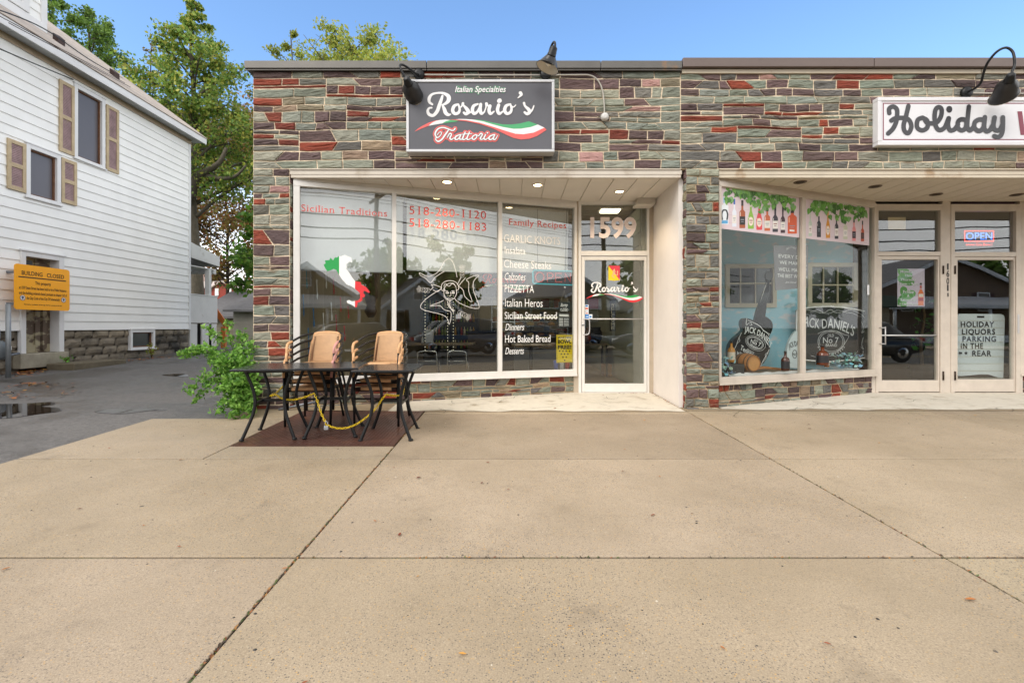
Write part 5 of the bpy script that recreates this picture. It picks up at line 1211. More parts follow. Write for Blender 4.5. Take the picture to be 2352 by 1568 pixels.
# closed sign with hours
FC = Fr(FWIN.pt(0, 0, -.03), FWIN.u); TC = aff(FC, .168, 940.8, 611.5)
cs = thing('closed_sign', 'small black hanging sign reading Sorry We Are Closed with an hours card below', 'sign', FC.w(1297, 752))
def rrect(T_, x0, y0, x1, y1, r, w=0):
    q = []
    for cx, cy, a in ((x1-r,y0+r,-90),(x1-r,y1-r,0),(x0+r,y1-r,90),(x0+r,y0+r,180)):
        for k in range(5): t = math.radians(a+k*22.5); q.append(T_(cx+r*math.cos(t), cy+r*math.sin(t), w))
    return q
for nm, (x0, y0, x1, y1) in (('upper_card', (2035,490,2196,622)), ('hours_card', (2028,632,2190,836))):
    mb = MB(); mb.prism(rrect(TC, x0, y0, x1, y1, 16), FC.n*-.005); mb.build(nm, mat('card_black', '#1a1b1d', .4), cs)
mb = MB(); mb.tube([TC(2060,495,.002), TC(2112,335,.002), TC(2168,495,.002)], .0035, 5); mb.build('string', mat('string', '#b9b2a2', .8), cs)
mb = MB(); mb.ball(TC(2120,290,.004), .018, 10, (1,.5,1)); mb.build('suction_cup', mat('clear_cup', '#b9bdbd', .15), cs)
def cl(mb):
    q = lambda x, y: (x*.168+940.8, y*.168+611.5)
    put_text(mb, FC, 'Sorry', q(2062,0)[0], q(2165,0)[0], q(0,548)[1], 42*.168, w=.002, shear=.3, offset=.03); put_text(mb, FC, 'CLOSED', q(2060,0)[0], q(2168,0)[0], q(0,612)[1], 34*.168, w=.002, offset=.03); put_text(mb, FC, 'WE ARE', q(2095,0)[0], q(2135,0)[0], q(0,572)[1], 9*.168, w=.002)
    flat(mb, [(2045,655),(2175,660),(2175,688),(2045,684)], TC, .002)
    for k in range(5):
        y = 708+k*23; flat(mb, [(2042,y),(2098,y+2),(2098,y+13),(2042,y+11)], TC, .002)
        for c_ in range(4): flat(mb, [(2112+c_*16,y+2),(2124+c_*16,y+2),(2124+c_*16,y+14),(2112+c_*16,y+14)], TC, .002)
    put_text(mb, FC, 'BUSINESS HOURS', q(2050,0)[0], q(2170,0)[0], q(0,652)[1], 6*.168, w=.0022)
letters('white_lettering', cs, MT['vinyl_white'], cl)
bf = thing('yellow_poster', 'bright yellow poster reading Bowl Free at the lower right of the trattoria window', 'poster', FC.w(1297, 832))
mb = MB(); mb.prism([TC(x, y, 0) for x, y in ((2005,934),(2232,936),(2232,1312),(2008,1318))], FC.n*-.002); mb.build('sheet', mat('poster_yellow', '#e9cb12', .5), bf)
def bo(mb):
    q = lambda x, y: (x*.168+940.8, y*.168+611.5)
    for tx, x0, x1, y, h_ in (('SHOP HERE',2028,2210,984,20),('BOWL',2026,2212,1056,50),('FREE!',2026,2212,1130,50)): put_text(mb, FC, tx, q(x0,0)[0], q(x1,0)[0], q(0,y)[1], h_*.168, w=.002, offset=.035, serif=True)
    for y, xs in ((1158,(2052,2096,2140,2186)),(1198,(2074,2118,2164)),(1240,(2096,2142)),(1284,(2119,))):
        for x in xs: flat(mb, [(x+10*math.cos(a*.7), y+10*math.sin(a*.7)) for a in range(9)], TC, .002)
    for a, b in (((2014,944),(2224,946)),((2224,946),(2224,1304)),((2224,1304),(2016,1310)),((2016,1310),(2014,944))): stroke(mb, [(*a,2.5),(*b,2.5)], TC, .002, smooth=False)
letters('printing', bf, MT['black_print'], bo)
for x, c_, lab in ((1284, '#3f56a8', 'blue cup standing on the sill below the yellow poster'), (1297, '#d9dce0', 'white paper cup standing on the sill below the yellow poster'), (1310, '#c2322e', 'red cup standing on the sill below the yellow poster')):
    c = FWIN.pt(FWIN.at(x, 846)[0], .41, -.12); mb = MB(); mb.lathe(c, (0,0,1), [(.032,0),(.042,.13),(.044,.135),(.04,.133),(.03,.01)], 14); obj(mb, 'paper_cup', mat('cup'+c_[1:], c_, .5), lab, 'cup', loc=c)
# hanging wooden spoons in the first pane
m2 = lambda x, y: (x*.216+677.4, y*.216+564.5)
SP = [('white',235,360,570),('white',332,250,455),('red',412,335,520),('white',390,600,795),('red',487,545,705),('red',568,640,775),('white',305,715,920),('red',440,730,915),('blue',92,520,755),('blue',200,660,865),('blue',145,870,1150),('teal',125,260,455),('red',528,850,1015)]
CC = dict(white='#cfcdc6', red='#a4202a', blue='#2272a8', teal='#3d8a95')
for k, (cn, x, y0, y1) in enumerate(SP):
    f = Fr(FWIN.pt(0, 0, -.34-.02*(k % 4)), FWIN.u); px, q0 = m2(x, y0); _, q1 = m2(x, y1)
    t = thing('painted_spoon', '%s wooden spoon hanging behind the first pane, %s' % (cn, ('left of the map','above the map','above the red part of the map','below the map','below the map tip','right of the island','over the left chair stack','above the left chair','at the far left','second from the left','low at the left edge','high at the left','above the right side of the left chair')[k]), 'spoon', f.w(px, q1), 0, 'painted spoons hanging in the window')
    top, bot = f.w(px-1, q0), f.w(px+1, q1); ax = (bot-top).normalized(); L = (bot-top).length
    mb = MB(); mb.tube([top, top+ax*L*.3, top+ax*L*.62], [.009,.006,.007], 7); mb.build('handle', mat('spoon_'+cn, CC[cn], .5), t)
    mb = MB(); mb.ball(top+ax*L*.8, .5, 10, (.021, .009, L*.42)); mb.build('bowl', MT['spoon_'+cn], t)
    mb = MB(); mb.tube([top, Vector((top.x, top.y, 3.06))], .0012, 4); mb.build('thread', MT['string'], t)
c = P(677+810*.216, 564+430*.216, 8.6); t = thing('carved_wall_ornament', 'brown carved ornament hanging on the wall beside the first mullion', 'ornament', c)
mb = MB(); mb.lathe(c+Vector((0,0,-.55)), (0,0,1), [(.05,0),(.11,.1),(.07,.22),(.13,.4),(.1,.55),(.15,.72),(.09,.9),(.12,1.0),(.02,1.1)], 9); mb.build('carving', mat('carved_wood', '#5d4a34', .6, var=.4, vs=14, bump=.6, bs=25), t)
# banner with the name in red
FI = Fr((0, 11.4, 0), (1, 0, 0)); fx0, fx1 = 985*.168+940.8, 1590*.168+940.8
bn = thing('name_banner', 'black banner with red script name hanging inside over the counter', 'banner', FI.w((fx0+fx1)/2, 683))
mb = MB(); mb.fbox(FI, *FI.at(fx0, 682), *FI.at(fx1, 626), -.012, 0); mb.build('cloth', mat('banner_black', '#17171a', .5), bn)
mat('banner_red', '#c8281f', .4)
sI = (1580-995)/(1955-372)*.168
letters('script_lettering', bn, [MT['banner_red'], MT['vinyl_white'], MT['green_vinyl']], lambda mb: rosario(mb, aff(FI, sI, 940.8+995*.168-372*sI, 611.5+100*.168-265*sI), .004, sw=(0, 1, 2)))
# counter, cases and fittings
def cabinet(label, x0, y0, x1, y1, h, parts, name='counter', cat='counter'):
    t = thing(name, label, cat, ((x0+x1)/2, (y0+y1)/2, .055)); mb = MB(); mb.box(x0, y0, .055, x1, y1, h-.04); mb.build('carcass', mat('counter_front', '#4a4038', .5, var=.15), t, bevel=.01)
    mb = MB(); mb.box(x0-.03, y0-.03, h-.04, x1+.03, y1+.03, h); mb.build('counter_top', mat('counter_top', '#23211f', .25), t, bevel=.006); return t
cabinet('long dark service counter deep inside the trattoria', -1.0, 11.2, 1.2, 12.0, .98, None)
dc = thing('display_case', 'lit glass pastry case with shelves behind the menu lettering', 'display case', (.55, 10.2, .055))
mb = MB(); mb.box(.05, 10.0, .055, 1.15, 10.6, .62); mb.build('base', mat('case_steel', '#77797a', .3, .7), dc)
em_case = emitter('case_strip', '#fff3cf', .8)
for k, z_ in enumerate((.64, .86, 1.08, 1.28)):
    mb = MB(); mb.box(.05, 10.0, z_, 1.15, 10.6, z_+.02); sh = mb.build('shelf', MT['chrome'], dc)
    if k < 3:
        for q in range(5): mb = MB(); cx_ = .17+q*.22; mb.lathe((cx_, 10.25, z_+.021), (0,0,1), [(.07,0),(.085,.02),(.075,.06),(.03,.08)], 10); mb.build('pastry', mat('pastry%d' % (q % 3), ('#b98748','#d8b878','#8f5d2c')[q % 3], .7), sh)
mb = MB(); mb.box(.06, 10.02, 1.262, 1.14, 10.05, 1.275); mb.build('light_strip', em_case, dc)
mb = MB()
for x in (.05, 1.13): mb.box(x, 9.99, .62, x+.02, 10.01, 1.3)
mb.build('case_post', MT['chrome'], dc)
for k, xx in enumerate((-2.0, -1.25)):
    fr_ = thing('drinks_cooler', ('left of the two' if k == 0 else 'right of the two')+' tall glass front drinks coolers with dotted light strips at the back', 'cooler', (xx, 13.4, .055)); mb = MB(); mb.box(xx-.36, 13.1, .055, xx+.36, 13.8, 2.1); mb.build('cabinet', mat('cooler_black', '#101112', .3), fr_)
    mb = MB()
    for sx in ((-.3, .3) if k == 0 else (-.3,)):
        for q in range(20): mb.box(xx+sx-.008, 13.08, .45+q*.08, xx+sx+.008, 13.098, .466+q*.08)
    mb.build('light_strip', em_case, fr_)
    for z_ in (.5, .85, 1.2, 1.55): mb = MB(); [ (mb.color(R.choice(('#7a8f3a','#9c3a2a','#b0892f','#39506f','#c9c2b0'))), mb.lathe((xx-.24+q*.08, 13.06, z_), (0,0,1), [(.03,0),(.03,.14),(.012,.18),(.012,.22)], 8)) for q in range(7)]; mb.build('bottle_row', MT['print'], fr_)
sh = thing('wire_shelf', 'stocked shelf unit against the back wall of the trattoria', 'shelf', (.0, 14.6, .055))
mb = MB()
for z_ in (.4, .8, 1.2, 1.6): mb.box(-.6, 14.4, z_, 1.7, 14.8, z_+.03)
for x in (-.6, .55, 1.66): mb.box(x, 14.42, .055, x+.04, 14.46, 1.9)
mb.build('shelf_frame', MT['chrome'], sh)
mb = MB(); rl2 = random.Random(21)
for z_ in (.43, .83, 1.23, 1.63):
    x = -.55
    while x < 1.55:
        w_ = rl2.uniform(.08, .24); h_ = rl2.uniform(.12, .3); mb.color(rl2.choice(('#a4522f','#2d4f7a','#c9bfa6','#7a2e2a','#39402e','#8f7a4a','#c4c4c0'))); mb.box(x, 14.42, z_, x+w_, 14.7, z_+h_); x += w_+.03
mb.build('stacked_goods', MT['print'], sh)
# window-side table, chrome chairs
for k, (px0, px1, lab) in enumerate(((958, 1004, 'chrome tube chair frame on the left behind the middle pane'), (1027, 1072, 'chrome tube chair frame on the right behind the middle pane'))):
    d = 8.4; a, b = P(px0, 810, d), P(px1, 810, d); t = thing('chrome_chair', lab, 'chair', ((a.x+b.x)/2, d+.2, .055), 0, 'chrome chairs inside the trattoria')
    for yy, nm in ((d, 'back_frame'), (d+.38, 'front_frame')):
        zt = .66 if yy == d else .46; mb = MB(); mb.tube(crom([(a.x-.02,yy,.06),(a.x,yy,.3),(a.x+.01,yy,zt-.06),(a.x+.05,yy,zt),(b.x-.05,yy,zt),(b.x-.01,yy,zt-.06),(b.x,yy,.3),(b.x+.02,yy,.06)], 5), .012, 8); mb.build(nm, MT['chrome'], t)
    mb = MB(); mb.box(a.x+.01, d+.02, .44, b.x-.01, d+.38, .48); mb.build('seat', mat('seat_black', '#1d1c1c', .5), t, bevel=.012)
    mb = MB(); mb.tube([(a.x+.02,d,.5),(b.x-.02,d,.5)], .009, 6); mb.build('cross_rail', MT['chrome'], t)
def dining(x, y, lab, w=.7):
    t = thing('dining_table', lab, 'table', (x, y, .055)); mb = MB(); mb.box(x-w/2, y-.38, .745, x+w/2, y+.38, .775); mb.build('tabletop', mat('table_laminate', '#7d6d58', .3, var=.1), t, bevel=.008)
    mb = MB(); mb.tube([(x,y,.07),(x,y,.745)], .035, 10); mb.build('pedestal', MT['black_metal'], t); mb = MB(); mb.lathe((x,y,.055), (0,0,1), [(.26,0),(.24,.02),(.05,.04)], 18); mb.build('foot', MT['black_metal'], t)
dining(-1.35, 9.2, 'dark pedestal table behind the middle pane, under the napkin dispenser', 1.3); dining(.35, 8.9, 'dark pedestal table behind the menu pane')
c = P(677.4+1432*.216, 744, 9.1); c.z = .776; mb = MB(); mb.box(c.x-.07, c.y-.06, c.z, c.x+.07, c.y+.06, c.z+.25); obj(mb, 'napkin_dispenser', mat('steel_white', '#c9cbcd', .3, .2), 'tall white napkin dispenser standing on the table behind the middle pane', 'dispenser', bevel=.01)
mb = MB(); mb.lathe((c.x-.13, c.y, .776), (0,0,1), [(.022,0),(.022,.08),(.008,.1),(.008,.13)], 10); obj(mb, 'salt_shaker', MT['white_paint'], 'small white shaker left of the napkin dispenser', 'shaker')
# through the door
FWl = Fr((0, 8.9, 0), (1, 0, 0)); x0, y0 = 585*.14403+1317, 690; x1 = 672*.14403+1317
wl = thing('welcome_sign', 'tall narrow black sign reading WELCOME vertically inside the door', 'sign', FWl.w((x0+x1)/2, 760))
mb = MB(); mb.fbox(FWl, *FWl.at(x0, 760), *FWl.at(x1, 688), -.03, 0); mb.build('board', MT['banner_black'], wl)
def wel(mb):
    for k, ch in enumerate('WELC'): put_text(mb, FWl, ch, x0+2.2, x1-2.2, 703.5+k*8.6, 7, w=.003, serif=True)
    for ch, y in (('M', 748), ('E', 756.5)): put_text(mb, FWl, ch, x0+2.2, x1-2.2, y, 7, w=.003, serif=True)
    T = aff(FWl, 1, 0, 0); stroke(mb, [((x0+x1)/2+3*math.cos(a), 735+3.2*math.sin(a), 1.3) for a in [i*math.pi/6 for i in range(13)]], T, .003)
letters('cream_lettering', wl, mat('cream_paint', '#d9cfae', .6), wel)
for x0_, x1_, y0_, d_, lab in ((500, 630, 980, 10.2, 'left of two cardboard boxes on the floor inside the door'), (638, 732, 982, 10.25, 'right of two cardboard boxes on the floor inside the door'), (905, 1020, 690, 10.8, 'brown carton stacked high beside the siding inside the door')):
    a, b = P(x0_*.14403+1317, 860, d_), P(x1_*.14403+1317, y0_*.14403+696.2, d_); mb = MB(); zb = .056 if y0_ > 700 else b.z-.5; mb.box(a.x, d_, zb, b.x, d_+.4, b.z); obj(mb, 'cardboard_box', mat('cardboard', '#a9774a', .8, var=.08), lab, 'box', bevel=.006)
t = thing('side_table', 'low table holding bags inside the trattoria door', 'table', (1.65, 10.4, .055)); mb = MB(); mb.box(1.2, 10.1, .70, 2.0, 10.7, .73); mb.build('tabletop', mat('table_laminate', '#7d6d58', .3), t)
for sx in (1.24, 1.96):
    for sy in (10.14, 10.66): mb = MB(); mb.box(sx-.02, sy-.02, .055, sx+.02, sy+.02, .70); mb.build('leg', MT['black_metal'], t)
for x_, c_, lab, nm in ((1.30, '#4a382a', 'brown basket on the low table', 'basket'), (1.55, '#7a5638', 'tan bag on the low table', 'bag'), (1.78, '#17181a', 'black speaker box on the low table', 'speaker')):
    mb = MB(); mb.lathe((x_, 10.4, .731), (0,0,1), [(.09,0),(.13,.1),(.14,.22),(.1,.3),(.11,.34)], 10); obj(mb, nm, mat('item'+c_[1:], c_, .7, var=.4, vs=20), lab, nm)
mb = MB(); mb.box(1.80, 11.6, 1.5, 2.05, 11.63, 1.75); obj(mb, 'red_notice', mat('notice_red', '#a8322a', .5), 'red square notice on the inner wall seen through the door', 'notice')
# ceiling lamps of the room, with two hidden ones added as fill
def ceil_lamp(x, y, lx, ly, s, c_='#fff2d0', lab=''):
    mb = MB(); mb.box(x-lx/2, y-ly/2, 3.02, x+lx/2, y+ly/2, 3.045); t = thing('ceiling_lamp', lab, 'lamp', (x, y, 3.02)); mb.build('diffuser', emitter('lamp%.2f%.2f' % (x, y), c_, s), t)
    mb = MB(); mb.box(x-lx/2-.03, y-ly/2-.03, 3.045, x+lx/2+.03, y+ly/2+.03, 3.07); mb.build('housing', MT['white_trim'], t)
ceil_lamp(-1.67, 16.2, .6, .16, 5, lab='lit strip lamp at the back of the ceiling above the drawing of the head'); ceil_lamp(.52, 16.2, .6, .16, 5, lab='lit strip lamp at the back of the ceiling above the neon sign')
ceil_lamp(-1.2, 10.0, 1.0, .3, 10, lab='lit strip lamp on the ceiling behind the middle roller blind'); ceil_lamp(.35, 11.2, .9, .3, 10, lab='lit strip lamp on the ceiling behind the menu roller blind'); ceil_lamp(-1.93, 8.0, .16, .16, 7, lab='small lit square lamp on the ceiling beside the first mullion'); ceil_lamp(1.66, 8.3, .3, .22, 5, lab='lit square lamp on the ceiling above the entry door')  # both strips behind the blinds are unseen, added to brighten the room
# ---------------------------------------------------------------- café tables
def make_table(label):
    t = thing('cafe_table', label, 'table', (0, 0, 0), 0, 'black cafe tables chained together')
    w, d, h = .595, .84, .715; mb = MB(); mb.box(-w/2, -d/2, h-.022, w/2, d/2, h); mb.build('tabletop', mat('table_black', '#26282b', .22, .2, var=.12, vs=18, stretch=(1, 6, 1)), t, bevel=.006)
    mb = MB(); a, b = .225, .245
    mb.box(-a, -b, h-.05, a, -b+.025, h-.022); mb.box(-a, b-.025, h-.05, a, b, h-.022); mb.build('apron', MT['black_metal'], t)
    for sx in (-1, 1):
        for sy in (-1, 1):
            pts = [(sx*.215, sy*.245, h-.03), (sx*.195, sy*.235, .62), (sx*.155, sy*.22, .50), (sx*.138, sy*.215, .38), (sx*.155, sy*.225, .25), (sx*.2, sy*.245, .12), (sx*.245, sy*.262, .006)]
            mb = MB(); mb.tube(crom(pts, 5), .0165, 8); mb.lathe((sx*.247, sy*.263, 0), (0,0,1), [(.024,0),(.024,.012),(.016,.02)], 10); mb.build('leg', MT['black_metal'], t)
    mb = MB(); mb.box(-.14, -.012, .345, .14, .012, .372); mb.box(-.15, -.215, .347, -.128, .215, .37); mb.box(.128, -.215, .347, .15, .215, .37); mb.build('cross_rail', MT['black_metal'], t)
    return t
tb = make_table('left black metal cafe table beside the green shrub')
TZ = lambda x, y: gz(x, y)+.008
def place(o, x, y, rz, label=None, proto=True):
    if not proto: return copy_tree(o, (x, y, TZ(x, y)), math.radians(rz), label)
    o.location = (x, y, TZ(x, y)); o.rotation_euler = (0, 0, math.radians(rz)); return o
T1 = (-2.45, 5.13, 9); T2 = (-1.87, 5.22, 9); T3 = (-1.265, 5.15, 3)
place(tb, *T1); place(tb, *T2, label='middle black metal cafe table of the chained three, on the rusty plate', proto=False); t3 = place(tb, *T3, label='right black metal cafe table, slightly lower and nearest the entry', proto=False)
t3.location.z -= .012
# ---------------------------------------------------------------- stacking wicker armchairs
def wicker(name, c1, c2, sx, sz):
    m = bpy.data.materials.new(name); m.use_nodes = True; t = m.node_tree; b = t.nodes['Principled BSDF']; N = t.nodes.new; L = t.links.new
    tc = N('ShaderNodeTexCoord'); mp = N('ShaderNodeMapping'); sp = N('ShaderNodeSeparateXYZ'); cb = N('ShaderNodeCombineXYZ'); ad = N('ShaderNodeMath'); ad.operation = 'ADD'
    L(tc.outputs['Object'], sp.inputs[0]); L(sp.outputs['X'], cb.inputs[0]); L(sp.outputs['Y'], ad.inputs[0]); L(sp.outputs['Z'], ad.inputs[1]); L(ad.outputs[0], cb.inputs[1])
    L(cb.outputs[0], mp.inputs[0]); mp.inputs['Rotation'].default_value = (0, 0, 0)
    br = N('ShaderNodeTexBrick'); br.inputs['Scale'].default_value = 1; br.inputs['Brick Width'].default_value = sx; br.inputs['Row Height'].default_value = sz; br.inputs['Mortar Size'].default_value = sz*.16; br.inputs['Mortar Smooth'].default_value = .6
    br.inputs['Color1'].default_value = (*lin(c1), 1); br.inputs['Color2'].default_value = (*[v*.8 for v in lin(c1)], 1); br.inputs['Mortar'].default_value = (*lin(c2), 1)
    L(mp.outputs[0], br.inputs['Vector']); L(br.outputs['Color'], b.inputs['Base Color']); b.inputs['Roughness'].default_value = .5
    bp = N('ShaderNodeBump'); bp.inputs['Strength'].default_value = .6; bp.inputs['Distance'].default_value = .004; bp.invert = True; L(br.outputs['Fac'], bp.inputs['Height']); L(bp.outputs[0], b.inputs['Normal']); return m
M_wick = wicker('woven_cane', '#e0b384', '#745034', .034, .0145)
mat('cane_wrap', '#daa878', .45, var=.12, vs=60, bump=.3, bs=160); mat('cane_wrap_pink', '#cf948a', .45, var=.12, vs=60, bump=.3, bs=160)
def make_chair(label, wrap='cane_wrap'):
    """front faces -y; back leans to +y"""
    t = thing('wicker_armchair', label, 'chair', (0, 0, 0), 0, 'stacked wicker armchairs')
    mb = MB(); n, m_ = 12, 10; g = []
    for j in range(m_+1):
        v = j/m_; z = .40+v*.36; y = .19+.10*v+.02*v*v; w = .168-.012*v
        row = []
        for i in range(n+1):
            u = i/n*2-1; zz = z+(.018*(1-u*u) if j == m_ else 0); row.append(mb.V((u*w, y+.028*(1-u*u), zz)))
        g.append(row)
    mb.sm = True
    for j in range(m_):
        for i in range(n): mb.Fc((g[j][i], g[j][i+1], g[j+1][i+1], g[j+1][i]))
    o = mb.build('backrest', M_wick, t); s = o.modifiers.new('thick', 'SOLIDIFY'); s.thickness = .016; s.offset = 1
    mb = MB(); top = [(u*.158, .305+.028*(1-u*u), .762+.018*(1-u*u)) for u in [k/6-1 for k in range(13)]]
    mb.tube(top, .0135, 8); mb.tube([(-.170,.195,.40),(-.164,.24,.58),(-.158,.306,.764)], .010, 8); mb.tube([(.170,.195,.40),(.164,.24,.58),(.158,.306,.764)], .010, 8); mb.build('back_edging', MT[wrap if wrap == 'cane_wrap' else 'cane_wrap'], t)
    for s in (-1, 1):
        mb = MB()
        for k in range(15): v = .12+.82*k/15; mb.box(s*(.146-.010*v)-.007, .19+.10*v+.02*v*v-.022, .40+v*.36, s*(.146-.010*v)+.007, .19+.10*v+.02*v*v-.010, .409+v*.36)
        mb.build('edge_slot_shade', mat('slot_shade_brown', '#6b4428', .7), t)  # dark slots along the weave edge, their shade drawn as brown bars
    mb = MB(); g = []
    for j in range(7):
        v = j/6; y = -.225+v*.44; g.append([mb.V(((i/8*2-1)*(.225-.03*v), y, .425-.012*math.sin(v*3.1)*(1-(i/8*2-1)**2))) for i in range(9)])
    for j in range(6):
        for i in range(8): mb.Fc((g[j][i], g[j][i+1], g[j+1][i+1], g[j+1][i]))
    o = mb.build('seat', M_wick, t); s = o.modifiers.new('thick', 'SOLIDIFY'); s.thickness = .012; s.offset = -1
    mb = MB(); mb.tube([(-.17,-.232,.417),(-.09,-.24,.420),(0,-.243,.421),(.09,-.24,.420),(.17,-.232,.417)], .021, 10); mb.build('front_rail_wrap', MT['cane_wrap'], t)
    mb = MB(); mb.tube([(-.235,-.22,.417),(.235,-.22,.417)], .0125, 8); mb.tube([(-.232,-.22,.417),(-.195,.2,.41)], .012, 8); mb.tube([(.232,-.22,.417),(.195,.2,.41)], .012, 8); mb.tube([(-.195,.2,.41),(.195,.2,.41)], .012, 8)
    mb.tube([(-.245,-.2,.30),(.245,-.2,.30)], .010, 8); mb.build('seat_frame', MT['black_metal'], t)
    # one tube from arm to arm behind the back
    loop = [(-.262,-.235,.60),(-.268,-.20,.645),(-.272,-.1,.672),(-.268,.03,.70),(-.245,.16,.735),(-.20,.26,.758),(-.15,.312,.768),(0,.345,.782),(.15,.312,.768),(.20,.26,.758),(.245,.16,.735),(.268,.03,.70),(.272,-.1,.672),(.268,-.20,.645),(.262,-.235,.60)]
    mb = MB(); mb.tube(crom(loop, 4), .0135, 8); mb.build('arm_loop', MT['black_metal'], t)
    for s in (-1, 1):
        mb = MB(); mb.tube(crom([(s*.2655,-.1,.673),(s*.2705,-.17,.658),(s*.268,-.212,.636),(s*.263,-.237,.60),(s*.26,-.243,.545)], 4), .0155, 8)
        mb.build('arm_wrap', MT[wrap if s > 0 else 'cane_wrap'], t)
        mb = MB(); mb.tube([(s*.262,-.236,.60),(s*.258,-.240,.42),(s*.252,-.236,.2),(s*.248,-.232,.0)], .0135, 8); mb.build('leg', MT['black_metal'], t)
        mb = MB(); mb.tube([(s*.165,.21,.46),(s*.19,.215,.38),(s*.215,.27,.2),(s*.235,.335,.0)], .0135, 8); mb.build('leg', MT['black_metal'], t)
    return t
pos = ['lowest', 'second from the bottom', 'second from the top', 'topmost']
c0 = make_chair('lowest wicker armchair of the stack behind the left table', 'cane_wrap_pink')
for k in range(4):
    x, y = -2.285, 5.72+.016*k; z_ = gz(x, y)+.088*k
    lab = pos[k]+' wicker armchair of the stack behind the left table'
    if k == 0: c0.location = (x, y, z_); c0.rotation_euler = (0, 0, math.radians(3))
    else: copy_tree(c0, (x+.006*k, y, z_), math.radians(3+1.5*(-1)**k), lab)
c1 = make_chair('lowest wicker armchair of the stack behind the right table')
for k in range(4):
    x, y = -1.505, 5.74+.016*k; z_ = gz(x, y)+.088*k
    lab = pos[k]+' wicker armchair of the stack behind the right table'
    if k == 0: c1.location = (x, y, z_); c1.rotation_euler = (0, 0, math.radians(-2))
    else: copy_tree(c1, (x-.005*k, y, z_), math.radians(-2+1.2*(-1)**k), lab)
# ---------------------------------------------------------------- yellow chain and padlock
q = lambda x, y, d: P((x/4.523+540)*.9408, (y/4.523+780)*.9408, d)
path = [q(720,682,5.75), q(665,755,5.6), q(612,805,5.42), q(528,845,5.34), q(560,838,5.30), q(612,832,5.22), q(650,860,5.16), q(720,882,5.06), q(790,884,5.0), q(880,868,4.98), q(960,842,4.98), q(1005,822,4.985), q(1030,820,4.98), q(1052,872,4.96), q(1078,950,4.94), q(1108,1040,4.92), q(1140,1110,4.90), q(1158,1158,4.89)]
path2 = [q(1172,1162,4.89), q(1220,1183,4.89), q(1300,1200,4.9), q(1390,1193,4.91), q(1470,1165,4.93), q(1550,1118,4.95), q(1640,1048,4.97), q(1710,975,4.99), q(1765,895,5.0), q(1812,836,5.0), q(1840,830,5.02), q(1900,838,5.1), q(1960,838,5.25), q(2000,828,5.4), q(2015,770,5.52), q(2022,700,5.6), q(2030,640,5.65)]
mb = MB()
def chain(path):
    pts = [Vector(p) for p in crom([v.to_tuple() for v in path], 14)]; cum = [0]
    for a, b in zip(pts, pts[1:]): cum.append(cum[-1]+(b-a).length)
    s = 0; k = 0; i = 0
    while s < cum[-1]:
        while i < len(cum)-2 and cum[i+1] < s: i += 1
        p = pts[i].lerp(pts[i+1], (s-cum[i])/max(1e-9, cum[i+1]-cum[i])); d = (pts[i+1]-pts[i]).normalized()
        u = d.cross(Vector((0,0,1))) if abs(d.z) < .95 else d.cross(Vector((0,1,0))); u.normalize()
        if k % 2: u = d.cross(u)
        u = (u*math.cos(.5)+d.cross(u)*math.sin(.5))
        mb.tube([p+d*(.0175*math.cos(t))+u*(.0088*math.sin(t)) for t in [i_*math.pi/6 for i_ in range(12)]], .0034, 5, closed=True)
        s += .0262; k += 1
chain(path); chain(path2)
obj(mb, 'plastic_chain', mat('yellow_plastic', '#d9b90f', .4), 'yellow plastic chain looped round the table legs', 'chain')
c = q(1160,1190,4.885); pk = thing('padlock', 'small silver padlock joining the yellow chain', 'padlock', c)
mb = MB(); mb.box(c.x-.022, c.y-.009, c.z-.024, c.x+.022, c.y+.009, c.z+.014); mb.build('body', mat('lock_steel', '#a9b0b8', .3, .7), pk, bevel=.004)
mb = MB(); mb.tube(crom([(c.x-.014,c.y,c.z+.014),(c.x-.014,c.y,c.z+.045),(c.x,c.y,c.z+.06),(c.x+.014,c.y,c.z+.045),(c.x+.014,c.y,c.z+.014)], 4), .0035, 6); mb.build('shackle', MT['chrome'], pk)
# pipe lying at the wall foot
mb = MB(); mb.tube([P(640,999*.9408+.1,6.42), P(752,(880/4.523+780)*.9408,6.50)], .014, 8)
tag(mb.build('loose_pipe', mat('grey_pipe', '#7b7f86', .4, .4), None), 'grey pipe lying along the stone wall behind the tables', 'pipe')
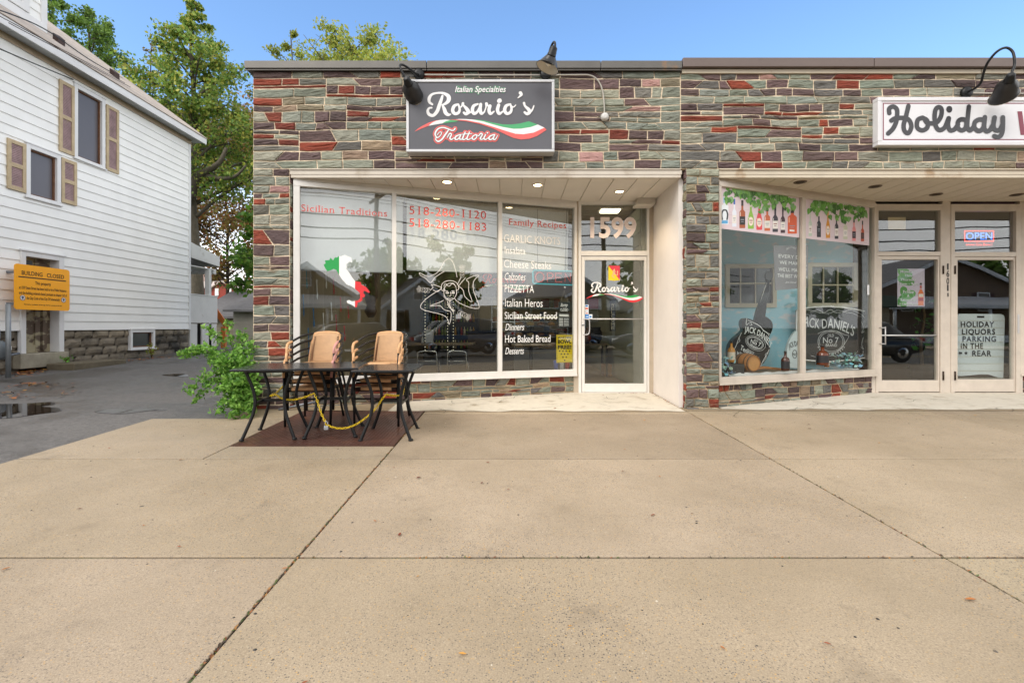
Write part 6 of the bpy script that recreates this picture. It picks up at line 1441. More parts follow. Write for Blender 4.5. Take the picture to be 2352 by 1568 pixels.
# ---------------------------------------------------------------- fallen leaves
rf = random.Random(77)
LV = [(1857,975,4),(962,1098,9),(1390,1119,3),(1500,1184,8),(861,1198,6),(918,1229,10),(182,1170,6),(1063,1504,11),(2228,1379,15),(411,1257,6),(14,1308,9),(1168,1125,5),(960,1325,5),(1107,1110,6),(1435,1033,4),(1860,985,5),(2020,1018,5),(2100,1290,4),(1515,1095,5),(415,1057,6),(1120,1063,6),(655,1307,8),(1480,966,6),(1430,1083,5),(905,1075,4),(1320,965,4),(330,1208,5),(470,1135,4),(1590,1180,5),(1900,1480,9),(1660,1490,8),(700,1570,9),(1310,1440,6),(560,1010,4),(250,1030,5),(1750,985,4),(2120,1000,4),(2240,955,4),(1275,938,5),(1385,908,5)]
lp = None
for k, (px, py, sz) in enumerate(LV):
    c = G(px, py); c.z += .006; s = sz*.5/F*c.y*1.7; mb = MB(); a = rf.uniform(0, 6.28); ca, sa = math.cos(a), math.sin(a); pts = []
    for u, v_ in ((-1,0),(-.4,.32),(.3,.38),(.7,.2),(1.15,.02),(.7,-.24),(.2,-.36),(-.5,-.25)):
        pts.append((c.x+(u*ca-v_*sa)*s, c.y+(u*sa+v_*ca)*s, c.z+.35*s*abs(v_)+rf.uniform(0, .12)*s))
    ctr = mb.V((c.x, c.y, c.z)); idx = [mb.V(p) for p in pts]
    for i in range(8): mb.Fc((ctr, idx[i], idx[(i+1) % 8]))
    cc = rf.choice(('#7a3a22','#8f4a28','#6b3a2c','#a2652f','#b9863a','#5a3526'))
    tag(mb.build('fallen_leaf', mat('leaf_'+cc[1:], cc, .7), None, loc=c), 'small dry brown leaf lying flat on the sidewalk', 'leaf', 'fallen leaves scattered on the sidewalk')
mb = MB()
def litter(pts, n, spread, s0):
    for k in range(n):
        a, b = pts[rf.randrange(len(pts)-1)], None; i = rf.randrange(len(pts)-1); t = rf.random(); px = pts[i][0]+(pts[i+1][0]-pts[i][0])*t+rf.gauss(0, spread*2); py = pts[i][1]+(pts[i+1][1]-pts[i][1])*t+abs(rf.gauss(0, spread))
        c = G(px, py); c.z += rf.uniform(-.008, .012); s = rf.uniform(.5, 1.3)*s0; u = Vector((rf.uniform(-1,1), rf.uniform(-1,1), rf.uniform(-.2,.2))).normalized(); v_ = u.cross(Vector((rf.uniform(-.3,.3), rf.uniform(-.3,.3), 1))).normalized()
        mb.color(rf.choice(('#8a4a26','#a5622c','#6d4630','#c08a3c','#7c5a38','#59402f','#b06a3a'))); mb.poly([c+u*s, c+v_*s*.6, c-u*s, c-v_*s*.6])
litter([(-10,853),(60,852),(100,842)], 220, 5, .035); litter([(150,836),(230,832),(330,823),(430,812)], 260, 2.2, .035); litter([(20,886),(130,875),(160,890)], 60, 10, .03); litter([(0,900),(60,905)], 24, 6, .04); litter([(40,880),(120,876)], 24, 4, .05)
tag(mb.build('leaf_litter', MT['print'], None), 'brown leaf litter along the house foundation', 'leaf litter', None, 'stuff')
mb = MB()
def crumbs(x, y0, y1, n, along=True):
    for k in range(n):
        y = rf.uniform(y0, y1); xx = x+rf.uniform(-.006, .006)
        if not along: xx, y = rf.uniform(y0, y1), x+rf.uniform(-.005, .005)
        s = rf.uniform(.004, .011); p = Vector((xx, y, SLOPE*(y-D)+rf.uniform(-.003, .004))); a = rf.uniform(0, 3.1); u = Vector((math.cos(a), math.sin(a)*1.6, .2))*s; v_ = Vector((-math.sin(a), math.cos(a), .3))*s*.5
        mb.color(rf.choice(('#6b3d22','#8d5a32','#3f4a22','#54602c','#3a2d20','#9a6f3c','#2e2a1e'))); mb.poly([p+u, p+v_, p-u, p-v_])
crumbs(-1.12, .9, 6.3, 520); crumbs(2.265, 1.2, 6.2, 380); crumbs(2.575, -1.1, 2.2, 60, False); crumbs(2.575, 2.3, 5.0, 120, False)
tag(mb.build('joint_debris', MT['print'], None), 'bits of moss and dead leaves caught in the sidewalk joints', 'debris', None, 'stuff')
mb = MB()
for k in range(70):
    x, y = rf.choice(((2.236-abs(rf.gauss(0,.03)), rf.uniform(6.7, 7.8)), (2.1-abs(rf.gauss(0,.2)), 7.76-abs(rf.gauss(0,.04))))); p = Vector((x, y, SLOPE*(y-D)+.007)); a = rf.uniform(0, 6.3); s = rf.uniform(.008, .025)
    u = Vector((math.cos(a), math.sin(a), .1))*s; v_ = Vector((-math.sin(a), math.cos(a), .2))*s*.4; mb.color(rf.choice(('#8a4a26','#6d4630','#b06a3a','#59402f'))); mb.poly([p+u, p+v_, p-u, p-v_])
tag(mb.build('leaf_litter', MT['print'], None), 'dry leaf bits in the corner of the trattoria entry', 'leaf litter', None, 'stuff')
# ---------------------------------------------------------------- the white house across the driveway
XH, YF, YN = -9.95, 15.2, 3.4
FH_ = Fr((XH, 0, 0), (0, 1, 0)); FH_.n = Vector((1, 0, 0))
ZSID = 1.0                                         # siding starts at eye height
ZE = 6.83
house = thing('clapboard_house', 'white clapboard house with a steep shingle roof and faded wooden shutters, left of the driveway', 'house', (XH-4, 9.5, .1))
mat('siding_white', '#efefed', .5, var=.06, vs=1.5); mat('house_trim', '#dededf', .5, var=.05, vs=3); mat('soffit_grey', '#a9adad', .6); mat('trim_tan', '#a8967e', .6, var=.08)
def hp_(px, py, w=0.0): return FH_.at(px, py)
OPEN = []
def rect(x0, y0a, x1, y1a):
    """from the picture's left edge column, its two rows, and the right column"""
    a0, b1 = FH_.at(x0, y0a); _, b0 = FH_.at(x0, y1a); a1, _ = FH_.at(x1, 748); return a0, b0, a1, b1
W_TALL = rect(167, 190, 238, 361); W_SMALL = rect(56, 327.6, 136, 450); DOOR_ = rect(43.5, 575, 142.5, 838); W_BASE = rect(296.6, 757, 353, 802); W_BASE = (W_BASE[0], W_BASE[1], W_BASE[2], ZSID-.005)
for w_ in (W_TALL, W_SMALL, DOOR_): OPEN.append((w_[0]+.06, w_[1]+(.06 if w_[1] > 1 else -.5), w_[2]-.06, w_[3]-.06))
def siding(mb, pw, holes, y0, y1, z0, z1, exp_=.2035, out=.020):
    z = z0
    while z < z1-.001:
        zt = min(z+exp_, z1); cuts = {z, zt}
        for h in holes:
            for zz in (h[1], h[3]):
                if z < zz < zt: cuts.add(zz)
        cs = sorted(cuts)
        for ca, cb in zip(cs, cs[1:]):
            segs = [(y0, y1)]
            for h in holes:
                if h[1] <= ca+1e-6 and h[3] >= cb-1e-6:
                    ns = []
                    for s in segs:
                        if h[2] <= s[0] or h[0] >= s[1]: ns.append(s)
                        else:
                            if h[0] > s[0]: ns.append((s[0], h[0]))
                            if h[2] < s[1]: ns.append((h[2], s[1]))
                    segs = ns
            for a, b in segs:
                oa, ob = out*(1-(ca-z)/exp_)+.002, out*(1-(cb-z)/exp_)+.002
                p = [pw(a, ca, oa), pw(b, ca, oa), pw(b, cb, ob), pw(a, cb, ob)]; mb.poly(p)
                if ca == z: mb.poly([pw(a, ca, 0), pw(b, ca, 0), pw(b, ca, oa), pw(a, ca, oa)])
        z = zt
mb = MB(); siding(mb, lambda y, z, w: (XH+w, y, z), OPEN, YN, YF-.06, ZSID, ZE)
mb.build('clapboard_wall', MT['siding_white'], house)
mb = MB(); mb.box(XH-.42, YN, .0, XH-.30, YF, ZE); mb.box(XH-11, YF-.2, .0, XH-.15, YF-.005, ZE); mb.box(XH-11, YN, .0, XH-.25, YN+.2, ZE); mb.box(XH-11, YN+.2, 0, XH-10.8, YF-.2, ZE)
mb.build('inner_wall', mat('house_inner', '#4a4844', .9), house)
mb = MB(); mb.box(XH-.12, YF-.06, ZSID-.02, XH+.028, YF+.03, ZE); mb.build('corner_board', MT['house_trim'], house, bevel=.004)
# far gable wall (siding), seen only from the side
mb = MB(); siding(mb, lambda y, z, w: (XH-.12-y, YF+w, z), [], 0, 10.8, ZSID, ZE); mb.build('clapboard_wall', MT['siding_white'], house)
# foundation of rock-faced blocks
mb = MB(); rg = random.Random(4); zc = ZSID; row = 0; mb.color('#6f675b'); mb.box(XH-.3, YN, -.3, XH-.03, DOOR_[0]+.02, ZSID-.003); mb.box(XH-.3, DOOR_[2]-.02, -.3, XH-.03, W_BASE[0]+.02, ZSID-.003); mb.box(XH-.3, W_BASE[0]+.02, -.3, XH-.03, W_BASE[2]-.02, W_BASE[1]); mb.box(XH-.3, W_BASE[2]-.02, -.3, XH-.03, YF, ZSID-.003)
while zc > -.1:
    h_ = .2; y = YN-(.2 if row % 2 else 0)
    while y < YF:
        w_ = rg.uniform(.42, .5); a, b = max(y, YN)+.006, min(y+w_, YF)-.006; y += w_
        if b-a < .1: continue
        za, zb = zc-h_+.006, zc-.006
        if any(a < q[2] and b > q[0] and za < q[3] and zb > q[1] for q in ((W_BASE[0], W_BASE[1], W_BASE[2], 2), (DOOR_[0], -1, DOOR_[2], 2))):
            for q in ((W_BASE[0], W_BASE[1], W_BASE[2], 2), (DOOR_[0], -1, DOOR_[2], 2)):
                if a < q[0] < b: b = q[0]-.004
                elif a < q[2] < b: a = q[2]+.004
            if any((a+b)/2 > q[0] and (a+b)/2 < q[2] and za < q[3] and zb > q[1] for q in ((W_BASE[0], W_BASE[1], W_BASE[2], 2), (DOOR_[0], -1, DOOR_[2], 2))) or b-a < .08: continue
        k = rg.uniform(.8, 1.15); base = lin('#8f8472') if row == 0 else lin('#7b7264'); mb.color(tuple(v*k for v in base))
        n1, n2 = 6, 3; g = [[mb.V((XH-.03+(.0 if i in (0, n1) or j in (0, n2) else .035+.03*vnoise((a+(b-a)*i/n1)*7, (za+(zb-za)*j/n2)*11, row)), a+(b-a)*i/n1, za+(zb-za)*j/n2)) for i in range(n1+1)] for j in range(n2+1)]
        for j in range(n2):
            for i in range(n1): mb.Fc((g[j][i], g[j][i+1], g[j+1][i+1], g[j+1][i]))
    zc -= h_; row += 1
mb.build('block_foundation', mat('foundation_block', '#7b7264', .9, var=.35, vs=4, bump=.6, bs=18, attr=True, var2=('#2d2a25', 1.1, .46, .62)), house)
# windows
M_shade = mat('window_screen', '#5d5a5f', .35, var=.06, vs=1.2)
def sash(name, r, t=.09, glass_m=None, sill=.05, deep=.06, label=None):
    a0, b0, a1, b1 = r; mb = MB(); F_ = FH_
    mb.fbox(F_, a0, b0, a0+t, b1, -.10, .045); mb.fbox(F_, a1-t, b0, a1, b1, -.10, .045); mb.fbox(F_, a0+t, b1-t, a1-t, b1, -.10, .045); mb.fbox(F_, a0+t, b0, a1-t, b0+t*.6, -.10, .045)
    mb.fbox(F_, a0-.03, b0-.03, a1+.03, b0, -.02, .07); mb.fbox(F_, a0-.02, b1, a1+.02, b1+.03, -.02, .06)
    o = mb.build(name, MT['house_trim'], house, bevel=.004)
    mb = MB(); e = .03; c0, d0, c1, d1 = a0+t, b0+t*.6, a1-t, b1-t
    mb.fbox(F_, c0, d0, c0+e, d1, -.07, -.01); mb.fbox(F_, c1-e, d0, c1, d1, -.07, -.01); mb.fbox(F_, c0+e, d0, c1-e, d0+e, -.07, -.01); mb.fbox(F_, c0+e, d1-e, c1-e, d1, -.07, -.01); mb.build('inner_sash', mat('old_wood', '#6b4a35', .8, var=.4, vs=12), o)
    g = MB(); g.fbox(F_, c0+e, d0+e, c1-e, d1-e, -.05, -.045); g.build('pane', glass_m or M_shade, o)
    return o
sash('window', W_TALL); sash('window', W_SMALL); sash('basement_window', W_BASE, t=.07, glass_m=mat('basement_pane', '#35373a', .12, var=.2, vs=2))
def shutter(r):
    a0, b0, a1, b1 = r; mb = MB(); t = .07; F_ = FH_; mid = (b0+b1)/2
    mb.fbox(F_, a0, b0, a0+t, b1, .015, .05); mb.fbox(F_, a1-t, b0, a1, b1, .015, .05)
    for z0, z1 in ((b0, b0+t*1.2), (mid-t*.6, mid+t*.6), (b1-t*1.1, b1)): mb.fbox(F_, a0+t, z0, a1-t, z1, .015, .048)
    o = mb.build('shutter', mat('shutter_tan', '#b8a586', .7, var=.2, vs=8, bump=.2), house, bevel=.003)
    for z0, z1 in ((b0+t*1.2, mid-t*.6), (mid+t*.6, b1-t*1.1)):
        m2_ = MB(); n = int((z1-z0)/.033)
        for k in range(n):
            z = z0+(z1-z0)*k/n; m2_.obox(F_.pt(a0+t, z, .022), F_.u*(a1-a0-2*t), (.014, 0, .0), (-.012, 0, (z1-z0)/n*.98))
        m2_.build('louvre_panel', mat('faded_purple', '#9c8384', .8, var=.3, vs=5, bump=.2, var2=('#a89a86', 3, .6, .7)), o)
for r in (rect(132.7, 181, 167, 346), rect(241, 239, 269.5, 390), rect(12.8, 316, 55.5, 432), rect(137.8, 361, 172.5, 464)): shutter(r)
# side door with weathered panels
a0, b0, a1, b1 = DOOR_; zb = FH_.at(52.8, 812)[1]; t = .10; mb = MB()
mb.fbox(FH_, a0, zb, a0+t, b1, -.24, .05); mb.fbox(FH_, a1-t*1.15, zb, a1, b1, -.24, .05); mb.fbox(FH_, a0+t, b1-t, a1-t*1.15, b1, -.24, .05); mb.fbox(FH_, a0-.03, b1, a1+.03, b1+.035, -.02, .075)
mb.build('door_frame', MT['house_trim'], house, bevel=.004)
mb = MB(); mb.fbox(FH_, a0+t, zb, a1-t*1.15, b1-t, -.22, -.16); dw = a1-t*1.15-(a0+t); x0, x1 = a0+t, a1-t*1.15
for z0, z1 in ((zb, zb+.16), (zb+.62, zb+.78), (zb+1.06, zb+1.16), (b1-t-.42, b1-t-.34)): mb.fbox(FH_, x0, z0, x1-.36, z1, -.16, -.135)
mb.fbox(FH_, x1-.36, zb, x1-.25, b1-t, -.16, -.13); mb.fbox(FH_, x1-.22, zb+.06, x1-.13, zb+1.4, -.16, -.10)
dd_ = mb.build('side_door', mat('peeling_paint', '#a39a80', .75, var=.15, vs=3, bump=.25, stretch=(1, 1, 2.2), var2=('#5f5145', 2.1, .46, .52)), house, bevel=.003)
mb = MB(); mb.fbox(FH_, x0+.02, b1-t-.32, x1-.4, b1-t-.06, -.158, -.15); mb.build('door_light', MT['basement_pane'], dd_)
mb = MB(); mb.fbox(FH_, x1-.40, zb+1.36, x1-.02, zb+1.44, -.15, .0); mb.build('latch_bar', MT['grey_pipe'], dd_)
mb = MB(); mb.fbox(FH_, a0-.1, zb-.30, a1+.02, zb-.004, -.2, .14); mb.build('door_sill', mat('sill_concrete', '#9a9383', .85, var=.3, vs=4, bump=.3), house, bevel=.015)
c0, c1 = G(110, 856), G(180, 845); mb = MB(); mb.box(XH+.16, 10.35, .0, XH+.75, 11.75, gz(XH+.4, 11)+.10); obj(mb, 'concrete_step', mat('mossy_concrete', '#6b6250', .9, var=.3, vs=5, bump=.3), 'low mossy concrete step below the side door of the white house', 'step', bevel=.02)
# eaves, roof and dormer
OV = .33; XE_ = XH+OV; YG = YF+.28; PIT = math.tan(math.radians(36.5))
mb = MB(); y = YN-.2
while y < YG-.1:
    mb.box(XH+.0, y, ZE, XE_-.01, min(y+.385, YG-.01), ZE+.012); y += .40
mb.box(XH-.05, YN-.2, ZE+.006, XE_-.012, YG-.012, ZE+.03); mb.build('soffit_panels', MT['soffit_grey'], house)
mb = MB(); mb.box(XH+.001, YN, ZE-.13, XH+.045, YF+.02, ZE-.001); mb.build('frieze_board', MT['trim_tan'], house)
mb = MB(); mb.box(XE_-.01, YN-.2, ZE-.035, XE_+.015, YG, ZE+.155); mb.prism([(XE_+.014, YG, ZE-.035), (XE_+.014, YG, ZE+.155), (XH-5.6, YG, ZE+.155+(OV+5.6)*PIT), (XH-5.6, YG, ZE-.035+(OV+5.6)*PIT)], (0, .025, 0)); mb.build('fascia', MT['house_trim'], house, bevel=.004)
mb = MB(); rr = random.Random(12); zr = lambda x: ZE+.16+(XE_-x)*PIT
n = 44; L_ = OV+5.65; st = L_/n
for k in range(n):                                 # shingle courses, each a lifted step
    xa, xb = XE_+.03-k*st, XE_+.03-(k+1)*st-.02; y = YN-.2
    while y < YG+.02:
        e = min(y+rr.uniform(.8, 2.0), YG+.03); v_ = rr.uniform(.85, 1.1); mb.color(tuple(c*v_ for c in lin('#b8aca2'))); mb.obox((xa, y, zr(xa)+.004), (0, e-y-.004, 0), (xb-xa, 0, zr(xb)-zr(xa)), (0, 0, .022)); y = e
mb.color('#7a6d62'); mb.prism([(XE_+.02, YN-.2, zr(XE_)-.03), (XH-5.6, YN-.2, zr(XH-5.6)-.03), (XH-5.6, YN-.2, zr(XH-5.6)), (XE_+.02, YN-.2, zr(XE_))], (0, YG-YN+.2, 0))
mb.prism([(XH-5.6, YN-.2, zr(XH-5.6)-.03), (XH-11.5, YN-.2, ZE), (XH-11.5, YN-.2, ZE+.03), (XH-5.6, YN-.2, zr(XH-5.6))], (0, YG-YN+.2, 0))
roof = mb.build('shingle_roof', mat('old_shingles', '#a8998c', .85, var=.18, vs=7, attr=True, bump=.3, bs=30, var2=('#5d5048', 2.5, .62, .74)), house)
mb = MB(); mb.poly([(XH-.3, YF-.02, ZE), (XH-5.6, YF-.02, zr(XH-5.6)-.04), (XH-10.9, YF-.02, ZE)]); mb.poly([(XH-.3, YN+.02, ZE), (XH-5.6, YN+.02, zr(XH-5.6)-.04), (XH-10.9, YN+.02, ZE)]); mb.build('gable_wall', MT['siding_white'], house)
def on_roof(px, py):
    r = ray(px, py); nrm = Vector((PIT, 0, 1)); p0 = Vector((XE_, 0, ZE+.175)); return EYE + r*((p0-EYE).dot(nrm)/r.dot(nrm))
for p0, p1, lab in (((133, 99), (156, 108), 1), ((262, 177), (281, 184), 2)):
    a = on_roof(*p0); b = on_roof(p1[0], p1[1]+4); m = on_roof(p1[0], p1[1]+10); mb = MB()
    mb.prism([a, Vector((a.x+.02, a.y+.16, a.z)), Vector((a.x+.02, a.y+.16, a.z+.15)), Vector((a.x, a.y, a.z+.14))], (-.12, 0, .1)); mb.build('roof_vent', mat('vent_brown', '#3c2b27', .7), house)
mb = MB()
for off in (0, .16):
    a, b = on_roof(20, 60), on_roof(300, 205); mb.tube([a+Vector((-off, 0, off*PIT+.05)), b+Vector((-off, 0, off*PIT+.05))], .007, 6)
mb.build('snow_rail', mat('rail_brown', '#3a2d29', .6, .4), house)
dc_ = on_roof(101, 74); XD = dc_.x; yb = dc_.y; zd0 = dc_.z
mb = MB(); siding(mb, lambda y, z, w: (XD+w, y, z), [(5.5, zd0+.3, FH_.at(0, 0)[0]*0+9.05, 30)], 5.0, yb, zd0+.16, zd0+2.3, .2)
mb.prism([(XD, yb-.001, zd0), (XD, yb-.001, zd0+2.3), (XD-2.6, yb-.001, zd0+2.3), (XD-2.6, yb-.001, zd0+1.9)], (0, .02, 0)); mb.prism([(XD-.01, 5.0, zd0-.1), (XD-.01, yb, zd0-.1), (XD-.01, yb, zd0+2.3), (XD-.01, 5.0, zd0+2.3)], (-.02, 0, 0)); dm = mb.build('dormer', MT['siding_white'], house)
mb = MB(); mb.box(XD, 5.0, zd0-.02, XD+.05, yb+.03, zd0+.16); mb.box(XD-.05, yb-.10, zd0+.16, XD+.045, yb+.04, zd0+2.3); mb.build('dormer_trim', MT['house_trim'], dm, bevel=.004)
FDm = Fr((XD, 0, 0), (0, 1, 0)); FDm.n = Vector((1, 0, 0)); wy1 = FDm.at(62, 30)[0]; wz0 = zd0+.34
mb = MB(); mb.fbox(FDm, wy1-.16, wz0-.1, wy1, zd0+2.1, .0, .06); mb.fbox(FDm, 6.4, wz0-.16, wy1, wz0, .0, .065); mb.build('dormer_window_frame', MT['house_trim'], dm, bevel=.004)
mb = MB(); mb.fbox(FDm, wy1-.36, wz0, wy1-.16, zd0+2.1, -.03, .03); mb.build('inner_sash', MT['old_wood'], dm); mb = MB(); mb.fbox(FDm, 6.4, wz0, wy1-.36, zd0+2.1, -.02, .01); mb.build('pane', M_shade, dm)
mb = MB(); mb.box(XD-3.2, 4.7, zd0+2.3, XD+.3, yb+.3, zd0+2.42); mb.build('dormer_roof', MT['old_shingles'], dm)
# back porch
mat('porch_white', '#d0cfcc', .6, var=.07, vs=3, var2=('#a8a196', 2, .62, .72)); YP = 16.62; XP = XH+.0
def PH(px, py, w=0.0): return FH_.w(px, py, w)
mb = MB(); zt0, zt1 = FH_.at(437, 560)[1], FH_.at(495, 592)[1]
mb.prism([(XP+.03, YF+.04, zt0-.42), (XP+.03, YF+.04, zt0), (XP+.03, YP+.1, zt1), (XP+.03, YP+.1, zt1-.28)], (-.06, 0, 0)); mb.prism([(XP+.03, YF+.04, zt0), (XP+.03, YP+.1, zt1), (XP+.03, YP+.1, zt1+.05), (XP+.03, YF+.04, zt0+.05)], (-4, 0, 0)); mb.box(XP-4, YP+.06, zt1-.28, XP-.03, YP+.1, zt1); mb.box(XP-4, YF+.04, zt1-.42, XP-.03, YP, zt1-.39); mb.box(XP-4, YP-.14, zt1-.54, XP-.03, YP, zt1-.42)
pr = mb.build('porch_roof', MT['porch_white'], house)
mb = MB(); y0_ = FH_.at(480, 640)[0]; mb.box(XP-.14, y0_, .3, XP, y0_+.13, zt1-.4); mb.build('porch_post', MT['porch_white'], house)
mb = MB(); zb1 = FH_.at(437, 676)[1]; zb0 = FH_.at(437, 741)[1]; mb.box(XP-.05, YF+.05, zb0, XP+.012, YP, zb1); mb.box(XP-4, YP-.06, zb0, XP-.05, YP, zb1); mb.box(XP-.06, YF+.04, zb1, XP+.03, YP+.02, zb1+.03); mb.build('porch_parapet', MT['porch_white'], house)
y1_ = FH_.at(464.5, 770)[0]-.0; y2_ = FH_.at(453, 770)[0]; mb = MB(); mb.box(XP-.05, YF+.03, .2, XP, y2_, zb0-.03); mb.box(XP-.05, y1_, .2, XP, YP-.02, zb0-.03); mb.build('porch_skirt', MT['porch_white'], house)
mb = MB(); mb.box(XP-4, YF+.02, .2, XP-.3, YP-.08, zb0-.03); mb.build('porch_base', MT['interior_dark'], house)
# ---------------------------------------------------------------- orange notice board, post, meter
FO = Fr((XH+.32, 0, 0), (0, 1, 0)); FO.n = Vector((1, 0, 0)); a0, b1 = FO.at(33.5, 604.4); _, b0 = FO.at(34.5, 710); a1, _ = FO.at(160, 660)
def OT(u, v_, w=0.0): return FO.pt(a0+(a1-a0)*u, b1+(b0-b1)*v_, w)     # u, v in 0..1 from the upper left
bc = thing('notice_board', 'orange rounded board reading Building Closed, on the wall over the side door', 'sign', FO.pt((a0+a1)/2, b0))
r_, q = .05, []; ar = (a1-a0)/(b1-b0)
for cx, cy, a in ((1-r_,r_*ar,-90),(1-r_,1-r_*ar,0),(r_,1-r_*ar,90),(r_,r_*ar,180)):
    for k in range(6): t = math.radians(a+k*18); q.append(OT(cx+r_*math.cos(t), cy+r_*ar*math.sin(t)))
mb = MB(); mb.prism(q, (-.015, 0, 0)); mb.build('board', mat('sign_orange', '#ffad00', .4), bc)
mb = MB()
for u in (.12, .88): mb.obox(OT(u, .9, -.016), (0,.05,0), (-.30,0,0), (0,0,.05)); mb.obox(OT(u, .2, -.016), (0,.05,0), (-.30,0,0), (0,0,.05))
mb.build('bracket', MT['grey_pipe'], bc)
def put_o(mb, body, u0, u1, v_, h, **k):
    v2, f, _ = text_mesh(body, **k); xs = [p[0] for p in v2]; mn, mx_ = min(xs), max(xs); base = len(mb.v)
    for x, y in v2: mb.V(OT(u0+(x-mn)/(mx_-mn)*(u1-u0), v_-y/.682*h, .003))
    for p in f: mb.Fc([base+i for i in p])
def obt(mb):
    for tx, u0, u1, v_, h in (('BUILDING',.115,.475,.232,.09),('CLOSED',.555,.885,.232,.09),('This property',.345,.63,.425,.07),('at 1597 State Street has been held to be a Public Nuisance',.07,.93,.545,.062),('and the building ordered closed, pursuant to chapter 163 of',.07,.94,.66,.062),('the City Code of the City Of Schenectady',.195,.80,.77,.062),('Removal or mutilation of this sign shall be a penalty of the law',.155,.84,.895,.028)): put_o(mb, tx, u0, u1, v_, h, offset=.012)
    mb.poly([OT(.06,.268,.003), OT(.925,.268,.003), OT(.925,.292,.003), OT(.06,.292,.003)])
letters('dark_lettering', bc, mat('brown_print', '#2c1a06', .5), obt)
def seal(mb):
    for u in (.13, .875):
        for k, (c_, rad) in enumerate((('#7a4a4a',.048),('#d9d3cc',.040))): mb.color(c_); mb.poly([OT(u+rad*math.cos(t), .74+rad*ar*math.sin(t), .003+k*.001) for t in [i*math.pi/10 for i in range(20)]])
        mb.color('#2a3f6a'); mb.poly([OT(u-.018,.71,.005), OT(u+.018,.71,.005), OT(u+.018,.745,.005), OT(u+.006,.755,.005), OT(u+.006,.775,.005), OT(u-.006,.775,.005), OT(u-.006,.755,.005), OT(u-.018,.745,.005)])
letters('round_seals', bc, MT['print'], seal)
c = G(19, 865.5); zt = HC+(748-698)/F*c.y; mb = MB(); mb.tube([(c.x,c.y,c.z-.05),(c.x,c.y,zt-.02)], .039, 14); mb.lathe((c.x,c.y,zt-.02), (0,0,1), [(.039,0),(.036,.012),(.02,.02),(.001,.022)], 14)
obj(mb, 'steel_post', mat('galvanised', '#8f9396', .45, .5, var=.12, vs=8), 'galvanised grey steel post standing before the white house', 'post', loc=(c.x, c.y, c.z))
gm = thing('gas_meter', 'grey gas meter on the foundation at the left edge', 'meter', (XH+.2, 9.22, .55)); c = FH_.w(-4, 800, .2)
mb = MB(); mb.lathe((XH+.34, 9.22, c.z-.2), (0,0,1), [(.07,0),(.11,.05),(.12,.22),(.09,.32),(.05,.36)], 14); mb.build('body', mat('meter_grey', '#6c7276', .5, .2), gm); mb = MB(); mb.tube([(XH+.34,9.22,c.z+.1),(XH+.34,9.22,c.z+.35),(XH+.1,9.22,c.z+.38)], .025, 8); mb.tube([(XH+.34,9.22,c.z-.15),(XH+.34,9.6,c.z-.1),(XH+.05,9.6,c.z-.1)], .02, 8); mb.build('pipe', MT['grey_pipe'], gm); mb = MB(); mb.box(XH+.42, 9.24, c.z-.02, XH+.46, 9.34, c.z+.05); mb.build('dial', MT['vinyl_white'], gm)
# ---------------------------------------------------------------- back yard
def shed(name, label, cat, fr, x0, x1, y0, y1, zg, ze, zr_, wall, roofc, ridge_x=True, gable=True):
    t = thing(name, label, cat, ((x0+x1)/2, (y0+y1)/2, zg)); mb = MB(); n = max(2, int((ze-zg)/.18))
    mb.box(x0, y0, zg-.3, x1, y1, ze)
    for k in range(n): mb.box(x0-.012, y0-.012, zg+(ze-zg)*k/n, x1+.012, y0-.001, zg+(ze-zg)*(k+.9)/n)
    if not ridge_x: mb.prism([(x0, y0, ze), (x1, y0, ze), ((x0+x1)/2, y0, zr_)], (0, y1-y0, 0))
    mb.build('wall', wall, t)
    mb = MB(); o = .35
    if ridge_x: ym = (y0+y1)/2; mb.prism([(x0-o, y0-o, ze-.1), (x0-o, ym, zr_), (x0-o, ym, zr_+.1), (x0-o, y0-o, ze)], (x1-x0+2*o, 0, 0)); mb.prism([(x0-o, y1+o, ze-.1), (x0-o, ym, zr_), (x0-o, ym, zr_+.1), (x0-o, y1+o, ze)], (x1-x0+2*o, 0, 0))
    else: xm = (x0+x1)/2; mb.prism([(x0-o, y0-o, ze-.12), (xm, y0-o, zr_), (xm, y0-o, zr_+.12), (x0-o, y0-o, ze)], (0, y1-y0+2*o, 0)); mb.prism([(x1+o, y0-o, ze-.12), (xm, y0-o, zr_), (xm, y0-o, zr_+.12), (x1+o, y0-o, ze)], (0, y1-y0+2*o, 0))
    mb.build('roof', roofc, t); return t
g1 = P(494, 770, 26); g2 = P(598, 770, 26)
sh1 = shed('garage', 'weathered grey garage with dark shingle roof behind the house', 'garage', None, -16.5, P(567, 700, 26).x, 26, 33, .25, P(500, 727, 26).z, P(500, 676, 29).z+.1, mat('weathered_boards', '#837b6c', .85, var=.25, vs=3, stretch=(1,1,6)), mat('slate_shingle', '#6c6b6e', .85, var=.2, vs=4, bump=.3))
mb = MB(); a, b = P(547, 766, 25.95), P(559, 718, 25.95); mb.box(a.x, 25.9, .3, b.x, 25.98, b.z); mb.build('boarded_door', mat('board_tan', '#9d927d', .8, var=.1), sh1)
shed('garage', 'pale grey garage under slate roof, beside the stone wall corner', 'garage', None, P(567, 700, 26).x+.15, -9.0, 24.5, 29.5, .25, P(580, 711, 24.1).z, P(580, 672, 27).z, mat('pale_boards', '#8f8b82', .85, var=.12, vs=3), MT['slate_shingle'])
rx0, rx1 = P(491, 700, 60).x, P(533, 700, 60).x
rh = shed('red_house', 'red sided house with a white roof edge far behind the garages', 'house', None, rx0-.1, rx1+.1, 60, 70, .2, P(500, 662, 60).z, P(500, 647, 60).z, mat('barn_red', '#93392c', .7, var=.1), mat('pale_roof', '#b9aca4', .8, var=.1), False)
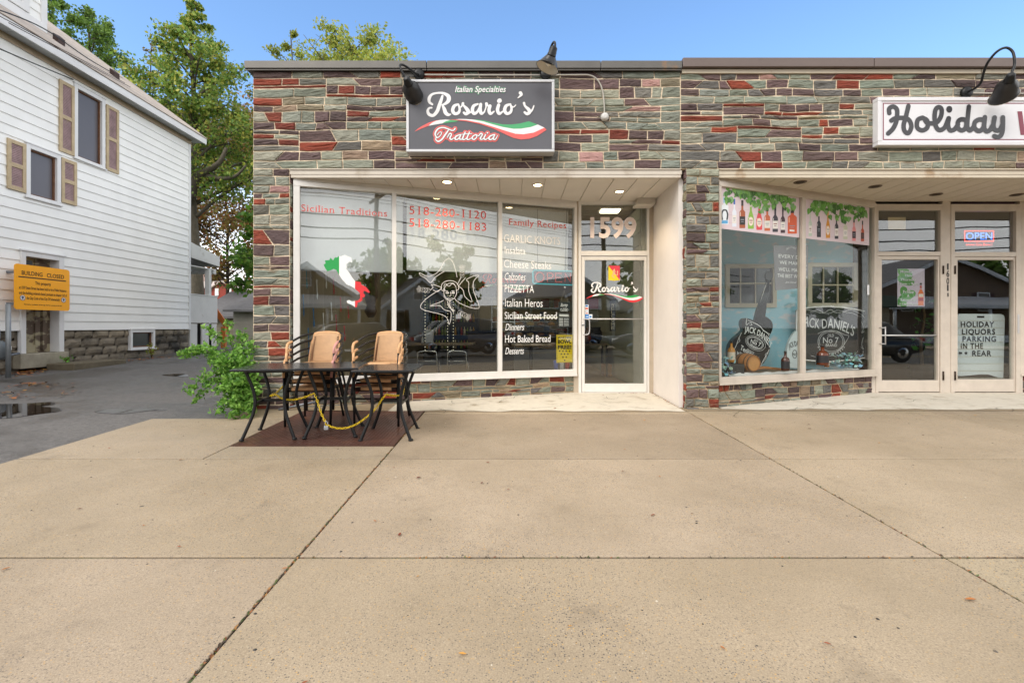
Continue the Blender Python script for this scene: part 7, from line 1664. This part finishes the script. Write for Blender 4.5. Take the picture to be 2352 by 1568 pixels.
for x in (497.5, 527): mb = MB(); a, b = P(x-4, 673, 59.9), P(x+4, 662, 59.9); mb.box(a.x, 59.9, a.z-.3, b.x, 59.97, b.z); mb.build('window', MT['vinyl_white'], rh)
mb = MB(); a, b = P(420, 700, 62), P(494, 661, 62); mb.box(a.x-8, 62, .2, b.x, 69, b.z); mb.build('red_wing', MT['barn_red'], rh); mb = MB(); zt = P(440, 645, 65).z; mb.prism([(a.x-8, 61.5, b.z-.05), (a.x-8, 65.5, zt), (a.x-8, 69.5, b.z-.05)], (b.x-a.x+8.2, 0, 0)); mb.build('wing_roof', MT['pale_roof'], rh)
far = shed('far_house', 'distant house with a brown hip roof above the red house', 'house', None, P(434, 700, 95).x-4, P(468, 700, 95).x, 95, 104, .2, P(450, 646, 95).z, P(450, 628, 99).z, MT['porch_white'], mat('brown_roof', '#8e7468', .8, var=.1))
pf = shed('far_house', 'pale house with a pinkish roof between the red house and the stone corner', 'house', None, P(530, 700, 85).x, P(575, 700, 85).x, 85, 93, .2, P(550, 672, 85).z, P(550, 652, 89).z, MT['porch_white'], MT['pale_roof'])
# ---------------------------------------------------------------- foliage
def leaf_mesh(name, pts, size, cols, m, parent, seed, loc=None, droop=0.0, aspect=.62, fold=True):
    """pts: (n,3) leaf centres; every leaf its own folded blade, mixed in tone leaf by leaf"""
    rg = np.random.default_rng(seed); n = len(pts); pts = np.asarray(pts, float)
    u = rg.normal(size=(n, 3)); u[:, 2] -= droop; u /= np.linalg.norm(u, axis=1)[:, None]
    w = rg.normal(size=(n, 3)); w -= u*(w*u).sum(1)[:, None]; w /= np.linalg.norm(w, axis=1)[:, None]
    nn = np.cross(u, w); s = size*rg.uniform(.55, 1.25, n)[:, None]
    a = pts-u*s; b = pts+w*s*aspect+nn*s*.18; c = pts+u*s; d = pts-w*s*aspect+nn*s*.18
    v = np.stack([a, b, c, d], 1).reshape(-1, 3)
    M = WM[parent.name] if parent is not None else Matrix.Translation(Vector(loc))
    I = np.array(M.inverted()); v = v @ I[:3, :3].T + I[:3, 3]
    base = np.arange(n)[:, None]*4; fc = np.concatenate([base+[0, 1, 2], base+[0, 2, 3]], 1).reshape(-1, 3)
    me = bpy.data.meshes.new(name); me.vertices.add(len(v)); me.vertices.foreach_set('co', v.ravel())
    me.loops.add(fc.size); me.loops.foreach_set('vertex_index', fc.ravel().astype(np.int32)); me.polygons.add(len(fc)); me.polygons.foreach_set('loop_start', np.arange(0, fc.size, 3, dtype=np.int32)); me.update(calc_edges=True)
    cl = np.array([lin(c) for c in cols]); k = rg.integers(0, len(cl), n); tone = rg.uniform(.75, 1.25, n)[:, None]
    cc = np.concatenate([np.clip(cl[k]*tone, 0, 1), np.ones((n, 1))], 1).astype(np.float32)
    ca = me.color_attributes.new('Col', 'FLOAT_COLOR', 'POINT'); ca.data.foreach_set('color', np.repeat(cc, 4, axis=0).ravel())
    me.materials.append(m); o = bpy.data.objects.new(name, me)
    if parent is None: o.location = M.translation
    return link(o, parent, M)
def leafmat():
    m = mat('leaf', '#ffffff', .55, attr=True); t = m.node_tree; b = t.nodes['Principled BSDF']; out = t.nodes['Material Output']
    tr = t.nodes.new('ShaderNodeBsdfTranslucent'); at = [n for n in t.nodes if n.type == 'ATTRIBUTE'][0]; mx = t.nodes.new('ShaderNodeMixShader'); mx.inputs[0].default_value = .4
    t.links.new(at.outputs['Color'], tr.inputs[0]); t.links.new(b.outputs[0], mx.inputs[1]); t.links.new(tr.outputs[0], mx.inputs[2]); t.links.new(mx.outputs[0], out.inputs[0]); return m
M_leaf = leafmat()
mat('bark', '#5a5347', .95, var=.35, vs=14, bump=.6, bs=20, stretch=(1, 1, .3)); mat('bark_dark', '#3a342c', .95, var=.3, vs=14, bump=.5)
def tree(name, label, x, y, height, rad, first, n, size, cols, seed, trunk_r=.22, shape='cone', bark='bark', lean=(0, 0), density=1.0, zb=None, group=None, limbs=(), ybias=0.0):
    rg = random.Random(seed); nr = np.random.default_rng(seed); z0 = ground_z(x, y)-.1 if zb is None else zb
    t = thing(name, label, 'tree', (x, y, z0), 0, group); mb = MB()
    top = Vector((x+lean[0], y+lean[1], z0+height)); mids = [Vector((x, y, z0)).lerp(top, k/7)+Vector((rg.uniform(-.12, .12), rg.uniform(-.12, .12), 0))*(k > 0) for k in range(8)]
    mb.tube(crom([p.to_tuple() for p in mids], 3), [trunk_r*(1-.93*k/21)+.012 for k in range(22)], 9)
    tips = []
    nb = int(26*density)
    for k in range(nb):
        f = first+(1-first)*(k+rg.random())/nb; p = mids[0].lerp(top, f)
        if shape == 'cone': R_ = rad*((1-f)/(1-first))**.85*rg.uniform(.6, 1.12)+.15
        elif shape == 'round': q = (f-first)/(1-first); R_ = rad*math.sqrt(max(.02, 1-(2*q-.85)**2/1.35))*rg.uniform(.65, 1.1)
        else: R_ = rad*rg.uniform(.5, 1.1)
        a = k*2.4+rg.uniform(-.5, .5); d = Vector((math.cos(a), math.sin(a), rg.uniform(.15, .75))); e = p+d*R_; m_ = p.lerp(e, .5)+Vector((0, 0, R_*rg.uniform(.0, .18)))
        r0 = trunk_r*(1-.9*f)*.42+.012; mb.tube(crom([p.to_tuple(), m_.to_tuple(), e.to_tuple()], 3), [r0*(1-.8*q/6) for q in range(7)], 6)
        for q in range(7):
            s = rg.uniform(.35, 1.0); b0 = p.lerp(m_, s*2) if s < .5 else m_.lerp(e, s*2-1); dd_ = Vector((rg.gauss(0, 1), rg.gauss(0, 1), rg.gauss(.35, .6))).normalized()*R_*rg.uniform(.16, .42)
            mb.tube([b0, b0+dd_*.5+Vector((0, 0, .03)), b0+dd_], [r0*.35, r0*.22, .006], 5); tips.append((b0+dd_, R_*rg.uniform(.10, .22)+.10)); tips.append((b0+dd_*.5, R_*.12+.06))
    for pts, rr_ in limbs:
        mb.tube(crom([Vector(p).to_tuple() for p in pts], 4), [rr_*(1-.7*k/(4*(len(pts)-1))) for k in range(4*(len(pts)-1)+1)], 8)
    mb.build('trunk', MT[bark], t)
    w = np.array([r for _, r in tips]); w = w/w.sum(); ctr = np.array([p.to_tuple() for p, _ in tips]); rr2 = np.array([r for _, r in tips])
    idx = nr.choice(len(tips), n, p=w); g = nr.normal(size=(n, 3)); g /= np.linalg.norm(g, axis=1)[:, None]; pts = ctr[idx]+g*(rr2[idx]*nr.uniform(.2, 1.15, n)**.6)[:, None]*np.array([1, 1, .8])
    leaf_mesh('crown', pts, size, cols, M_leaf, t, seed+1, droop=.5)
    return t
GREEN = ['#6d8c3e', '#7a9b44', '#587a34', '#88a34a', '#70913e']; YEL = ['#a3ad4c', '#b0b152', '#8aa046', '#7a9444', '#bdb857', '#93a44c']
# maple between the house and the shop
mp_ = lambda px, py, d: P(px, py, d)
lb_ = [mp_(437, 452, 22.4), mp_(452, 408, 22.2), mp_(478, 392, 22), mp_(505, 372, 21.8), mp_(520, 340, 21.8)]; lb2 = [mp_(462, 398, 22.2), mp_(500, 410, 22), mp_(540, 405, 21.8), mp_(565, 380, 21.6)]
tree('maple_tree', 'tall green and yellowing maple rising between the white house and the shop roof', P(446, 700, 23).x, 23, P(440, 12, 23).z-.25, 4.0, .36, 24000, .09, YEL+GREEN, 101, .30, 'cone', 'bark', limbs=((lb_, .22), (lb2, .13)), density=2.0)
tree('maple_tree', 'broad dark green tree whose crown shows above the house roof', P(205, 300, 31).x, 31, P(205, 38, 31).z-.3, 2.7, .34, 17000, .10, GREEN+['#4a6128'], 131, .34, 'round', density=1.6)
tree('maple_tree', 'dense green tree at the upper left, rising behind the dormer', P(120, 300, 28).x, 28, P(110, -25, 28).z-.3, 2.3, .42, 14000, .10, GREEN, 141, .32, 'round', density=1.4)
tree('maple_tree', 'yellow green tree top showing just above the stone parapet', P(800, 300, 22).x, 22, P(790, 98, 22).z-.35, 3.2, .45, 20000, .078, ['#a8b04a', '#93a446', '#b5b153', '#84994a', '#aab04e'], 151, .24, 'round', density=1.7, lean=(.2, 0))
tree('maple_tree', 'sparse yellow green sapling showing at the left end of the parapet', P(672, 300, 24).x, 24, P(665, 74, 24).z-.2, 2.6, .5, 6000, .075, ['#8f9a3c', '#7d9038', '#a09f45'], 161, .14, 'cone', density=.8)
tree('beech_tree', 'thin brown leaved tree behind the back porch', P(520, 500, 30).x, 30, P(515, 300, 30).z-.25, 4.8, .22, 30000, .10, ['#8f7742', '#a0824a', '#7a6238', '#a39150', '#8a8a46', '#a5683e'], 171, .11, 'round', 'bark_dark', density=2.2)
tree('locust_tree', 'small bright green tree hugging the stone corner of the shop', P(592, 640, 15).x, 15.6, P(575, 470, 15).z-.2, 1.15, .25, 2600, .10, ['#56802c', '#64902f', '#497226', '#78953a'], 181, .09, 'round', 'bark_dark', density=1.0)
tree('bare_tree', 'slender nearly bare tree between the two green crowns', P(345, 300, 34).x, 34, P(342, 104, 34).z-.2, 2.4, .45, 1500, .09, ['#8a7a4a', '#a08a55', '#7d8045'], 191, .14, 'cone', 'bark_dark', density=1.1)
# ---------------------------------------------------------------- green shrub at the stone corner
sb = thing('green_shrub', 'leafy green shrub spilling from the stone corner over the driveway edge', 'shrub', (-3.75, 6.45, 0)); rs2 = random.Random(55); mb = MB(); lp_ = []
def stem(p0, p1, arch, n, sp):
    a, b = Vector(p0), Vector(p1); c = a.lerp(b, .55)+Vector((0, 0, arch)); q = [Vector(x) for x in crom([a.to_tuple(), c.to_tuple(), b.to_tuple()], 8)]; mb.tube(q, [.008*(1-.75*k/(len(q)-1)) for k in range(len(q))], 5)
    for k in range(n):
        f = rs2.random()**.8; i = min(len(q)-2, int(f*(len(q)-1))); base = q[i].lerp(q[i+1], rs2.random()); tw = Vector((rs2.gauss(0, 1), rs2.gauss(0, 1), rs2.gauss(0, .8))).normalized()*rs2.uniform(.3, 1)*sp
        for z_ in range(5): lp_.append((base+tw*(.35+.16*z_)+Vector((rs2.gauss(0, .016), rs2.gauss(0, .016), rs2.gauss(0, .012)))).to_tuple())
root = (-3.5, 6.55, .02)
for px, py, d, arch, n, sp in ((425,812,6.2,.28,60,.12),(415,808,6.1,.30,40,.10),(440,795,6.5,.22,50,.12),(480,750,6.6,.10,50,.14),(520,732,6.7,.06,34,.12),(540,800,6.4,.1,80,.17),(560,830,6.3,.1,90,.18),(500,830,6.2,.2,70,.16),(470,885,6.1,.3,55,.13),(430,900,5.95,.34,40,.11),(440,925,6.0,.3,30,.10),(510,900,6.0,.22,90,.17),(540,930,5.95,.16,90,.15),(575,900,6.2,.15,110,.16),(570,945,5.95,.12,80,.12),(500,945,5.9,.2,60,.11),(535,955,5.85,.15,60,.10),(578,850,6.4,.12,100,.17),(575,790,6.5,.05,70,.16),(550,765,6.6,.05,50,.15),(545,862,6.3,.12,100,.18),(520,870,6.2,.15,90,.18),(560,880,6.2,.12,100,.18),(480,810,6.4,.15,50,.14)):
    stem((root[0]+rs2.uniform(-.1,.06), root[1]+rs2.uniform(-.1,.1), root[2]), P(px, py, d), arch, n, sp)
mb.build('stems', mat('shrub_stem', '#5a5a34', .8), sb)
leaf_mesh('foliage', lp_, .030, ['#78a844', '#8aba52', '#629338', '#9bc460', '#528031', '#7fae4a'], M_leaf, sb, 66, aspect=.55)
# weeds by the foundation
def weed(px, py, d, w_, h_, n, cols, lab, seed):
    c = P(px, py, d); rw = random.Random(seed); t = thing('weed', lab, 'weed', c); m2 = MB(); l = []
    for k in range(6):
        e = c+Vector((rw.uniform(-w_, w_), rw.uniform(-w_, w_)*.5, h_*rw.uniform(.5, 1))); m2.tube([c, c.lerp(e, .5)+Vector((0,0,.03)), e], .006, 5)
        for q in range(n//6): l.append((c.lerp(e, rw.uniform(.4, 1.05))+Vector((rw.gauss(0,.04), rw.gauss(0,.04), rw.gauss(0,.04)))).to_tuple())
    m2.build('stems', mat('weed_stem', '#7a6238', .9), t); leaf_mesh('leaves', l, .035, cols, M_leaf, t, seed)
weed(348, 822, 12.9, .16, .42, 60, ['#7a8a34', '#8f9a3c', '#a08a45'], 'yellowing weed growing at the foundation under the basement window', 3)
weed(152, 832, 10.6, .10, .14, 40, ['#5d9a35', '#6fae40'], 'small bright green weed beside the concrete step', 4)
weed(292, 896, 9.6, .10, .05, 24, ['#5d9a35', '#6fae40'], 'few fresh green leaves lying on the driveway', 5)
# orange board leaning in the yard
a, b = P(494, 722, 18), P(523, 764, 18); mb = MB(); mb.obox(a, b-a, (0, .05, 0), (.03, 0, .26)); obj(mb, 'orange_board', mat('orange_paint', '#c06a26', .6, var=.15), 'weathered orange board leaning behind the porch', 'board')
mb = MB(); a, b = P(507, 850, 16.8), P(517, 750, 16.8); mb.box(a.x, 16.8, .2, b.x, 16.9, b.z); obj(mb, 'orange_pole', MT['orange_paint'], 'short orange post seen above the shrub', 'post')
# ---------------------------------------------------------------- overhead cables
def cable(name, label, pts, r=.012):
    mb = MB(); mb.tube(crom([Vector(p).to_tuple() for p in pts], 8), r, 5); tag(mb.build(name, mat('cable_black', '#1c1c1e', .6), None), label, 'cable')
cable('service_cable', 'black service cable sagging across the white house wall to the yard', [P(-40, 96, 8.6), P(80, 147, 9.6), P(160, 180, 11.0), P(215, 202, 12.4), P(290, 245, 15), P(400, 300, 20), P(560, 338, 26)], .012)
cable('overhead_cable', 'pair of thin cables passing over the roof toward the trees', [P(-40, 10, 7.5), P(100, 66, 9.5), P(220, 146, 12.2), P(330, 205, 17), P(440, 258, 22), P(620, 330, 30)], .012)
# ---------------------------------------------------------------- the street behind the viewer (seen in the glass)
RZ = gz(0, KERB_Y)-.12
def car(label, x, y, rz, paint, kind='suv'):
    t = thing('parked_car', label, 'car', (0, 0, 0)); L, W = 4.55, 1.82; s = 1 if kind == 'suv' else 0
    belt, roof = (1.02, 1.66) if s else (.92, 1.43)
    low = [(-2.27,.42,.80),(-2.2,.35,.86),(-1.2,.24,.9),(1.2,.24,.9),(2.1,.30,.86),(2.27,.45,.78)]
    prof = [(-2.27,.70),(-2.22,.88),(-1.95,belt-.02),(-1.0,belt),(1.05,belt-.02),(1.75,belt-.12),(2.15,belt-.26),(2.28,.62)]
    mb = MB(); mb.sm = True; xs = [-2.27+4.55*k/26 for k in range(27)]; sec = []
    def ip(p, x):
        for a, b in zip(p, p[1:]):
            if a[0] <= x <= b[0]: return a[1]+(b[1]-a[1])*(x-a[0])/max(1e-6, b[0]-a[0])
        return p[-1][1] if x > p[-1][0] else p[0][1]
    for x_ in xs:
        zt = ip(prof, x_); zb = ip([(a, b) for a, b, c in low], x_); w = ip([(a, c) for a, b, c in low], x_)
        sec.append([mb.V((x_, w*kx, zb+(zt-zb)*kz)) for kx, kz in ((-.9,0),(-1,.18),(-1.0,.55),(-.97,.85),(-.86,1),(0,1.03),(.86,1),(.97,.85),(1.0,.55),(1,.18),(.9,0))])
    for A, B in zip(sec, sec[1:]):
        for q in range(10): mb.Fc((A[q], A[q+1], B[q+1], B[q]))
        mb.Fc((A[10], A[0], B[0], B[10]))
    mb.Fc(sec[0]); mb.Fc(sec[-1][::-1]); mb.build('body', paint, t)
    cab = [(-2.05 if s else -1.75,belt-.02,.82),(-1.72 if s else -1.15,roof-.06,.66),(-1.0,roof,.66),(.2,roof-.02,.66),(.55,roof-.08,.65),(1.3,belt-.04,.80)]
    mb = MB(); mb.sm = True; sec = []
    for x_, z, w in cab: sec.append([mb.V((x_, y_, zz)) for y_, zz in ((-.84,belt-.03),(-w,z-.05),(-w*.8,z),(w*.8,z),(w,z-.05),(.84,belt-.03))])
    for A, B in zip(sec, sec[1:]):
        for q in range(5): mb.mi = 0 if q == 2 and A is not sec[0] and B is not sec[-1] else 1; mb.Fc((A[q], A[q+1], B[q+1], B[q]))
    mb.build('cabin', [paint, mat('car_glass', '#141719', .05, spec=.8)], t)
    for wx in (-1.38, 1.38):
        for sy in (-1, 1):
            mb = MB(); mb.lathe((wx, sy*.78, .34), (0, sy, 0), [(.2,-.1),(.33,-.1),(.345,-.04),(.345,.08),(.30,.12),(.22,.1)], 20); wh = mb.build('wheel', mat('tyre', '#141414', .8), t)
            mb = MB(); mb.lathe((wx, sy*.78, .34), (0, sy, 0), [(.22,.10),(.20,.12),(.05,.09),(.001,.10)], 10, caps=False); mb.build('rim', MT['chrome'], wh)
    for sy in (-1, 1):
        mb = MB(); mb.ball((2.1, sy*.62, .70), .16, 10, (.8, 1.3, .5)); mb.build('headlight', mat('headlight', '#c9ced2', .1), t)
        mb = MB(); mb.box(-2.29, sy*.62-.14, .78, -2.2, sy*.62+.14, .92); mb.build('tail_light', mat('tail_red', '#a01818', .3), t)
        mb = MB(); mb.ball((.75, sy*.98, 1.02), .1, 8, (.6, 1, .8)); mb.build('mirror', paint, t)
    mb = MB(); mb.box(2.2, -.5, .42, 2.3, .5, .62); mb.build('grille', MT['black_metal'], t)
    t.location = (x, y, RZ+.13); t.rotation_euler = (0, 0, math.radians(rz)); return t
pa = mat('car_grey', '#4d5054', .2, .5, coat=.6); pb = mat('car_black', '#16181a', .15, .3, coat=.6); pc = mat('car_white', '#c9cbcc', .2, coat=.6); pd = mat('car_red', '#6e1a18', .2, coat=.6)
car('grey sport utility car on the street right of the viewer', 6.9, -7.0, 188, pa); car('black sedan parked at the kerb behind the viewer', .7, -3.6, 180, pb, 'sedan'); car('black sedan parked at the kerb farther right', 12.6, -2.75, 180, pb, 'sedan')
car('black sedan parked across the street', 15.5, -11.7, 0, pb, 'sedan'); car('white sport utility car parked across the street', 9.8, -11.7, 0, pc); car('dark red sedan parked at the kerb left of the viewer', -6.2, -2.75, 180, pd, 'sedan'); car('grey sedan parked across the street opposite the entry', 3.0, -11.7, 0, pa, 'sedan')
def street_house(label, x, y, w, d, h, ridge, wall, roofc, trim, porch=True, name='street_house'):
    """front faces the shops (+y)"""
    t = thing(name, label, 'house', (x, y-d/2, RZ)); z = RZ; mb = MB(); mb.box(x-w/2, y-d, z, x+w/2, y, z+h); mb.prism([(x-w/2, y, z+h), (x+w/2, y, z+h), (x, y, z+ridge)], (0, -d, 0))
    k = z+.3
    while k < z+h: mb.box(x-w/2, y+.001, k, x+w/2, y+.012, k+.15); k += .2
    mb.build('wall', wall, t); o = .5; mb = MB()
    for s in (-1, 1): mb.prism([(x+s*(w/2+o), y+o, z+h-o*(ridge-h)/(w/2)), (x, y+o, z+ridge), (x, y+o, z+ridge+.18), (x+s*(w/2+o), y+o, z+h-o*(ridge-h)/(w/2)+.2)], (0, -d-2*o, 0))
    mb.build('roof', roofc, t); mb = MB()
    for s in (-1, 1): mb.prism([(x+s*(w/2+o), y+o+.001, z+h-o*(ridge-h)/(w/2)-.18), (x, y+o+.001, z+ridge-.2), (x, y+o+.001, z+ridge+.12), (x+s*(w/2+o), y+o+.001, z+h-o*(ridge-h)/(w/2)+.16)], (0, .04, 0))
    mb.build('barge_board', trim, t)
    def win(cx, cz, ww, hh, sh=True):
        mb = MB(); e = .1; mb.box(cx-ww/2-e, y+.01, cz-e, cx+ww/2+e, y+.06, cz+hh+e); f = mb.build('window', trim, t); g = MB(); g.box(cx-ww/2, y+.06, cz, cx+ww/2, y+.065, cz+hh/2-.03); g.box(cx-ww/2, y+.06, cz+hh/2+.03, cx+ww/2, y+.065, cz+hh); g.build('pane', mat('car_glass', '#141719', .05), f)
        if sh:
            for s in (-1, 1): mb = MB(); mb.box(cx+s*(ww/2+.32)-.2, y+.01, cz-.05, cx+s*(ww/2+.32)+.2, y+.05, cz+hh+.05); mb.build('shutter', mat('shutter_brown', '#4a2c28', .7), t)
    win(x, z+h+(ridge-h)*.3, .8, 1.2, False)
    for cx in (x-w*.27, x+w*.27):
        win(cx, z+h-2.0, 1.0, 1.5)
        if not porch: win(cx, z+1.2, 1.0, 1.5)
    if porch:
        mb = MB(); mb.box(x-w/2-.3, y+.02, z+2.9, x+w/2+.3, y+2.2, z+3.2); mb.prism([(x-w/2-.3, y+2.2, z+3.2), (x-w/2-.3, y+.02, z+3.2), (x-w/2-.3, y+.02, z+4.0)], (w+.6, 0, 0)); mb.build('porch_roof', trim, t)
        for k in range(4): cx = x-w/2+.2+(w-.4)*k/3; mb = MB(); mb.tube([(cx, y+1.95, z+.6), (cx, y+1.95, z+2.9)], .13, 10); mb.build('porch_column', trim, t)
        mb = MB(); mb.box(x-w/2-.2, y+.02, z, x+w/2+.2, y+2.1, z+.6); mb.build('porch_deck', MT['porch_white'], t)
    return t
mat('brown_siding', '#5c5047', .8, var=.06); mat('taupe_siding', '#7d7467', .8, var=.06); mat('grey_siding', '#8b8d90', .8, var=.06); mat('white_siding2', '#b9bab8', .7, var=.05)
street_house('brown two storey house with white trim and porch directly across the street', 5.2, -30, 8.2, 10, 4.0, 6.6, MT['brown_siding'], MT['slate_shingle'], MT['house_trim'])
street_house('taupe two storey house with white trim across the street', -5.0, -22, 8.0, 10, 5.6, 8.8, MT['taupe_siding'], MT['slate_shingle'], MT['house_trim'])
street_house('white gabled house across the street to the right', 14.2, -27, 7.4, 11, 3.0, 5.7, MT['white_siding2'], MT['slate_shingle'], MT['house_trim'], False)
street_house('wide brown gabled house with shutters across the street, mirrored in the liquor store doors', 38.5, -28, 12.5, 11, 4.8, 7.6, mat('warm_brown_siding', '#75604e', .8, var=.06), MT['slate_shingle'], MT['house_trim'])
mb = MB(); mb.box(18.5, -27, RZ, 27, -19.5, RZ+3.2); t = thing('low_shop', 'low cream shop with a dark awning across the street', 'building', (22.7, -23, RZ)); mb.build('wall', mat('cream_block', '#a79a82', .8, var=.06), t)
mb = MB(); mb.prism([(18.3, -19.4, RZ+3.6), (18.3, -18.3, RZ+2.8), (18.3, -18.3, RZ+2.7), (18.3, -19.45, RZ+2.9)], (9, 0, 0)); mb.build('awning', mat('awning_green', '#22382a', .7), t)
for x_ in (20, 22.6, 25.2): mb = MB(); mb.box(x_-.5, -19.49, RZ+.8, x_+.5, -19.44, RZ+2.2); mb.build('window', MT['car_glass'], t)
for k, (x_, y_, h_, r_) in enumerate(((1.2, -27, 9.5, 3.2), (13.0, -31, 11, 3.6), (20.5, -32, 12, 4), (49, -36, 11, 3.6), (62, -22, 10, 4.5), (-14, -25, 11, 4), (78, -10, 11, 5), (-26, -22, 12, 5))):
    tree('shade_tree', 'dark green shade tree number %s along the far side of the street' % ('one','two','three','four','five','six','seven','eight')[k] if False else ('dark green shade tree between the brown and the taupe houses', 'dark green shade tree behind the brown house', 'tall shade tree behind the low cream shop', 'shade tree behind the wide brown gabled house', 'broad shade tree past the wide brown gabled house', 'shade tree beyond the taupe house', 'large shade tree at the right end of the street', 'large shade tree at the left end of the street')[k], x_, y_, h_*.76, r_*.85, .25, 2600, .32, GREEN, 300+k, .3, 'round', density=.8, zb=RZ, group=None)
for k, x_ in enumerate((-22.0, 5.5, 31.0)):
    t = thing('utility_pole', ('wooden utility pole at the left end of the street', 'wooden utility pole across the street, nearest the shops', 'wooden utility pole at the right end of the street')[k], 'utility pole', (x_, -13.6, RZ)); mb = MB(); mb.tube([(x_, -13.6, RZ), (x_, -13.6, RZ+9.5)], [.17, .12], 10); mb.build('pole', mat('pole_wood', '#5a4c3e', .9, var=.2), t); mb = MB(); mb.box(x_-.06, -14.8, RZ+8.6, x_+.06, -12.4, RZ+8.75); mb.build('cross_arm', MT['pole_wood'], t)
for k, (yy, zz, r_) in enumerate(((-12.5, 8.8, .012), (-13.2, 8.8, .012), (-14.0, 8.8, .012), (-14.7, 8.8, .012), (-13.5, 7.6, .03), (-13.5, 6.9, .035), (-13.4, 6.3, .03))):
    pts = []
    for x_ in range(-40, 61, 3): u = ((x_+22) % 27.5)/27.5; pts.append((x_, yy, RZ+zz-.5*4*u*(1-u)))
    mb = MB(); mb.tube(pts, r_*1.3, 5); tag(mb.build('street_cable', MT['cable_black'], None), ('front','second','third','rear','thick upper','thick middle','thick lower')[k]+' cable strung between the utility poles', 'cable', 'street cables')
mb = MB(); mb.box(-40, -7.36, RZ+.005, 60, -7.26, RZ+.0085); mb.box(-40, -7.16, RZ+.005, 60, -7.06, RZ+.0085); tag(mb.build('road_marking', mat('line_yellow', '#b08a22', .6), None), 'double yellow centre line on the street', 'road marking', None, 'structure')
